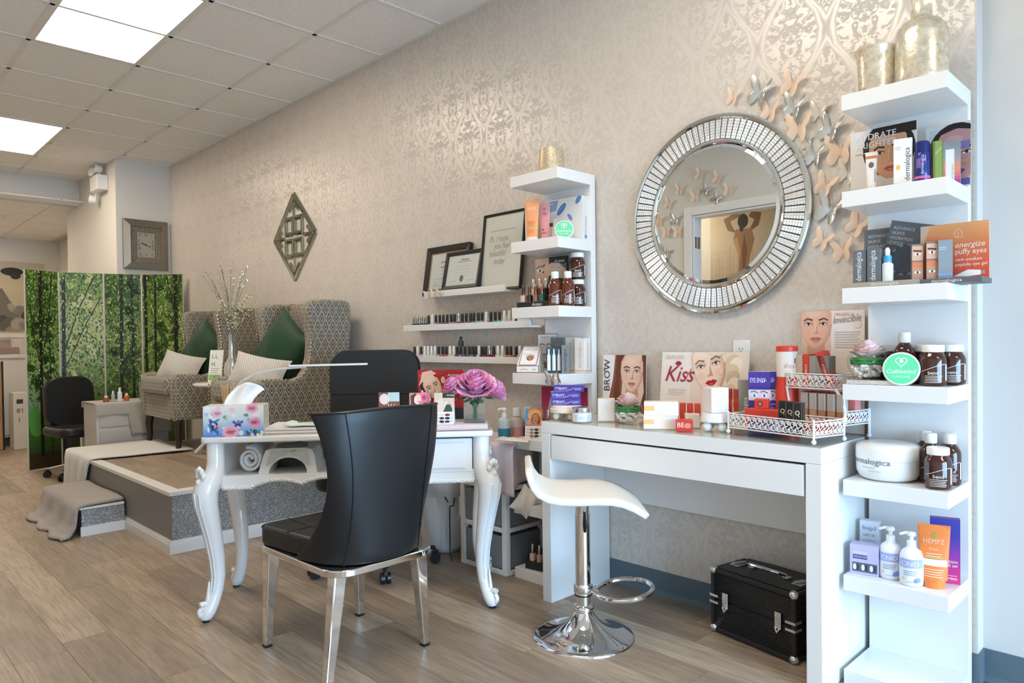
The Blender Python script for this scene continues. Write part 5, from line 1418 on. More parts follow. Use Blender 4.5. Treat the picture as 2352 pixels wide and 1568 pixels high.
folded('folded_towel', 'folded pink towel under the nail cards and the rose vase', mtw(.375, -.045, TZ), 51.1, .40, .29, .026, 1, 'towel_pink')
Z2 = TZ + .0265
# tent cards
def tent(label, s, t, rz, w, h, draw, z=Z2, loc=None):
    o = thing('colour_card', label, 'card', loc or mtw(s, t, z), rz, 'nail colour tent cards'); d = h * .42
    for sg in (-1, 1):
        M_ = Matrix.Translation((0, sg * d / 2, 0)) @ Matrix.Rotation(R(-sg * -1 * 0), 4, 'X')
        a = math.atan2(d / 2, h)
        b = MB(); b.M = Matrix.Translation((0, sg * d / 2, 0)) @ Matrix.Rotation(sg * a, 4, 'X')
        b.box(-w / 2, w / 2, -.0006 if sg < 0 else -.0006, .0006, 0, math.hypot(h, d / 2)); b.build('leaf', cmat('e9e5e1', .5), o, smooth=0)
    p = PR(); draw(p, w, math.hypot(h, d / 2)); p.build('print', o, (-w / 2, -d / 2 - .0006, 0), (-math.atan2(d / 2, h), 0, 0))
    return o
def swatches(p, w, h, cols):
    for i, (a, b) in enumerate(cols):
        z = h * (.30 - .105 * i)
        p.ell(w * .40, z, w * .13, h * .040, a, n=14); p.ell(w * .68, z, w * .13, h * .040, b, n=14); p.lines(w * .08, w * .24, z + .003, 2, .004, .0014, '9a9690'); p.lines(w * .83, w * .94, z + .003, 2, .004, .0014, '9a9690')
    p.lines(w * .36, w * .64, h * .035, 1, .004, .0016, '9a9690')
def cardA(p, w, h):
    p.rect(0, 0, w, h, 'efeae6'); p.rect(0, h * .40, w, h, 'd8c3ae'); p.rect(w * .42, h * .84, w, h, '2f302d'); p.text('Artistic', w * .62, h * .90, .008, 'f2f2f2', shear=.3)
    p.poly([(w * .02, h * .40), (w * .10, h * .72), (w * .32, h * .84), (w * .5, h * .72), (w * .40, h * .40)], 'e8cfc0'); p.poly([(w * .40, h * .40), (w * .58, h * .74), (w * .68, h * .72), (w * .5, h * .42)], 'efd9c9')
    p.poly([(w * .46, h * .40), (w * .62, h * .63), (w * .82, h * .63), (w * .92, h * .48), (w * .90, h * .40)], '3a5048'); swatches(p, w, h, [('e3cfc4', '7a2f2b'), ('4a3430', '23282f'), ('3a2a29', '4c4038')])
def cardB(p, w, h):
    p.rect(0, 0, w, h, 'efeae6'); p.rect(0, h * .36, w, h, '8d4a3c'); p.rect(w * .45, h * .7, w, h, 'b9cfc8'); p.ell(w * .28, h * .78, w * .24, h * .18, 'cfd8d2'); p.ell(w * .27, h * .76, w * .15, h * .13, 'e8d2c6')
    p.poly([(w * .40, h * .36), (w * .30, h * .55), (w * .44, h * .50), (w * .46, h * .64), (w * .54, h * .52), (w * .62, h * .64), (w * .62, h * .5), (w * .78, h * .62), (w * .70, h * .36)], 'edd3c6'); swatches(p, w, h, [('8a3b33', 'd8c6bd'), ('3b2d2d', '5a6a70'), ('a54e4a', '2f2f35')])
def cardC(p, w, h):
    p.rect(0, 0, w, h, 'efeae6'); p.rect(0, h * .36, w, h, 'd98a80'); p.ell(w * .75, h * .82, w * .25, h * .20, 'ea86a8'); p.ell(w * .70, h * .84, w * .10, h * .08, 'd64d7d'); p.poly([(w * .1, h * .36), (w * .06, h * .9), (w * .3, h * .99), (w * .44, h * .8), (w * .40, h * .36)], '4f3a33')
    p.ell(w * .40, h * .78, w * .17, h * .17, 'efd0c0', -10); p.line([(w * .42, h * .70), (w * .52, h * .69)], .004, 'b2484c'); p.poly([(w * .22, h * .36), (w * .34, h * .62), (w * .45, h * .66), (w * .40, h * .36)], 'efd4c5'); swatches(p, w, h, [('c86a78', 'd9b9b4'), ('5a2a33', '7a4038'), ('b33a4a', '2f2f35')])
tent('nail colour tent card with a beige and green picture next to the rose vase', .392, -.145, 44, .085, .132, cardA)
tent('nail colour tent card with a pink rose picture, second from the vase', .285, -.055, 52, .090, .128, cardC)
tent('nail colour tent card with white hands picture, farthest from the rose vase', .150, -.03, 54, .090, .130, cardB)
# red poster display with polishes
rd = thing('polish_display', 'red nail polish display poster with a reclining dark haired model', 'display', mtw(.375, .070, Z2), 48)
MB().box(-.105, .105, -.030, .030, 0, .045).build('base_tray', 'black_satin', rd, smooth=0, bevel=.002)
MB().box(-.105, .105, .026, .030, .045, .222).build('poster_board', cmat('7d1a18', .5), rd, smooth=0)
p = PR(); w, h = .21, .177; p.rect(0, 0, w, h, 'a5201c')
rf = random.Random(3)
for i in range(30): p.ell(rf.uniform(0.01, w - .01), rf.uniform(.01, h - .01), rf.uniform(.006, .02), rf.uniform(.003, .008), rf.choice(['7d1210', 'c43228', '8f1a16', 'd2463a']), rf.uniform(0, 180), 10); p.k -= 1
p.k += 1
p.ell(.055, .108, .045, .060, '2b1511', 25); p.poly([(.004, .10), (.02, .165), (.06, .175), (.085, .16), (.06, .145), (.02, .12)], 'e3b89c')
p.face(.072, .092, .105, 'edc5ab', '2b1511', 'a8242c', 28, hairback=False); p.poly([(.055, 0), (.075, .04), (.125, .055), (.15, 0)], 'e8bda3'); p.ell(.116, .130, .010, .016, 'e3b89c')
p.text('Artistic', .165, .145, .014, 'f1e7e4', 'C', shear=.35); p.text('Big', .165, .105, .026, 'f5efec', 'C', shear=.35); p.text('Bang', .165, .075, .026, 'f5efec', 'C', shear=.35); p.line([(.125, .102), (.145, .094), (.165, .100), (.2, .094)], .003, 'f1e7e4')
p.build('print', rd, (-.105, .0262, .045))
for i in range(5): polish(tuple(rd.matrix_basis @ Vector((-.084 + .034 * i, 0, .0455))), ORD[i] + ' silver capped polish from the left in the red display', ('6d1420', '3b1a1c', '8f2430', '2c2226', '5a2a2c')[i], 'c9c7c3', .085, 'polishes in the red display', 48, metal=True)
# rose vase
rvz = thing('rose_vase', 'square glass vase of pink roses on the manicure table', 'vase', mtw(.525, -.105, Z2), 46)
v = MB(); s_ = .046
for a, b in (((-s_, s_), (-s_, -s_ + .004)), ((-s_, s_), (s_ - .004, s_)), ((-s_, -s_ + .004), (-s_ + .004, s_ - .004)), ((s_ - .004, s_), (-s_ + .004, s_ - .004))): v.box(a[0], a[1], b[0], b[1], 0, .105)
v.box(-s_ + .004, s_ - .004, -s_ + .004, s_ - .004, 0, .010); v.build('glass', 'glass', rvz, smooth=0)
MB().box(-s_ + .005, s_ - .005, -s_ + .005, s_ - .005, .011, .030).build('water', 'water', rvz, smooth=0)
for i, (dx, dy) in enumerate(((0, 0), (-.012, .004), (.012, -.004), (.004, .012))): MB().tube([(dx * .6, dy * .6, .012), (dx * .4, dy * .4, .06), (dx * 3, dy * 3, .125)], .0035, 6).build('stem', 'leaf_green', rvz)
def leafm(b, base, tip, w):
    P, Q = Vector(base), Vector(tip); d = Q - P; n = d.cross(Vector((0, 0, 1))).normalized() * w
    m = P + d * .5
    b.add([tuple(P), tuple(m - n + Vector((0, 0, -.004))), tuple(Q), tuple(m + n + Vector((0, 0, -.004))), tuple(m + Vector((0, 0, .004)))], [(0, 1, 4), (1, 2, 4), (2, 3, 4), (3, 0, 4)])
for q, t_ in (((-.01, -.02, .11), (-.045, -.065, .09)), ((.01, -.02, .11), (.035, -.07, .085)), ((0, -.02, .105), (.0, -.075, .075)), ((-.03, 0, .11), (-.08, -.02, .10)), ((.04, 0, .11), (.085, -.01, .10)), ((0, .03, .11), (.01, .08, .10))):
    b = MB(); leafm(b, q, t_, .022); b.build('leaf', 'leaf_green', rvz, smooth=180, solid=.0008)
RM = ['rose_pink', 'rose_pink_light']
rose(rvz, (.004, -.014, .152), .076, RM, 1, tilt=(32, 0)); rose(rvz, (-.080, .010, .148), .055, RM, 2, tilt=(14, -34)); rose(rvz, (.078, .022, .128), .055, RM, 3, tilt=(14, 40)); rose(rvz, (.01, .070, .14), .055, RM, 5, tilt=(-30, 0))
# under the tabletop: nail lamp, rolled towel, glass dish
SZ = .5872
uv = thing('nail_lamp', 'white and silver nail curing lamp on the shelf under the manicure tabletop', 'nail lamp', mtw(-.262, -.060, SZ), 51.1)
prof = [(-.120, 0), (-.100, .088), (-.088, .100), (.088, .100), (.104, .085), (.120, 0)]
def uvshell():
    b = MB(); arch = [(.078 * math.cos(R(180 - 15 * k)), .062 * math.sin(R(180 - 15 * k))) for k in range(13)]
    out = prof[::1]
    F = [(-.120, 0)] + out[1:-1] + [(.120, 0)]
    # front and rear faces as strips between outer outline and arch
    n = 13; outer = []
    for k in range(n):
        t = k / (n - 1); 
        L = [0]
        for a_, b_ in zip(F, F[1:]): L.append(L[-1] + math.hypot(b_[0] - a_[0], b_[1] - a_[1]))
        s_ = t * L[-1]; i = max(j for j in range(len(F)) if L[j] <= s_ + 1e-9); i = min(i, len(F) - 2); f = (s_ - L[i]) / (L[i + 1] - L[i])
        outer.append((F[i][0] * (1 - f) + F[i + 1][0] * f, F[i][1] * (1 - f) + F[i + 1][1] * f))
    for y, sl in ((-.095, .028), (.10, 0.0)):
        vs = [(x, y + sl * z / .1, z) for x, z in outer] + [(x, y + sl * z / .1, z) for x, z in arch]
        fs = [(i, i + 1, n + i + 1, n + i) for i in range(n - 1)]; b.add(vs, fs if y > 0 else [f[::-1] for f in fs])
    for ring, flip in ((outer, False), (arch, True)):
        vs = [(x, -.095 + .028 * z / .1, z) for x, z in ring] + [(x, .10, z) for x, z in ring]
        fs = [(i, n + i, n + i + 1, i + 1) for i in range(n - 1)]; b.add(vs, [f[::-1] for f in fs] if flip else fs)
    return b
uvshell().build('housing', principled('lamp_pearl', hx('dcd8d1'), .3), uv, smooth=40)
MB().add([(-.088, -.0903, .030), (-.074, -.0735, .086), (.074, -.0735, .086), (.088, -.0903, .030), (.066, -.087, .040), (.040, -.0785, .068), (0, -.0762, .0755), (-.040, -.0785, .068), (-.066, -.087, .040)], [(0, 8, 7, 1), (1, 7, 6), (1, 6, 2), (6, 5, 2), (2, 5, 4, 3)]).build('silver_panel', cmat('a7a59e', .25, .7), uv, smooth=0)
MB().rbox(-.062, .062, -.045, .05, .1002, .110, .02, 4).build('grip', cmat('6d716c', .3), uv, bevel=.004)
MB().box(-.078, .078, .06, .065, 0.0, .060).build('inner_reflector', 'black_plastic', uv, smooth=0)
p = PR(); p.text('18', .062, .012, .016, '4a4946', sx=1.1); p.text('G', .088, .011, .020, '4a4946', sx=1.4, shear=.2); p.rect(.020, .016, .045, .018, '6d6b66'); p.ell(.125, .018, .016, .012, 'c9c7c0', n=16); p.ell(.127, .019, .010, .008, 'a7a59e', n=16)
p.build('print', uv, (-.085, -.0785, .062), (R(-17), 0, 0))
rl = thing('rolled_towel', 'rolled white towel on the shelf beside the nail lamp', 'towel', mtw(-.425, .020, SZ + .002), 51.1)
pts = []
for k in range(60):
    t = k / 59; r = .012 + .040 * t; a = t * 2 * math.pi * 2.3; pts.append((r * math.cos(a) * .9, .053 + r * math.sin(a)))
b = MB(); n = len(pts); vs = [(x, -.14, z) for x, z in pts] + [(x, .12, z) for x, z in pts]; b.add(vs, [(i, i + 1, n + i + 1, n + i) for i in range(n - 1)])
b.build('roll', 'towel_white', rl, smooth=180, solid=.012)
gd = thing('glass_dish', 'faceted glass dish on the shelf right of the nail lamp', 'dish', mtw(-.055, -.02, SZ)); MB().lathe([(.03, 0), (.045, .02), (.065, .05), (.062, .05), (.04, .02), (.001, .006)], 12, cap=False).build('glass', 'glass', gd, smooth=0)
for i in range(5): a = i * 1.26; MB().ball((.022 * math.cos(a), .022 * math.sin(a), .030), .013, 6, 4).build('crystal', 'crystal', gd, smooth=0)

# ---- plastic drawer cart with pink towel, pump bottles, practice hand
kt = thing('drawer_cart', 'white plastic drawer cart with smoky drawers between the manicure table and shelf unit', 'drawer cart', (-.502, -.170, 0))
kx, ky = .168, .14
fr = MB()
for x in (-kx, kx):
    for y in (-ky, ky): fr.box(min(x, x - math.copysign(.030, x)), max(x, x - math.copysign(.030, x)), min(y, y - math.copysign(.03, y)), max(y, y - math.copysign(.03, y)), 0.0, .615)
for z in (.0, .205, .405, .595):
    fr.box(-kx + .0305, kx - .0305, -ky, -ky + .03, z, z + .022); fr.box(-kx + .0305, kx - .0305, ky - .03, ky, z, z + .022)
    fr.box(kx - .03, kx, -ky + .0305, ky - .0305, z, z + .022); fr.box(-kx, -kx + .03, -ky + .0305, ky - .0305, z, z + .022)
fr.box(-kx, kx, -ky, ky, .617, .625)
fr.build('frame', 'plastic_white', kt, smooth=0, bevel=.003)
for z in (.026, .230, .430): MB().box(-kx + .034, kx - .008, -ky + .008, ky - .034, z, z + .160).build('drawer', 'plastic_smoke', kt, smooth=0, bevel=.006)
tp = drape('pink_towel', [(-.02, .632), (-.10, .634), (-.20, .634), (-.28, .634), (-.312, .632), (-.322, .60), (-.325, .53), (-.328, .46), (-.330, .40)], -.68, -.30, 40, 'towel_pink', .008, .006, taper=lambda v: (-.03 * v, .05 * v), seed=2)
for vtx in tp.data.vertices:
    if vtx.co.z < .60 and vtx.co.x < -.46: vtx.co.z = .60 - (.60 - vtx.co.z) * .45
tag(tp, 'pink towel draped over the plastic drawer cart', 'towel')
tps = MB().grid(lambda u, v: (-.324 + .012 * math.sin(u * 8) * v, -.31 + .17 * u, .634 - .23 * v * (1 - .25 * u)), 12, 10).build('towel_flap', 'towel_pink', tp, smooth=180, solid=.008)
for i, (x, y, liq, la) in enumerate(((-.425, -.225, '2c7f93', 'pump bottle with blue liquid on the drawer cart'), (-.412, -.150, 'd79a94', 'pump bottle with pink liquid on the drawer cart'), (-.400, -.080, '8d6a97', 'pump bottle with purple liquid on the drawer cart'))):
    o = thing('pump_bottle', la, 'bottle', (x, y, .640), 0, 'pump bottles of coloured liquid')
    MB().lathe([(.030, 0), (.032, .004), (.032, .058)], 20).build('liquid', cmat(liq, .25), o, smooth=40); MB().lathe([(.032, .0585), (.032, .092), (.026, .106), (.013, .112)], 20).build('bottle', principled('frosted', hx('c9d3d1' if i == 0 else 'ddd0c9'), .35, trans=.2), o, smooth=50)
    if i == 0: pump_head(o, .022, .112, nz=(-.7, -.7))
    else: MB().lathe([(.021, .112), (.021, .150), (.019, .154)], 18).build('cap', 'cap_white', o)
hn = thing('practice_hand', 'pale practice hand lying on the pink towel', 'practice hand', (-.262, -.315, .652), 200)
b = MB()
b.tube([(-.075, 0, .006), (-.03, 0, .008), (.0, 0, .010), (.03, 0, .011), (.05, 0, .010)], [.020, .019, .024, .028, .024], 10, flat=.45)
for k, (y, l, a) in enumerate(((-.021, .052, -8), (-.007, .062, -2), (.007, .058, 3), (.020, .046, 9))):
    ca, sa = math.cos(R(a)), math.sin(R(a)); b.tube([(.045, y, .011), (.045 + l * .5 * ca, y + l * .5 * sa, .016), (.045 + l * ca, y + l * sa, .008)], [.0085, .0075, .0055], 7)
b.tube([(.0, -.024, .010), (.025, -.043, .012), (.05, -.050, .008)], [.010, .009, .006], 7)
b.build('hand', principled('practice_skin', hx('e8d6c8'), .5), hn, smooth=60)
# ---- waste bin, bag and cables
wb_ = thing('waste_bin', 'white bagged waste bin on the floor behind the manicure table', 'bin', (-.935, -.195, 0))
MB().lathe([(.105, 0), (.115, .01), (.135, .30), (.132, .30), (.112, .012), (.001, .012)], 24, cap=False).build('bin', 'plastic_white', wb_)
def bag(u, v):
    a = u * 2 * math.pi; r = .118 + .030 * v + .010 * math.sin(a * 5 + v * 6) * (.35 + v * .5) + (.014 if v > .75 else 0) * math.sin(v * 9); z = .012 + .40 * v + .010 * math.sin(a * 3)
    return (r * math.cos(a), r * math.sin(a), z)
MB().grid(bag, 40, 16, cu=True).build('bin_bag', 'bag_white', wb_, smooth=180, solid=.0015)
MB().tube([(.15, -.02, .30), (.19, -.05, .28), (.20, -.06, .22), (.175, -.05, .20)], .008, 6).build('bag_tie', 'bag_white', wb_)
for i, pth in enumerate(([(-.93, -.03, .56), (-.93, -.06, .46), (-.90, -.10, .43), (-.84, -.20, .33), (-.76, -.28, .27), (-.73, -.33, .28), (-.72, -.34, .05), (-.70, -.345, .006)], [(-.83, -.02, .60), (-.83, -.05, .50), (-.86, -.12, .40), (-.90, -.20, .36), (-.86, -.28, .33), (-.78, -.30, .29)])):
    P_ = []
    for a_, b_ in zip(pth, pth[1:]): P_ += [tuple(Vector(a_).lerp(Vector(b_), k / 4)) for k in range(4)]
    cb_ = MB().tube(P_ + [pth[-1]], .0035, 6).build('power_cable', 'cable', None, smooth=60); tag(cb_, ('black power cable hanging behind the waste bin to the floor' if i == 0 else 'shorter black power cable looped over the waste bin'), 'cable')

# ================================================================== LEDGES
def picture(name, label, x, y, z, w, h, bar, depth, mat, tilt, draw, mount='e6e1d8', inner=None):
    o = thing(name, label, 'picture frame', (x, y, z), 0, 'black picture frames'); o.rotation_euler = (R(-tilt), 0, 0)
    frame_parts(o, w, h, bar, depth, depth * .75, 'frame_bar', mat)
    MB().box(-w / 2 + bar * .6, w / 2 - bar * .6, -depth * .45, -.001, bar * .6, h - bar * .6).build('backing', cmat(mount, .6), o, smooth=0)
    if inner: frame_parts(o, w - 2 * bar, h - 2 * bar, .008, depth * .6, depth * .5, 'inner_bar', inner, bar)
    p = PR(); draw(p, w - 2 * bar, h - 2 * bar); p.build('print', o, (-w / 2 + bar, -depth * .45 - .0005, bar))
    MB().box(-w / 2 + bar, w / 2 - bar, -depth * .6, -depth * .56, bar, h - bar).build('glazing', 'glass', o, smooth=0)
    return o
def cert1(p, w, h):
    p.rect(.010, .010, w - .010, h - .010, 'dcdcda'); p.lines(w * .3, w * .75, h * .72, 2, .03, .006, '6f6f6d'); p.lines(w * .35, w * .75, h * .5, 3, .022, .003, '9a9a98'); p.lines(w * .15, w * .6, h * .28, 3, .02, .002, 'a5a5a3'); p.line([(w * .15, h * .14), (w * .22, h * .17), (w * .26, h * .12)], .002, '555')if 0 else None
    p.line([(w * .15, h * .12), (w * .20, h * .15), (w * .25, h * .11)], .002, '55565a')
def cert2(p, w, h):
    p.rect(0, 0, w, h, 'dddcd9'); p.lines(w * .40, w * .66, h * .83, 1, .02, .005, '4d4c4a', 0); p.lines(w * .30, w * .74, h * .76, 1, .02, .006, 'a2a19e', 0); p.lines(w * .22, w * .78, h * .62, 4, .018, .002, 'b5b4b1'); p.ell(w * .5, h * .22, .016, .020, '6b6a68'); p.lines(w * .12, w * .34, h * .14, 1, .01, .002, '8d8c89'); p.lines(w * .66, w * .9, h * .14, 1, .01, .002, '8d8c89')
def quote(p, w, h):
    p.rect(0, 0, w, h, 'e3ddd4'); p.line([(w * .15, h * .79), (w * .80, h * .79)], .0025, '6f6a64')
    for t, x, z in (('Ps. I hope', .14, .64), ('you feel', .26, .54), ('beautiful', .16, .44), ('today', .30, .33)): p.text(t, w * x, h * z, .032, '8f8982', shear=.35, sx=.8)
picture('certificate_frame', 'leftmost black frame with gold inner edge holding a certificate', -1.085, -.045, 1.3935, .385, .290, .034, .030, 'black_satin', 9, cert1, inner='oak')
picture('certificate_frame', 'smaller black framed certificate in front, middle of the three frames', -.905, -.085, 1.4175, .305, .215, .020, .022, 'black_satin', 12, cert2)
picture('quote_frame', 'largest thin black frame with a handwritten quote', -.602, -.070, 1.3935, .315, .415, .012, .022, 'black_satin', 7, quote)
for i, (x, k) in enumerate(((-1.155, 'clear'), (-1.10, 'orange'), (-1.05, 'clear'))):
    butterfly(k, (x, -.1205, 1.400), (-15, 10, 20)[i], .62, ('clear butterfly at the left end of the frame ledge', 'orange butterfly clipped on the frame ledge front', 'clear butterfly right of the orange one on the frame ledge')[i], group='ledge butterflies')
UPX = [-1.366, -1.331, -1.294, -1.257, -1.224, -1.188, -1.155, -1.12, -1.087, -1.052, -1.016, -0.987, -0.95, -0.919, -0.885, -0.849, -0.822, -0.784, -0.754, -0.719, -0.683, -0.649, -0.616, -0.579, -0.541, -0.515]
UPC = 'sssskwkkkkkkSkkkkkkwkkkwwk'
LOX = [-1.365, -1.333, -1.301, -1.264, -1.233, -1.2, -1.167, -1.134, -1.095, -1.063, -1.029, -0.996, -0.965, -0.935, -0.9, -0.863, -0.834, -0.808, -0.782, -0.757, -0.731, -0.699, -0.665, -0.632, -0.597, -0.562, -0.534, -0.494, -0.468]
LOC = 'kwkwwwwkkkwwkkkkkkwkkSkwwkkkw'
GU = ['2b2220', '2a1f22', '331f22', '26211f', '3a3431', 'e7ded6', 'c99a86', 'b06a5c', '5d4a40', '6a3b38', 'c4a28f', 'b59a8c', 'c3232b', '5a6265', '9d6f62', '7d5a50', '8b8f95', '9fc0b4', 'bfc8c0', 'e9e3da', '5c2f33', '17a79c', '57c6b4', 'ece6de', 'e3cdb8', 'd8a08e']
GL = ['3b2a2a', 'e6ddd5', 'd79c9a', 'ece7e0', 'e9e4de', 'ebe6df', 'e6e0da', 'c9a59a', 'd44a55', 'b8675a', 'e9c9b2', 'e7e1da', '4d4a57', '8f7b93', '7d5560', '7b5a50', '8f8a84', '403538', 'e9e3db', '5a3b32', '6b3a3f', 'a81c2b', '8f1a26', 'ece6df', 'ebe5de', 'd98b4f', 'c9804a', '6a4a3a', 'e5ddcf']
def row(xs_, caps, glass, z, rowname):
    for i, (x, c) in enumerate(zip(xs_, caps)):
        cap, h, met, cn = {'k': ('1f1e1d', .078, False, 'black'), 'w': ('e9e4dc', .082, False, 'white'), 's': ('8f9292', .074, True, 'grey metal'), 'S': ('c9cbcc', .080, True, 'silver')}[c]
        polish((x, -.068, z), '%s capped nail polish, %s from the left on the %s polish ledge' % (cn, ORD[i], rowname), glass[i], cap, h, rowname + ' ledge nail polishes', metal=met)
row(UPX, UPC, GU, 1.2045, 'middle'); row(LOX, LOC, GL, 1.0215, 'lowest')
polish((-.933, -.068, 1.1005), 'black capped nail polish standing on top of the others on the lowest ledge', '2a2627', '1f1e1d', .055, 'lowest ledge nail polishes')
o = thing('tester_box', 'white box with a dark red round sticker at the right end of the middle ledge', 'box', (-.465, -.060, 1.2045)); MB().box(-.03, .03, -.035, .035, 0, .05).build('carton', cmat('e8e3da', .5), o, smooth=0, bevel=.001); p = PR(); p.ell(.03, .026, .011, .011, '6b1f22'); p.build('print', o, (-.03, -.035, 0))

# ================================================================== LEFT SHELF UNIT
LZ = [z + .0005 for z in SH]
o = thing('candle_holder', 'gold glitter candle holder on top of the left shelf unit', 'candle holder', (-.145, -.165, LZ[0])); MB().lathe([(.052, 0), (.060, .004), (.061, .04), (.056, .118), (.053, .118), (.055, .04), (.052, .006), (.001, .006)], 32, cap=False).build('cup', 'glitter_gold', o, smooth=50)
MB().lathe([(.045, .007), (.045, .05)], 20).build('candle', cmat('e9e0cf', .6), o)
def t_orange(p, w, h): p.text('HEMPZ', w * .5, h * .72, .014, 'f7d9c4', 'C', wmax=w * .8); p.lines(w * .15, w * .85, h * .40, 3, .008, .003, 'd9763a'); p.rect(w * .2, h * .25, w * .8, h * .28, '9cc46a'); p.lines(w * .2, w * .8, h * .18, 3, .007, .002, 'd9763a')
squeeze_tube('lotion_tube', 'cream coloured lotion tube at the left on the second shelf of the left unit', (-.285, -.175, LZ[1]), 10, .055, .195, 'efe4cf', lambda p, w, h: (p.text('H', w * .3, h * .7, .014, 'c98a4a'), p.rect(w * .2, h * .3, w * .6, h * .33, '9cc46a')), cap='efe6d8')
squeeze_tube('lotion_tube', 'orange lotion tube with pale cap on the second shelf of the left unit', (-.232, -.210, LZ[1]), 25, .068, .200, 'f2a26e', t_orange, cap='f4e7df')
squeeze_tube('lotion_tube', 'pink lotion tube behind the orange one on the left unit', (-.205, -.150, LZ[1]), 20, .052, .190, 'e9a3a8', lambda p, w, h: (p.text('V', w * .3, h * .78, .014, '7a3b42'), p.text('FR', w * .3, h * .64, .014, '9b5a60'), p.rect(w * .2, h * .22, w * .5, h * .25, '7a3b42'), p.lines(w * .1, w * .8, h * .15, 2, .006, .002, '9b5a60')), cap='eebfc0')
def kitbox(p, w, h):
    p.rect(0, 0, w, h, 'e4e2df'); p.poly([(0, h * .72), (w * .32, h * .74), (w * .38, h * .98), (0, h * .96)], '8fa9bd'); p.line([(w * .02, h * .9), (w * .25, h * .92)], .003, 'e6eaee')
    p.ell(w * .46, h * .76, w * .16, h * .07, '4d7db3', 45); p.line([(w * .38, h * .72), (w * .46, h * .78), (w * .54, h * .84)], .0015, 'c9d9ea'); p.ell(w * .68, h * .55, w * .09, h * .045, '6f97c4', -50); p.ell(w * .9, h * .92, w * .10, h * .06, '5d86bd', 50); p.ell(w * .56, h * .45, w * .07, h * .05, 'b5d0d6', 0)
    for x, w_, hh, cc in ((.03, .10, .62, '4d4744'), (.13, .10, .48, '4d4744'), (.25, .10, .66, 'd9d4ce')):
        p.rect(w * x, h * .08, w * (x + w_), h * hh, 'efece8'); p.rect(w * x, h * (hh - .09), w * (x + w_), h * hh, cc); p.rect(w * x, h * .08, w * (x + w_), h * .15, '6a6460')
        p.text('dermalogica', w * (x + w_ * .72), h * .17, .006, '4d4744', rot=90, wmax=h * .3)
carton('skincare_kit_box', 'white skincare kit box with blue leaf shapes on the second shelf of the left unit', 'box', (-.130, -.082, LZ[1]), 4, .225, .050, .205, 'e4e2df', front=kitbox, side=lambda p, w, h: (p.text('dermalogica', w * .6, h * .15, .012, '8d8a86', rot=90), p.ell(w * .5, h * .08, w * .2, h * .05, '6f97c4')))
tin((-.050, -.190, LZ[1]), 40, .044, 'round green tin leaning on the white kit box, second shelf of the left unit')
# third shelf: black display with hand poster and polishes, amber bottles
bd_ = thing('polish_display', 'black nail polish display with a face and hand poster on the left unit', 'display', (-.205, -.155, LZ[2]), 4)
MB().box(-.098, .098, -.095, .05, 0, .026).build('front_tray', 'black_satin', bd_, smooth=0, bevel=.002)
MB().box(-.098, .098, -.040, .05, .026, .058).build('rear_tray', 'black_satin', bd_, smooth=0, bevel=.002)
MB().box(-.100, .100, .050, .054, 0, .245).build('poster_board', 'black_satin', bd_, smooth=0)
p = PR(); w, h = .20, .185; p.rect(0, 0, w, h, '2a2a2a'); p.poly([(0, 0), (0, h), (.085, h), (.09, .12), (.075, .05), (.06, 0)], 'dcb49a'); p.ell(.028, .125, .020, .007, 'efe6de', -12); p.ell(.030, .125, .006, .006, '2a2320'); p.line([(.006, .138), (.028, .148), (.052, .143)], .004, '4a3027'); p.poly([(0, .045), (.016, .050), (.036, .055), (.020, .036), (0, .030)], 'b5595a'); p.poly([(0, .09), (.010, .068), (.003, .062), (0, .062)], 'c99a80')
p.poly([(.055, .13), (.10, .16), (.15, .155), (.20, .11), (.20, .07), (.15, .085), (.12, .075), (.09, .10)], 'e6bfa4'); p.line([(.13, .135), (.085, .140), (.055, .150)], .012, 'e6bfa4'); p.line([(.12, .12), (.085, .115), (.050, .118)], .012, 'dfb69b'); p.line([(.125, .09), (.095, .07), (.08, .04)], .012, 'e6bfa4'); p.line([(.14, .09), (.12, .06), (.115, .03)], .012, 'dfb69b')
for q in ((.056, .150), (.050, .118), (.080, .040), (.115, .031)): p.ell(q[0], q[1], .006, .004, '1d1d22', 20)
p.line([(.106, .088), (.122, .080)], .004, 'd9d9d6'); p.text('Artistic', .15, .158, .015, 'ededed', 'C', shear=.35); p.text('BREAKOUT', .155, .138, .012, 'e9e9e9', 'C', wmax=.075); p.text('BEAUTY', .152, .118, .016, 'f2f2f2', 'C', wmax=.08)
p.build('print', bd_, (-.10, .0498, .058))
p = PR(); p.text('Artistic', .125, .006, .014, 'efefef', 'C', shear=.35); p.build('front_print', bd_, (-.098, -.0951, 0))
for i, (gx, gl, cp) in enumerate(((-.078, 'dcbca4', '6a4a3a'), (-.040, '3a211d', '7a5c4d'), (-.002, '9d6a60', '8f6a58'), (.036, '2f6a5c', 'a58a6a'))): polish(tuple(bd_.matrix_basis @ Vector((gx, -.068, .0265))), ORD[i] + ' polish from the left in the front row of the black display', gl, cp, .078, 'polishes in the black display', 4, metal=True)
for i, (gx, gl, cp) in enumerate(((-.060, 'e3c9b4', 'c9c7c3'), (-.022, '6b3027', 'c9c7c3'), (.016, '2c1c20', 'c9c7c3'), (.054, '232a2e', 'c9c7c3'))): polish(tuple(bd_.matrix_basis @ Vector((gx, -.012, .0585))), ORD[i] + ' silver capped polish from the left in the back row of the black display', gl, cp, .080, 'polishes in the black display', 4, metal=True)
amber_bottle((-.080, -.222, LZ[2]), 'amber tonic bottle, left one of the pair at the front of the left unit', -47, True)
amber_bottle((-.030, -.190, LZ[2]), 'amber tonic bottle, right one of the pair at the front of the left unit', -47, True)
amber_jar((-.045, -.105, LZ[2]), 'lower amber jar of the stack of two on the left unit', -47); amber_jar((-.045, -.105, LZ[2] + .1245), 'upper amber jar of the stack of two on the left unit', -47)
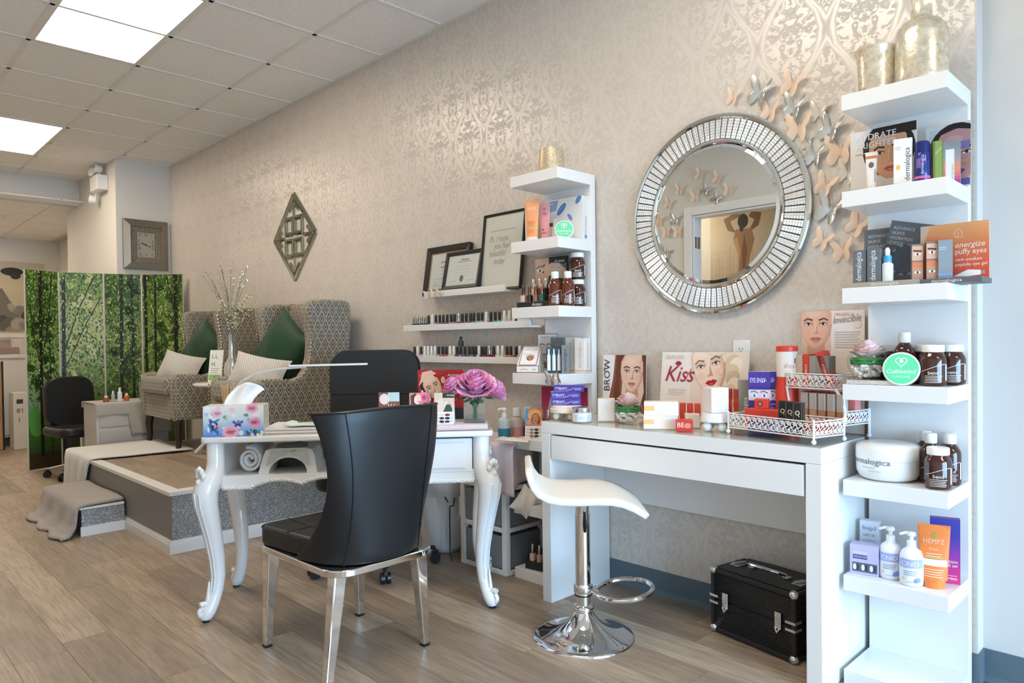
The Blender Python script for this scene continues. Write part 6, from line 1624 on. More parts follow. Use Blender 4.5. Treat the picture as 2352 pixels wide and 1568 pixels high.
# fourth shelf: lash kits and skincare boxes
def flash_front(p, w, h):
    p.rect(0, 0, w, h, '8f3b3f'); p.rect(.003, .003, w - .003, h - .003, 'ebe7e2'); p.text('FLASH LASH', w * .5, h * .80, .013, '8b8a88', 'C', wmax=w * .8); p.ell(w * .55, h * .42, .022, .018, 'b9a79c'); p.ell(w * .55, h * .36, .016, .013, '8a4a3a'); p.ell(w * .55, h * .36, .009, .007, 'c98a5a'); p.lines(w * .12, w * .4, h * .6, 2, .006, .002, 'b5b1ac')
def flash_card(p, w, h):
    p.rect(0, 0, w, h, '8f3b3f'); p.rect(.003, .003, w - .003, h - .003, 'e4e6e6'); p.text('FLASH LASH', w * .56, h * .78, .013, '6f7072', 'C', wmax=w * .75)
    for x in (.25, .58): p.line([(w * (x - .13), h * .42), (w * x, h * .52), (w * (x + .13), h * .44)], .004, '3a3432'); p.ell(w * x, h * .32, w * .09, h * .06, 'f4f2f0'); p.ell(w * x, h * .32, w * .035, h * .05, '4a5a5e')
    p.line([(w * .82, h * .28), (w * .92, h * .62)], .006, '7a2f33')
card('lash_card', 'upright flash lash sign card with printed eyes on the left unit', 'card', (-.262, -.085, LZ[3] + .085), 18, .110, .100, flash_card, tilt=4); 
carton('lash_kit_stack', 'white lash kit box standing behind the sloped one on the left unit', 'box', (-.262, -.100, LZ[3]), 18, .105, .05, .084, 'ebe7e2', front=flash_front)
lk_ = thing('lash_kit', 'sloped white and red lash kit box at the front of the left unit', 'box', (-.262, -.205, LZ[3]), 22)
MB().box(-.058, .058, -.035, .040, 0, .034).build('base', cmat('ebe7e2', .4), lk_, smooth=0, bevel=.001); MB().add([(-.056, -.033, .034), (.056, -.033, .034), (.046, .030, .125), (-.046, .030, .125), (-.056, .038, .034), (.056, .038, .034), (.046, .038, .125), (-.046, .038, .125)], [(0, 1, 2, 3), (5, 4, 7, 6), (1, 5, 6, 2), (4, 0, 3, 7), (3, 2, 6, 7)]).build('lid', cmat('ebe7e2', .4), lk_, smooth=0)
p = PR(); p.rect(0, 0, .116, .034, '8f3b3f'); p.rect(.003, .003, .113, .031, 'ebe7e2'); p.line([(.02, .014), (.04, .018), (.06, .014)], .002, '5a5654'); p.rect(.085, .012, .10, .02, 'a9cfa5'); p.build('front_print', lk_, (-.058, -.035, 0))
p = PR(); flash_front(p, .09, .105); p.build('lid_print', lk_, (-.045, -.0335, .036), (R(-34.7), 0, 0))
carton('serum_box', 'dark grey serum box with a gold line on the left unit', 'box', (-.155, -.115, LZ[3]), 20, .070, .045, .165, '6a6a66', front=lambda p, w, h: (p.line([(w * .25, h * .1), (w * .35, h * .35), (w * .3, h * .55)], .004, 'c9b27a'), p.lines(w * .25, w * .7, h * .8, 3, .008, .002, '9a9a96')))
bl = thing('ampoule_pack', 'blister pack of three white ampoules on the left unit', 'pack', (-.120, -.190, LZ[3]), 35); MB().box(-.038, .038, 0, .018, 0, .120).build('pack_card', cmat('3f5a66', .4), bl, smooth=0)
for k in (-1, 0, 1):
    MB().lathe([(.0085, .012), (.0085, .080), (.004, .092), (.004, .112)], 12, 0, Matrix.Translation((k * .024, -.008, 0))).build('ampoule', cmat('e6e8ea', .2), bl)
carton('skincare_box', 'slim grey skincare box with vertical lettering at the front of the left unit', 'box', (-.062, -.175, LZ[3]), 38, .036, .036, .130, '7f8486', front=derm('2a2b2c'), side=derm('2a2b2c'))
def wderm(p, w, h): p.text('dermalogica', w * .64, h * .14, .017, 'e9a25e', rot=90, wmax=h * .8); p.rect(0, h * .04, w, h * .08, 'f0b980')
carton('skincare_box', 'white skincare box with orange vertical lettering, left of two on the left unit', 'box', (-.105, -.085, LZ[3]), 8, .080, .045, .165, 'ece8e3', front=wderm)
carton('skincare_box', 'white skincare box with orange vertical lettering, right of two on the left unit', 'box', (-.032, -.090, LZ[3]), 12, .055, .055, .160, 'ece8e3', front=wderm, side=wderm)
for i, (x, rot) in enumerate(((-.055, 10), (-.015, -25))): butterfly('silver', (x, -.281, .955), rot, .75, ('left silver filigree butterfly on the shelf front beside the pink poster', 'right silver filigree butterfly on the shelf front beside the pink poster')[i], group='shelf butterflies')
# fifth shelf: pink poster display and colour card
pk = thing('polish_display', 'pink poster display with a blonde model under the butterfly shelf', 'display', (-.165, -.105, LZ[4]), 6)
MB().box(-.13, .13, -.04, .035, 0, .045).build('tray', 'black_satin', pk, smooth=0, bevel=.002); MB().box(-.135, .135, .036, .040, 0, .235).build('poster_board', cmat('a33a55', .5), pk, smooth=0)
p = PR(); w, h = .27, .19; p.vgrad(0, 0, w, h, ['b58a94', 'c4506f', 'b52c55', '9b2448'], 10); p.poly([(.05, 0), (.07, .05), (.14, .06), (.16, 0)], 'c9b5b0'); p.face(.105, .115, .105, 'e3cfc6', 'd9c9b0', 'a85a60', -4, long=.3); p.rect(.15, h - .02, w, h, '6a1838'); p.build('print', pk, (-.135, .0358, .045))
for i in range(6): polish(tuple(pk.matrix_basis @ Vector((-.105 + .04 * i, -.005, .0455))), ORD[i] + ' polish from the left in the pink poster display', ('6a4a3c', '8f5a4a', '3a2a2c', '7a3a44', 'b58a7a', '2c2a30')[i], 'd9d6d2', .080, 'polishes in the pink display', 6, metal=True)
def disco(p, w, h):
    p.rect(0, 0, w, h, 'efeae4'); p.rect(0, h * .42, w, h, 'e08a4a'); p.rect(0, h * .5, w * .2, h, '4f9fc9'); p.ell(w * .55, h * .80, w * .42, h * .16, 'f0b27a', 15); p.face(w * .62, h * .66, h * .26, 'd98a5a', '8a3a22', '7a1f22', 0, long=.2); p.text('DISCO', w * .06, h * .55, .010, 'f4ede6', wmax=w * .45); p.text('NIGHTS', w * .06, h * .47, .010, 'f4ede6', wmax=w * .45)
    swatches(p, w, h, [('9a8a80', '4a2424'), ('a5826f', '2a1a1c'), ('9a6f60', '2f2a2a')])
tent('orange disco nail colour tent card at the left desk edge', 0, 0, 38, .080, .140, disco, loc=(-.222, -.225, LZ[4]))
sc_ = pillow('cotton_pad', 'small cream fabric pad hanging on the sixth shelf of the left unit', .10, .13, .05, principled('cream_cotton', hx('e4dace'), .9), (-.225, -.285, .375), (-10, 35, 40)); sc_['category'] = 'pad'; del sc_['group']
# bottom shelf display
dz = thing('polish_display', 'dark polish display on the bottom shelf beside the dressing table', 'display', (-.190, -.165, LZ[6]), 8)
MB().box(-.075, .095, -.09, .06, 0, .035).build('tray', 'black_satin', dz, smooth=0, bevel=.002); MB().box(-.075, .095, -.03, .06, .035, .075).build('rear_tray', 'black_satin', dz, smooth=0, bevel=.002); MB().box(-.085, .105, .061, .065, 0, .275).build('poster_board', cmat('5a2a2c', .5), dz, smooth=0)
p = PR(); p.rect(0, 0, .19, .20, '3a2422'); p.poly([(0, 0), (0, .2), (.07, .2), (.05, .1), (.07, 0)], 'c9756a'); p.poly([(.08, 0), (.075, .1), (.11, .2), (.15, .2), (.14, 0)], '2a1a19'); p.face(.135, .11, .10, 'd9a88f', '1f1412', '9a3038', -10); p.build('print', dz, (-.085, .0608, .075))
for i in range(4): polish(tuple(dz.matrix_basis @ Vector((-.052 + .040 * i, -.060, .0355))), ORD[i] + ' polish from the left in the front row of the bottom display', ('dcc4b4', 'c9a08a', 'b58a7a', '8f5a50')[i], 'b9a99d', .078, 'polishes in the bottom display', 8, metal=True)
for i in range(4): polish(tuple(dz.matrix_basis @ Vector((-.040 + .038 * i, .012, .0755))), ORD[i] + ' polish from the left in the back row of the bottom display', ('a58a7a', '7a5a4c', '5a3a34', '3a2422')[i], 'b9a99d', .078, 'polishes in the bottom display', 8, metal=True)

# ================================================================== RIGHT SHELF UNIT
# top: mercury glass
o = thing('votive', 'mottled gold mercury glass votive on top of the right shelf unit', 'votive', (1.288, -.180, LZ[0])); MB().lathe([(.044, 0), (.050, .004), (.052, .03), (.055, .11), (.058, .135), (.063, .148), (.061, .150), (.053, .135), (.050, .11), (.046, .008), (.001, .008)], 36, cap=False).build('glass', 'mercury', o, smooth=60)
o = thing('mercury_bottle', 'tall mottled gold mercury glass bottle on top of the right shelf unit', 'bottle', (1.415, -.160, LZ[0])); MB().lathe([(.066, 0), (.073, .006), (.075, .03), (.075, .155), (.070, .180), (.056, .200), (.036, .212), (.030, .220), (.029, .285), (.034, .292), (.030, .292)], 36, cap=False).build('glass', 'mercury', o, smooth=60)
# second shelf
def hydr(p, w, h):
    p.rect(0, 0, w, h, 'd8d3cc'); p.rect(0, h * .10, w, h, 'dfdad3'); p.face(w * .60, h * .56, h * .76, 'd6a17e', '231a17', 'b5564e', 6, neck=False)
    p.rect(w * .42, h * .86, w, h, '1f1715'); p.text('HYDRATE', w * .10, h * .84, .020, 'f2efec', wmax=w * .62); p.text('BRIGHTER', w * .10, h * .71, .020, 'f0ece8', wmax=w * .62); p.rect(w * .08, h * .63, w * .26, h * .645, 'e8b093')
pa = card('skincare_poster', 'hydrate brighter poster with a dark haired woman on the right shelf unit', 'poster', (1.283, -.105, LZ[1] + .016), 0, .205, .212, hydr)
MB().box(-.105, .105, -.085, .004, -.016, -.0005).build('tray', cmat('a89f93', .5), pa, smooth=0, bevel=.001)
squeeze_tube('sunscreen_tube', 'white tube with orange band in front of the hydrate poster', (1.268, -.165, LZ[1] + .016), 12, .036, .122, 'ece8e3', lambda p, w, h: (p.ell(w * .5, h * .6, .008, .010, '6a625c'), p.text('dermalogica', w * .95, h * .08, .006, '4a4642', rot=90, wmax=h * .4), p.rect(-.002, h * .80, w + .002, h * .88, 'd07a3f')), cap='e9e5e0')
carton('skincare_box', 'white skincare box with black vertical lettering beside the blue bottle', 'box', (1.366, -.175, LZ[1] + .016), 14, .052, .036, .140, 'e9e5e0', front=lambda p, w, h: (p.text('dermalogica', w * .86, h * .05, .015, '2f2c2a', rot=90, wmax=h * .9), p.ell(w * .25, h * .36, .006, .008, 'e8b25e'), p.lines(w * .1, w * .4, h * .8, 2, .006, .002, 'b5b0aa')))
bb = thing('serum_bottle', 'deep blue serum bottle with a pink ring on the right shelf unit', 'bottle', (1.420, -.172, LZ[1])); MB().lathe([(.020, 0), (.022, .003), (.022, .10), (.021, .102)], 22).build('body', cmat('22307f', .2, .2, coat=.4), bb); MB().lathe([(.0225, .022), (.0225, .030)], 22).build('pink_ring', cmat('d76aa5', .3), bb); MB().lathe([(.021, .102), (.021, .134), (.018, .138)], 22).build('cap', cmat('1f2c6d', .2, .2), bb)
cylprint(bb, .0222, -75, lambda p, w, h: (p.text('dermalogica', w * .60, 0, .009, 'd5d8ea', rot=90, wmax=h), p.rect(w * .1, h * .35, w * .4, h * .85, '7a5aa8')), .04, .06, .034)
carton('mask_box', 'narrow olive green box behind the blue bottle', 'box', (1.452, -.145, LZ[1]), 30, .030, .040, .135, '66753a', front=lambda p, w, h: (p.rect(w * .2, 0, w * .8, h, '7f9147'), p.line([(w * .2, h * .7), (w * .8, h * .85)], .002, 'b5c27f')), side=lambda p, w, h: p.rect(w * .3, h * .1, w * .7, h * .9, '7f9147'))
def colourface(p, w, h):
    p.rect(0, 0, w, h, 'cbd0d2'); p.rect(w * .08, h * .80, w * .5, h * .94, 'b9c6cc'); p.face(w * .70, h * .46, h * .80, 'b58a8f', '1a1517', '8a3a4a', 3, neck=False); p.rect(w * .55, h * .58, w * .98, h * .70, '7a6fa5'); p.rect(w * .55, h * .36, w * .98, h * .42, 'c48a6a'); p.rect(w * .55, h * .02, w * .98, h * .12, '6a5a9a')
card('skincare_poster', 'poster with a face under coloured light bands on the right shelf unit', 'poster', (1.468, -.082, LZ[1]), 0, .125, .200, colourface)
carton('skincare_box', 'small grey and magenta gradient box standing before the coloured face poster', 'box', (1.487, -.135, LZ[1]), 10, .054, .035, .128, '8b9096', front=lambda p, w, h: (p.vgrad(0, 0, w, h, ['a83a8a', 'd98a6a', '8b9096', '7f868d'], 12), p.rect(w * .30, h * .04, w * .72, h * .82, 'd9dcde'), p.text('dermalogica', w * .68, h * .08, .007, '7a7f86', rot=90, wmax=h * .5)))
# third shelf
def adv(p, w, h):
    p.rect(0, 0, w, h, '6a6c70'); p.rect(0, 0, w, h * .6, '565a60')
    for i, t in enumerate(('ADVANCE', "SKIN'S", 'HYDRATION', 'CYCLE')): p.text(t, w * .08, h * (.86 - .085 * i), .010, 'd2d4d6', wmax=w * .5)
    p.ell(w * .55, h * .38, w * .36, h * .26, '44505c'); p.ell(w * .55, h * .38, w * .32, h * .22, '525c66')
    for k in range(12): a = R(30 * k); p.ell(w * .55 + w * .35 * math.cos(a), h * .38 + h * .25 * math.sin(a), .004, .007, '8a929a', k * 30, 8); p.k -= 1
    p.k += 1
Z3 = LZ[2] + .016
for nm, x0, y0, w_, col, la in (('poster_tray', 1.338, -.205, .185, 'a59c90', 'beige shelf tray under the hydration boxes'), ('poster_tray', 1.500, -.170, .185, '5f6163', 'dark grey shelf tray under the orange poster')):
    o = thing(nm, la, 'tray', (x0, y0, LZ[2])); MB().box(-w_ / 2 + .002, w_ / 2 - .002, -.06, .06, 0, .0155).build('tray', cmat(col, .5), o, smooth=0, bevel=.001); p = PR(); p.text('dermalogica', w_ * .5, .004, .009, 'e9e7e4', 'C', sx=1.3); p.build('print', o, (-w_ / 2, -.0601, 0))
card('skincare_poster', 'upright dark grey hydration cycle poster at the back of the third shelf', 'poster', (1.295, -.085, LZ[2]), 0, .155, .205, adv)
q = card('skincare_poster', 'tilted dark grey hydration cycle poster overlapping the upright one', 'poster', (1.328, -.118, Z3 + .006), 0, .135, .195, adv); q.rotation_euler = (R(-6), R(14), 0)
carton('skincare_box', 'grey hydration box with white vertical lettering, leftmost on the third shelf', 'box', (1.252, -.215, Z3), 6, .040, .036, .106, '66696c', front=derm('e4e6e8'))
carton('skincare_box', 'grey hydration box with white vertical lettering, second on the third shelf', 'box', (1.295, -.215, Z3), 6, .040, .036, .108, '66696c', front=derm('e4e6e8'), side=derm('e4e6e8'))
db = thing('dropper_bottle', 'small white dropper bottle with blue collar on the third shelf', 'bottle', (1.332, -.215, Z3)); MB().lathe([(.016, 0), (.0165, .003), (.0165, .055), (.010, .062)], 18).build('body', cmat('e3e8ec', .25), db); MB().lathe([(.0125, .062), (.0125, .082)], 16).build('collar', cmat('4aa0d0', .3), db); MB().lathe([(.007, .082), (.008, .10), (.004, .108)], 12).build('bulb', cmat('e8eaec', .4), db)
def eyes(p, w, h): p.rect(0, 0, w, h, '7d756f'); p.rect(0, h * .55, w, h * .95, 'd3a68c'); p.line([(w * .1, h * .82), (w * .9, h * .80)], .005, '3a2a22'); p.ell(w * .5, h * .72, w * .3, h * .035, 'efe6de'); p.ell(w * .5, h * .72, w * .1, h * .035, '3a2a22'); p.rect(0, h * .36, w, h * .50, 'd9764f'); p.rect(0, h * .02, w, h * .36, 'b88d74'); p.ell(w * .5, h * .22, w * .3, h * .035, 'efe6de'); p.ell(w * .5, h * .22, w * .1, h * .035, '3a2a22')
carton('eye_gel_box', 'eye gel box with printed eyes, left one of two beside the orange poster', 'box', (1.407, -.185, Z3), 24, .030, .030, .112, '7d756f', front=eyes, side=lambda p, w, h: p.rect(0, 0, w, h, '8f9296'))
carton('eye_gel_box', 'eye gel box with printed eyes, right one of two beside the orange poster', 'box', (1.446, -.180, Z3), 24, .030, .030, .116, '7d756f', front=eyes, side=lambda p, w, h: p.rect(0, 0, w, h, '8f9296'))
carton('eye_gel_box', 'plain blue grey eye gel box leaning against the orange poster', 'box', (1.484, -.178, Z3), 14, .038, .030, .118, '8b959d', front=lambda p, w, h: (p.rect(0, h * .08, w, h * .14, '7fa3d6'), p.lines(w * .1, w * .6, h * .8, 2, .006, .002, 'c4cbd0')), side=derm('d5dade'))
def energ(p, w, h):
    p.vgrad(0, 0, w, h, ['cf4a36', 'd9603f', 'e08250', 'e6a26c'], 16); p.poly([(w * .0, h * .5), (w * .15, h), (0, h)], 'd9b8a0')
    p.line([(w * .52, h * .74), (w * .50, h * .82), (w * .56, h * .90), (w * .62, h * .84), (w * .62, h * .74), (w * .52, h * .74)], .0014, 'f4d9c8'); p.line([(w * .56, h * .74), (w * .56, h * .84)], .0012, 'f4d9c8')
    p.text('energize', w * .52, h * .56, .0165, 'f8ece4', shear=.25, wmax=w * .44); p.text('puffy eyes', w * .52, h * .44, .0165, 'f6e4d8', wmax=w * .44); p.text('new awaken', w * .52, h * .32, .010, 'f6e4d8', wmax=w * .38); p.text('peptide eye gel', w * .52, h * .23, .010, 'f6e4d8', wmax=w * .45); p.poly([(w * .48, h * .05), (w * .70, h * .16), (w * .88, h * .14), (w * .88, h * .06), (w * .7, h * .04)], 'f2efec'); p.rect(w * .88, h * .07, w * .94, h * .13, '9a9490')
card('skincare_poster', 'orange energize puffy eyes poster jutting past the right shelf edge', 'poster', (1.498, -.140, Z3), 0, .185, .172, energ)
# fourth shelf: bowl, tin, amber jars and bottle
o = thing('rhinestone_tray', 'silver rhinestone tray under the rose bowl on the right shelf unit', 'tray', (1.305, -.190, LZ[3]), 4); MB().box(-.085, .070, -.075, .06, 0, .014).build('tray', 'steel', o, smooth=0, bevel=.001)
rh = MB()
for i in range(38):
    for j in range(3): rh.ball((-.083 + .004 * i, -.0755, .003 + .004 * j), .0021, 5, 4)
for i in range(30):
    for j in range(3): rh.ball((.0705, -.073 + .0044 * i, .003 + .004 * j), .0021, 5, 4)
s = rh.build('rhinestones', 'crystal', o, smooth=0); s['kind'] = 'stuff'
terrarium((1.262, -.190, LZ[3] + .0145), 'glass rose bowl with white pebbles on the right shelf unit', 1.0)
tin((1.385, -.262, LZ[3]), 16, .052, 'round green tin leaning before the amber jars on the right shelf unit', 10)
amber_jar((1.248, -.085, LZ[3]), 'amber jar half hidden behind the rose bowl'); amber_jar((1.322, -.105, LZ[3]), 'amber jar behind the round green tin, left of the tall bottle')
amber_bottle((1.365, -.165, LZ[3]), 'tall amber bottle rising behind the round green tin', -75, False, s=1.04)
amber_jar((1.413, -.125, LZ[3]), 'amber jar behind the round green tin, right of the tall bottle'); amber_jar((1.475, -.080, LZ[3]), 'amber jar at the back right of the fourth shelf'); amber_jar((1.458, -.208, LZ[3]), 'front amber jar with white lid right of the green tin'); amber_jar((1.492, -.140, LZ[3]), 'amber jar at the right edge behind the front jar of the fourth shelf')
# fifth shelf
bj = thing('cream_tub', 'very large white cream tub with grey lettering on the right shelf unit', 'tub', (1.316, -.166, LZ[4]))
MB().lathe([(.070, 0), (.085, .008), (.093, .025), (.0945, .040), (.0945, .066)], 48).build('tub', 'plastic_white', bj, smooth=50); MB().lathe([(.0955, .0665), (.0955, .100), (.092, .110), (.080, .116), (.05, .118), (.001, .1185)], 48).build('lid', 'plastic_white', bj, smooth=50)
cylprint(bj, .0957, -112, lambda p, w, h: (p.text('dermalogica', w * .5, h * .5, .017, '6b6f7c', 'C', sx=1.25), p.lines(w * .35, w * .7, h * .25, 1, .01, .002, 'b5b8c0'), p.lines(w * .55, w * .85, h * .05, 1, .01, .002, 'b5b8c0')), .13, .05, .030)
amber_jar((1.476, -.228, LZ[4]), 'front amber jar on the fifth shelf beside the big cream tub'); amber_bottle((1.438, -.160, LZ[4]), 'amber bottle with white cap right beside the big cream tub', s=1.0); amber_bottle((1.486, -.140, LZ[4]), 'amber bottle at the right edge of the fifth shelf', s=1.0)
amber_bottle((1.405, -.092, LZ[4]), 'amber bottle at the back behind the big cream tub', s=.98); amber_bottle((1.470, -.080, LZ[4]), 'amber bottle in the back right corner of the fifth shelf', s=.98)
# sixth shelf
def lilac(p, w, h):
    p.rect(0, 0, w, h, 'b9b3d4'); p.text('ESSENTIAL', w * .12, h * .70, .007, 'e4e1f0', wmax=w * .5); p.rect(w * .10, h * .52, w * .60, h * .66, '3f3a78'); p.text('MANICURE SYSTEM', w * .12, h * .56, .006, 'e4e1f0', wmax=w * .46)
    p.rect(w * .08, h * .08, w * .95, h * .40, '6a6a78')
    for k in range(3): x = w * (.10 + .29 * k); p.rect(x, h * .1, x + w * .25, h * .38, '55586a'); p.ell(x + w * .07, h * .24, w * .06, h * .11, 'dfe2ea', n=10); p.ell(x + w * .18, h * .24, w * .05, h * .11, '3a3c48', n=10)
carton('manicure_kit', 'lilac manicure kit box at the left of the sixth shelf', 'box', (1.263, -.215, LZ[5]), 8, .085, .05, .095, 'b9b3d4', front=lilac)
carton('lotion_carton', 'small white and blue depilatory box behind the lilac kit', 'box', (1.243, -.115, LZ[5]), 6, .058, .035, .150, 'dfe3e8', front=lambda p, w, h: (p.text('finipil', w * .5, h * .80, .014, '5a7fb5', 'C', wmax=w * .8), p.text('LAIT 50', w * .5, h * .66, .008, '4a6fa8', 'C', wmax=w * .6), p.lines(w * .15, w * .85, h * .56, 4, .007, .002, '9db0cc'), p.rect(w * .2, h * .28, w * .8, h * .36, '2f5a9a')))
def lotion(loc, label):
    o = thing('lotion_bottle', label, 'bottle', loc, 0, 'white lotion pump bottles'); MB().lathe([(.030, 0), (.033, .004), (.034, .02), (.033, .085), (.027, .104), (.016, .112), (.014, .116)], 26).build('bottle', cmat('e6e8ee', .3), o, smooth=60); pump_head(o, .021, .116, nz=(-.95, -.3))
    cylprint(o, .0343, -75, lambda p, w, h: (p.rect(0, h * .66, w, h, 'a5aede'), p.text('CND', w * .45, h * .74, .013, 'eef0fa', 'C', sx=1.3), p.lines(w * .2, w * .75, h * .52, 3, .006, .0022, '9a9fb5'), p.ell(w * .18, h * .22, .005, .005, 'e3d27a'), p.ell(w * .75, h * .2, .009, .008, '8fa0d9'), p.ell(w * .68, h * .16, .007, .006, '7a8cd0'), p.lines(w * .3, w * .6, h * .1, 1, .004, .0016, 'a9acc0')), .075, .078, .006); return o
lotion((1.335, -.205, LZ[5]), 'white lotion pump bottle with lilac label next to the lilac kit'); lotion((1.402, -.228, LZ[5]), 'white lotion pump bottle with lilac label next to the orange tube')
def hemp(p, w, h): p.poly([(w * .5, h * .82), (w * .40, h * .90), (w * .45, h * .80), (w * .34, h * .80), (w * .5, h * .76), (w * .66, h * .80), (w * .55, h * .80), (w * .60, h * .90)], '8aa84a'); p.text('HEMPZ', w * .5, h * .66, .014, 'f5c9a5', 'C', wmax=w * .8); p.text('Fresh', w * .5, h * .54, .008, 'f5d5bb', 'C'); p.lines(w * .2, w * .8, h * .47, 2, .007, .002, 'f5d5bb'); p.rect(w * .15, h * .40, w * .85, h * .42, '9cc46a'); p.rect(0, h * .26, w, h * .38, 'e9ddd0'); p.lines(w * .15, w * .85, h * .19, 4, .007, .0022, 'f5d5bb')
squeeze_tube('lotion_tube', 'large orange lotion tube with a cream band on the sixth shelf', (1.458, -.205, LZ[5]), 14, .088, .190, 'ee8440', hemp, cap='ee8440', capr=.030)
carton('gift_box', 'blue to magenta gradient box behind the orange tube', 'box', (1.470, -.135, LZ[5]), 16, .080, .03, .200, '6a2f8f', front=lambda p, w, h: (p.vgrad(0, 0, w, h, ['d23a78', 'b8338a', '7a3a9e', '3f3a9a', '3a3f9e'], 18), p.text('hydration', w * .5, h * .32, .010, 'f2e4ee', wmax=w * .42), p.text('gift set', w * .5, h * .26, .010, 'f2e4ee', wmax=w * .42), p.lines(w * .5, w * .9, h * .12, 2, .008, .002, 'e9b5cc'), p.text('for them', w * .5, h * .06, .009, 'f2e4ee', wmax=w * .4)), side=lambda p, w, h: p.vgrad(0, 0, w, h, ['c23570', '7a2f8f', '3a3890'], 12))

# ================================================================== ON THE DRESSING TABLE
DZ_ = .7856
def pedestal(loc, r, h, label, mat):
    o = thing('round_riser', label, 'riser', loc, 20, 'round risers on ball feet')
    MB().lathe([(r * .92, h * .48), (r, h * .52), (r, h * .74), (r * .94, h * .80), (r * .94, h * .92), (r * .90, h)], 32).build('plate', mat, o, smooth=40)
    for k in range(4): a = R(45 + 90 * k); MB().ball((r * .68 * math.cos(a), r * .68 * math.sin(a), h * .25), h * .25, 12, 8).build('ball_foot', mat, o)
    return o
pedestal((.068, -.322, DZ_), .070, .062, 'round cream riser on ball feet at the left end of the dressing table', 'clay_cream')
pedestal((.752, -.262, DZ_), .056, .068, 'round white riser on ball feet in the middle of the dressing table', 'plastic_white')
def envy(p, w, h):
    p.rect(0, 0, w, h, '4b3a92'); p.text('EYE', w * .06, h * .40, h * .34, 'e4def2', wmax=w * .14); p.text('ENVY', w * .20, h * .30, h * .42, 'f0ecf8', wmax=w * .26); p.line([(w * .46, h * .28), (w * .58, h * .34), (w * .68, h * .62)], .002, 'cfc6ea'); p.lines(w * .70, w * .95, h * .55, 3, h * .14, h * .06, 'b9aee0'); p.rect(w * .06, h * .10, w * .5, h * .15, 'b9aee0')
for i, (z, c, dx, la) in enumerate(((0, '4a4488', 0, 'bottom'), (.0285, '4a4488', -.003, 'middle'), (.057, '5a2fa0', .006, 'top'))):
    carton('eye_serum_box', la + ' purple eye serum box of the stack on the cream riser', 'box', (.070 + dx, -.325 + (.012 if i == 2 else 0), DZ_ + .0624 + z), 42 - 6 * (i == 2), .128, .045, .028, c, front=envy, side=lambda p, w, h: p.rect(0, 0, w, h, '5a2fa0'), top=(lambda p, w, d: p.rect(0, 0, w, d, 'e0d6cc')) if i == 1 else None, group='purple eye serum boxes on the riser')
j = thing('cream_jar', 'low white cream jar with silver lid at the left front of the dressing table', 'jar', (.178, -.348, DZ_)); MB().lathe([(.038, 0), (.0415, .003), (.042, .038), (.040, .040)], 32).build('glass', cmat('e4e6e8', .15, coat=.4), j); MB().lathe([(.0425, .041), (.043, .042), (.043, .058), (.041, .060)], 32).build('lid', 'steel', j)
cylprint(j, .0423, -48, lambda p, w, h: (p.rect(w * .3, h * .3, w * .7, h * .6, 'cfd3d8'), p.lines(w * .02, w * .2, h * .7, 4, .006, .002, 'b5bac0'), p.lines(w * .8, w * .98, h * .7, 4, .006, .002, 'b5bac0')), .07, .036, .002)
carton('gift_carton', 'plain pale cream box with a faint border next to the first rose bowl', 'box', (.240, -.262, DZ_), 38, .072, .060, .094, 'efe2d8', front=lambda p, w, h: (p.rect(.002, .002, w - .002, h - .002, 'e2cfc4'), p.rect(.004, .004, w - .004, h - .004, 'ece3dc'), p.lines(w * .35, w * .6, h * .6, 1, .004, .0014, 'cbbdb4')))
terrarium((.352, -.262, DZ_), 'glass rose bowl with white pebbles on the dressing table', .98)
def brow(p, w, h):
    p.rect(0, 0, w, h, 'efebe6'); p.rect(w * .26, 0, w, h, 'e3c9b8'); p.poly([(w * .30, h), (w * .24, h * .6), (w * .16, h * .3), (w * .08, 0), (w * .55, 0), (w * .44, h * .35), (w * .48, h * .75), (w * .62, h)], '8a5238'); p.poly([(w * .34, h), (w * .30, h * .6), (w * .24, h * .2), (w * .40, h * .1), (w * .40, h * .6), (w * .55, h)], '6d3d2a'); p.poly([(w * .9, h), (w, h), (w, 0), (w * .84, h * .1), (w * .95, h * .4)], '6d3d2a')
    p.face(w * .68, h * .69, h * .60, 'edc8b2', '5a3526', 'd07a76', 0, hairback=False, iris='6a6f72'); p.text('BROW', w * .17, h * .40, .034, '4a2c28', rot=90, wmax=h * .57); p.line([(w * .065, h * .70), (w * .03, h * .74), (w * .045, h * .80)], .004, '4a2c28')
card('brow_poster', 'brow poster of a long haired woman standing against the wallpaper', 'poster', (.168, -.045, DZ_), 0, .240, .272, brow, tilt=2)
def kiss(p, w, h):
    p.rect(0, 0, w, h, 'ece3dc'); p.rect(w * .36, 0, w, h, 'e6d8cb')
    for i in range(9): p.ell(w * (.50 + .045 * i), h * (.90 - .05 * (i % 3)), w * .07, h * .14, ('e3d5bf', 'd6c4a8', 'efe4d2')[i % 3], 20 * i); 
    for i in range(7): p.ell(w * (.82 + .015 * (i % 3)), h * (.75 - .10 * i), w * .08, h * .09, ('d9c8ad', 'cbb595', 'e6dac4')[i % 3], 30 * i)
    p.face(w * .57, h * .765, h * .72, 'efd6c6', 'd9c9b0', 'b5262e', 14, hairback=False, iris='6f7f86', neck=False); p.ell(w * .60, h * 1.06, w * .16, h * .10, 'e6d8c2', -10)
    p.text('SEALED', w * .05, h * .90, .016, 'd6c6c0', sx=1.2); p.text('Kiss', w * .06, h * .57, .066, 'a8283a', shear=.35, sx=.9); p.poly([(w * .17, h * .83), (w * .195, h * .87), (w * .21, h * .86), (w * .225, h * .87), (w * .25, h * .83), (w * .21, h * .79)], 'a8283a'); p.line([(w * .30, h * .60), (w * .37, h * .76)], .003, 'a8283a'); p.lines(w * .10, w * .32, h * .45, 3, .010, .002, 'cfc0ba')
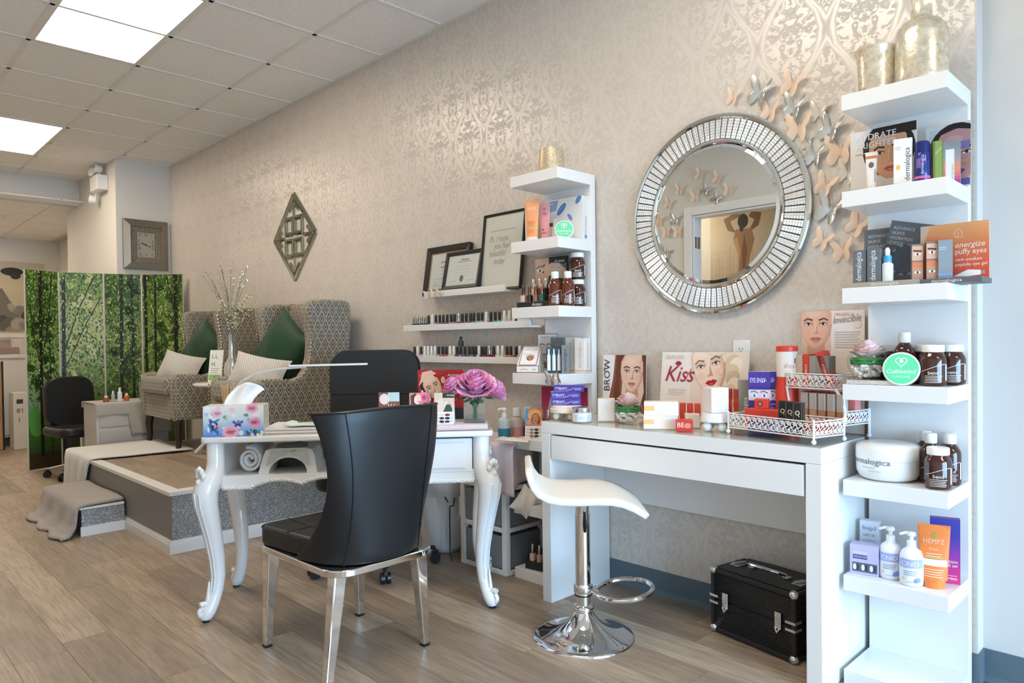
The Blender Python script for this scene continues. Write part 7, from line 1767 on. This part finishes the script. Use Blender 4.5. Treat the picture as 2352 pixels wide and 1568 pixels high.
card('kiss_poster', 'wide sealed kiss poster with a blonde woman and red lips', 'poster', (.572, -.070, DZ_), 0, .400, .288, kiss, tilt=7)
def invin(p, w, h):
    p.rect(0, 0, w, h, 'e9dcd2'); p.rect(0, h * .30, w * .48, h * .99, 'dcbca8'); p.poly([(0, h * .99), (0, h * .86), (w * .06, h * .95), (w * .40, h * .96), (w * .48, h * .86), (w * .48, h * .99)], '5a3c2e'); p.face(w * .235, h * .865, h * .36, 'e2b297', '5a3c2e', 'c4756a', 0, hairback=False, neck=True); p.text('MIRABELLA', w * .54, h * .955, .011, 'd98f86', wmax=w * .30); p.text('Invincible', w * .52, h * .89, .026, '8f857c', shear=.35, wmax=w * .44, rot=6); p.ell(w * .9, h * .88, .012, .012, 'e3d2c6'); p.lines(w * .54, w * .94, h * .82, 7, .009, .0022, 'b9aaa0')
card('invincible_poster', 'tall invincible make-up poster of a woman behind the tiered tray', 'poster', (1.085, -.030, DZ_), 0, .222, .437, invin, tilt=1)
# tubes and boxes
for i in range(7): carton('lipstick_box', ORD[i] + ' red lipstick box from the left in the row before the kiss poster', 'box', (.437 + .030 * i, -.200 + .006 * i, DZ_), 30, .024, .024, .086 if i > 2 else .082, 'd84a38', top=lambda p, w, d: p.rect(.002, .002, w - .002, d - .002, 'e2604c'), front=lambda p, w, h: p.rect(0, h * .1, w, h * .28, 'e9ddd4'), group='red lipstick boxes')
for i, (z, la) in enumerate(((0, 'lower'), (.0515, 'upper'))): carton('ampoule_box', la + ' of the two stacked white and orange boxes at the desk front', 'box', (.552 + .004 * i, -.325, DZ_ + z), 36 - 3 * i, .128, .062, .051, 'f4e9da', front=lambda p, w, h: (p.rect(0, 0, w, h, 'f6eee4'), p.rect(0, h * .34, w * .30, h * .70, 'f2bf7c'), p.lines(w * .34, w * .95, h * .70, 4, .009, .0025, 'e6dccf')), side=lambda p, w, h: p.rect(0, 0, w, h, 'f3c98e'), group='stacked white and orange boxes')
carton('tester_box', 'low red and cream tester box beside the white riser', 'box', (.660, -.330, DZ_), 36, .060, .05, .040, 'c8352c', front=lambda p, w, h: (p.rect(0, 0, w, h, 'c9302a'), p.text('BE', w * .06, h * .35, .018, 'f2ddd4'), p.ell(w * .68, h * .5, .012, .010, 'd98a6a')))
carton('tester_box', 'cream tester box behind the stacked white and orange boxes', 'box', (.630, -.225, DZ_), 36, .055, .05, .052, 'f0e2d4')
carton('perfume_box', 'white cube box with pink dots on the white riser', 'box', (.752, -.262, DZ_ + .0684), 58, .070, .070, .092, 'ece6e4', front=lambda p, w, h: p.lines(w * .3, w * .55, h * .5, 2, .010, .002, 'd6cdca'), side=lambda p, w, h: [p.ell(w * (.25 + .16 * k), h * .52, .004, .005, 'c04a8a') for k in range(4)] + [p.ell(w * .5, h * .36, .004, .005, 'c04a8a')])
for i, (x, y) in enumerate(((.752, -.160), (.786, -.168))): 
    o = thing('lip_gloss', ('left' if i == 0 else 'right') + ' red lip gloss tube behind the white riser', 'lip gloss', (x, y, DZ_), 20, 'red lip gloss tubes'); MB().rbox(-.010, .010, -.010, .010, 0, .115, .004).build('tube', cmat('d2402f', .3), o); MB().rbox(-.0105, .0105, -.0105, .0105, .1155, .150, .004).build('cap', cmat('b5332a', .3), o)
for i, (x, y) in enumerate(((.795, -.245), (.812, -.232))): o = thing('eyeliner_pen', ('left' if i == 0 else 'right') + ' slim gold pen leaning beside the white riser', 'pen', (x, y, DZ_ + .001), 0, 'slim gold pens'); o.rotation_euler = (R(-4), R(-7), 0); MB().lathe([(.0045, 0), (.0045, .085)], 10).build('barrel', cmat('caa27a', .25, .6), o); MB().lathe([(.0047, .0852), (.0047, .105), (.002, .112)], 10).build('cap', cmat('b08a60', .25, .6), o)
carton('skincare_box', 'dark taupe skincare box with white vertical lettering left of the eye serum boxes', 'box', (.812, -.150, DZ_), 30, .050, .050, .185, '8d867c', front=derm('f0ece6'), side=lambda p, w, h: (p.rect(0, 0, w, h, '55504a'),))
def envyV(p, w, h):
    p.rect(0, 0, w, h, '4a3394'); p.rect(0, h * .52, w, h * .70, 'd9cfd8'); p.text('EYE ENVY', w * .08, h * .82, .017, 'f0ecf8', wmax=w * .7); p.line([(w * .6, h * .82), (w * .82, h * .86)], .002, 'f0ecf8'); p.rect(0, h * .72, w, h * .745, '3a2a7a')
    for x in (.27, .72): p.line([(w * (x - .18), h * .66), (w * x, h * .675), (w * (x + .16), h * .645)], .003, '4a4048'); p.ell(w * x, h * .60, w * .14, h * .022, 'f4f0f4'); p.ell(w * x, h * .60, w * .05, h * .022, '4a5a66')
    p.text('Eyelash', w * .94, h * .44, .009, 'e9e4f4', 'R', wmax=w * .5); p.text('& Brow', w * .94, h * .38, .009, 'e9e4f4', 'R', wmax=w * .5); p.text('SERUM', w * .94, h * .32, .010, 'f2eef8', 'R', wmax=w * .45)
for i, (dx, dy, la) in enumerate(((0, 0, 'front'), (.018, .030, 'rear'))): carton('eye_serum_carton', la + ' purple eye serum carton with printed eyes left of the red bottle', 'box', (.880 + dx, -.172 + dy, DZ_), 24, .076, .026, .218, 'ded6dc', front=envyV, side=lambda p, w, h: (p.rect(0, h * .7, w, h, '4a3394'), p.rect(0, 0, w, h * .5, '4a3394')))
rb = thing('red_bottle', 'tall red bottle with a cream band left of the tiered tray', 'bottle', (.965, -.130, DZ_)); MB().lathe([(.037, 0), (.040, .004), (.040, .165), (.038, .175), (.036, .200)], 28).build('body', cmat('d8412f', .35), rb); MB().lathe([(.0365, .2005), (.0365, .292)], 28).build('band', cmat('eadfd4', .4), rb); MB().lathe([(.038, .2925), (.038, .308), (.034, .312)], 28).build('cap', cmat('d8412f', .35), rb)
cylprint(rb, .0368, -62, lambda p, w, h: (p.text('fresh', w * .3, h * .35, .018, 'd9a38f', shear=.3), p.rect(w * .92, h * .55, w, h * .75, '4a2a22')), .06, .09, .20)
# tiered filigree tray
TA = -13.8; ty = thing('tiered_tray', 'white two tier filigree metal tray full of make-up on the dressing table', 'tray', (.996, -.344, DZ_), TA)
def tpt(x, y, z=0.0): a = R(TA); return (.996 + x * math.cos(a) - y * math.sin(a), -.344 + x * math.sin(a) + y * math.cos(a), DZ_ + z)
def lattice(p0, p1, z0, z1, name='filigree_panel'):
    b = MB(); P, Q = Vector((*p0, 0)), Vector((*p1, 0)); d = Q - P; L = d.length; d.normalize(); h = z1 - z0
    def pt(s, z): return tuple(P + d * s + Vector((0, 0, z)))
    for z in (z0, z1): b.tube([pt(0, z), pt(L, z)], .0022, 5)
    for s in (0, L): b.tube([pt(s, z0), pt(s, z1)], .0022, 5)
    n = max(2, round(L / .0235)); st = L / n
    for k in range(n):
        c = st * (k + .5)
        for sg, cz, fl in ((1, .66, 1), (-1, .34, -1), (1, .25, 1), (-1, .78, -1)):
            r = h * (.23 if cz in (.66, .34) else .14); pp = []
            ox = c + (.12 * st if cz in (.66, .25) else -.16 * st) + (.34 * st if cz in (.25, .78) else 0) * (1 if cz == .25 else -1)
            for q in range(13):
                t = q / 12; a = t * 2 * math.pi * 1.25 + (0.6 if fl > 0 else 3.6); rr_ = r * (1 - .72 * t)
                s = min(max(ox + sg * rr_ * math.cos(a), .001), L - .001); pp.append(pt(s, z0 + h * cz + rr_ * math.sin(a)))
            b.tube(pp, [.0022 - .0009 * q / 12 for q in range(13)], 4)
    return b.build(name, 'plastic_white', ty, smooth=60)
hl = .176; fz, hz_ = .022, .072
for a, b in (((-hl, 0), (hl, 0)), ((hl, 0), (hl, .155)), ((-hl, .155), (-hl, 0)), ((-hl, .155), (hl, .155))): lattice(a, b, fz, hz_)
MB().box(-hl, hl, 0.001, .154, fz - .001, fz + .001).build('lower_floor', 'plastic_white', ty, smooth=0)
for a, b in (((-.032, .292), (hl, .292)), ((hl, .160), (hl, .292)), ((-.032, .292), (-.032, .160))): lattice(a, b, .050, .095)
MB().box(-.032, hl, .160, .292, .049, .051).build('middle_floor', 'plastic_white', ty, smooth=0)
ux0, ux1, uy0, uy1 = -.055, .138, .165, .290
for a, b in (((ux0, uy0), (ux1, uy0)), ((ux1, uy0), (ux1, uy1)), ((ux0, uy1), (ux0, uy0)), ((ux0, uy1), (ux1, uy1))): lattice(a, b, .165, .215)
MB().box(ux0, ux1, uy0, uy1, .164, .166).build('upper_floor', 'plastic_white', ty, smooth=0)
for x, y, z1 in ((-hl, 0, .072), (hl, 0, .072), (hl, .155, .072), (-hl, .155, .072)):
    MB().tube([(x, y, .014), (x, y, z1)], .0035, 6).ball((x, y, .008), .008, 10, 6).ball((x, y, z1 + .003), .005, 8, 5).build('corner_post', 'plastic_white', ty)
for x in (-.032, hl): MB().tube([(x, .292, .014), (x, .292, .10)], .0045, 6).ball((x, .292, .008), .008, 10, 6).build('rear_post', 'plastic_white', ty)
for x in (ux0, ux1): MB().tube([(x, uy1, .05), (x, uy1, .215)], .0045, 6).build('rear_post', 'plastic_white', ty)
MB().tube([(hl, .16, .06), (hl - .004, .165, .10), (hl - .012, .168, .13), (ux1, uy0, .168)], .005, 6).build('scroll_support', 'plastic_white', ty)
MB().tube([(-.032, .17, .05), (ux0 + .008, .168, .11), (ux0, uy0, .168)], .004, 6).build('scroll_support', 'plastic_white', ty)
def qf(p, w, h): p.rect(0, 0, w, h, '25211e'); p.line([(.002, .002), (w - .002, .002), (w - .002, h - .002), (.002, h - .002), (.002, .002)], .0012, '8a7a62'); p.ell(w * .5, h * .68, w * .24, w * .24, 'e9dcc6', n=20); p.ell(w * .5, h * .68, w * .16, w * .16, '25211e', n=20); p.line([(w * .55, h * .62), (w * .70, h * .56)], .002, 'e9dcc6'); p.lines(w * .25, w * .75, h * .40, 2, .005, .0016, 'b5a58c'); p.lines(w * .3, w * .7, h * .2, 2, .005, .0012, '9a8a72')
for i in range(3): carton('lash_serum_box', ORD[i] + ' black box with a gold Q from the left in the tiered tray', 'box', tpt(.028 + .037 * i, .045 - .010 * i, fz + .0015), TA + 18, .031, .026, .105, '25211e', front=qf, side=lambda p, w, h: p.rect(0, 0, w, h, '3a332d'), group='black boxes with a gold Q')
carton('palette_box', 'red undressed palette box lying at the left of the tiered tray', 'box', tpt(-.085, .085, fz + .0015), TA + 10, .130, .05, .066, 'd8483a', front=lambda p, w, h: (p.text('Undressed', w * .94, h * .35, .020, 'efd2c8', 'R', shear=.35, wmax=w * .55), p.ell(w * .28, h * .06, .008, .006, '6a1f1a')))
carton('blush_box', 'small red blush box on the red palette box in the tray', 'box', tpt(-.105, .095, fz + .068), TA + 28, .046, .03, .034, 'd8402f', front=lambda p, w, h: (p.ell(w * .4, h * .5, .010, .010, '5a3a33'), p.ell(w * .4, h * .5, .006, .006, 'b58a7a')))
carton('mascara_box', 'flat purple box lying at the front of the tiered tray', 'box', tpt(-.020, .016, fz + .0015), TA - 2, .150, .022, .040, '7d5a9a', side=lambda p, w, h: p.rect(w * .2, h * .3, w * .8, h * .8, 'cfc4dc'), front=lambda p, w, h: p.rect(w * .80, h * .2, w * .95, h * .8, 'cfd0e6'))
for i in range(4): carton('concealer_box', ORD[i] + ' low red box from the left on the floor of the tray', 'box', tpt(-.140 + .090 * i, .125, fz + .0015), TA + 5, .055, .035, .034, ('c8352c', 'e9d9c6', 'd85a48', 'b83028')[i], group='low boxes in the tray')
for i in range(5):
    o = thing('foundation_bottle', ORD[i] + ' silver capped foundation bottle from the left in the tiered tray', 'foundation', tpt(.005 + .038 * i, .190 - .004 * i, .0515), TA, 'silver capped foundation bottles'); tone = ('b98a66', 'c49a76', 'b07d58', 'b88a62', 'a8764f')[i]
    MB().rbox(-.015, .015, -.012, .012, 0, .040, .005).build('bottle', cmat(tone, .15, coat=.4), o); MB().rbox(-.0155, .0155, -.0125, .0125, .0405, .098, .006).build('cap', cmat('c9c5c0', .35, .45), o)
for i in range(6): carton('foundation_box', ORD[i] + ' red foundation box from the left behind the silver caps', 'box', tpt(-.012 + .034 * i, .235, .0515), TA, .030, .030, .100, ('dd5748', 'd84f42', 'de5d4e', 'dd6a63', 'df7a78', 'e08a88')[i], group='red foundation boxes')
for i, (c, w_, h_, t_) in enumerate((('c9b49a', .024, .112, 0), ('d8402f', .022, .116, 0), ('9a948b', .026, .110, 0), ('8d877e', .026, .112, 0), ('857f77', .024, .110, 0), ('d64a42', .026, .128, 20))):
    b_ = carton('make_up_box', ('narrow beige make-up box, leftmost on the upper tray', 'narrow red make-up box near the left of the upper tray', 'grey make-up box, third on the upper tray', 'grey make-up box, fourth on the upper tray', 'grey make-up box, fifth on the upper tray', 'red make-up box leaning at the right of the upper tray')[i], 'box', tpt(-.036 + .026 * i + (.004 if i < 5 else -.005), .225, .1665 + (0 if i < 5 else .004)), TA, w_, .040, h_, c, front=(lambda p, w, h: p.text('MIRABELLA', w * .7, h * .2, .008, 'efe2da', rot=90, wmax=h * .7)) if i in (1, 5) else None, group='make-up boxes on the upper tray')
    if t_: b_.rotation_euler = (0, R(-t_), R(TA))
# painting in the room behind the doorway (seen in the mirror)
def figure(p, w, h):
    p.vgrad(0, 0, w, h, ['a8927a', 'c9b9a2', 'd9cdb8', 'cfc0a6'], 12)
    for i in range(12): p.rect(w * (.06 + .08 * i), h * .1, w * (.075 + .08 * i), h * (.5 + .04 * (i % 5)), ('c4b398', 'd6cab4')[i % 2]); p.k -= 1
    p.k += 1
    p.poly([(w * .43, h * .74), (w * .30, h * .80), (w * .26, h * .92), (w * .40, h * .95), (w * .44, h * .90), (w * .36, h * .86), (w * .40, h * .80), (w * .50, h * .72)], '7d5a40'); p.poly([(w * .60, h * .74), (w * .74, h * .78), (w * .80, h * .90), (w * .62, h * .96), (w * .54, h * .92), (w * .70, h * .87), (w * .66, h * .80)], '8f6c50')
    p.poly([(w * .40, h * .78), (w * .36, h * .66), (w * .42, h * .50), (w * .45, h * .38), (w * .42, h * .30), (w * .60, h * .30), (w * .58, h * .40), (w * .60, h * .54), (w * .66, h * .68), (w * .62, h * .78)], 'a57f5f'); p.poly([(w * .50, h * .74), (w * .46, h * .55), (w * .50, h * .36), (w * .53, h * .36), (w * .54, h * .56)], '7a583f'); p.poly([(w * .60, h * .70), (w * .56, h * .56), (w * .58, h * .42), (w * .60, h * .54), (w * .655, h * .68)], 'c9a584')
    p.ell(w * .52, h * .86, w * .075, h * .075, '2b1f18'); p.ell(w * .54, h * .80, w * .03, h * .05, '2b1f18'); p.poly([(w * .41, h * .31), (w * .61, h * .31), (w * .66, h * .18), (w * .60, h * .05), (w * .42, h * .05), (w * .38, h * .2)], 'e4dccb'); p.poly([(w * .55, h * .30), (w * .61, h * .30), (w * .60, h * .12), (w * .54, h * .16)], 'b5a68e'); p.rect(w * .34, 0, w * .80, h * .05, '4a2f22')
card('canvas_painting', 'canvas painting of a person seen from behind with raised arms, reflected in the mirror', 'painting', (-1.42, -4.205, 1.47), 180, .78, 1.0, figure, th=.03)
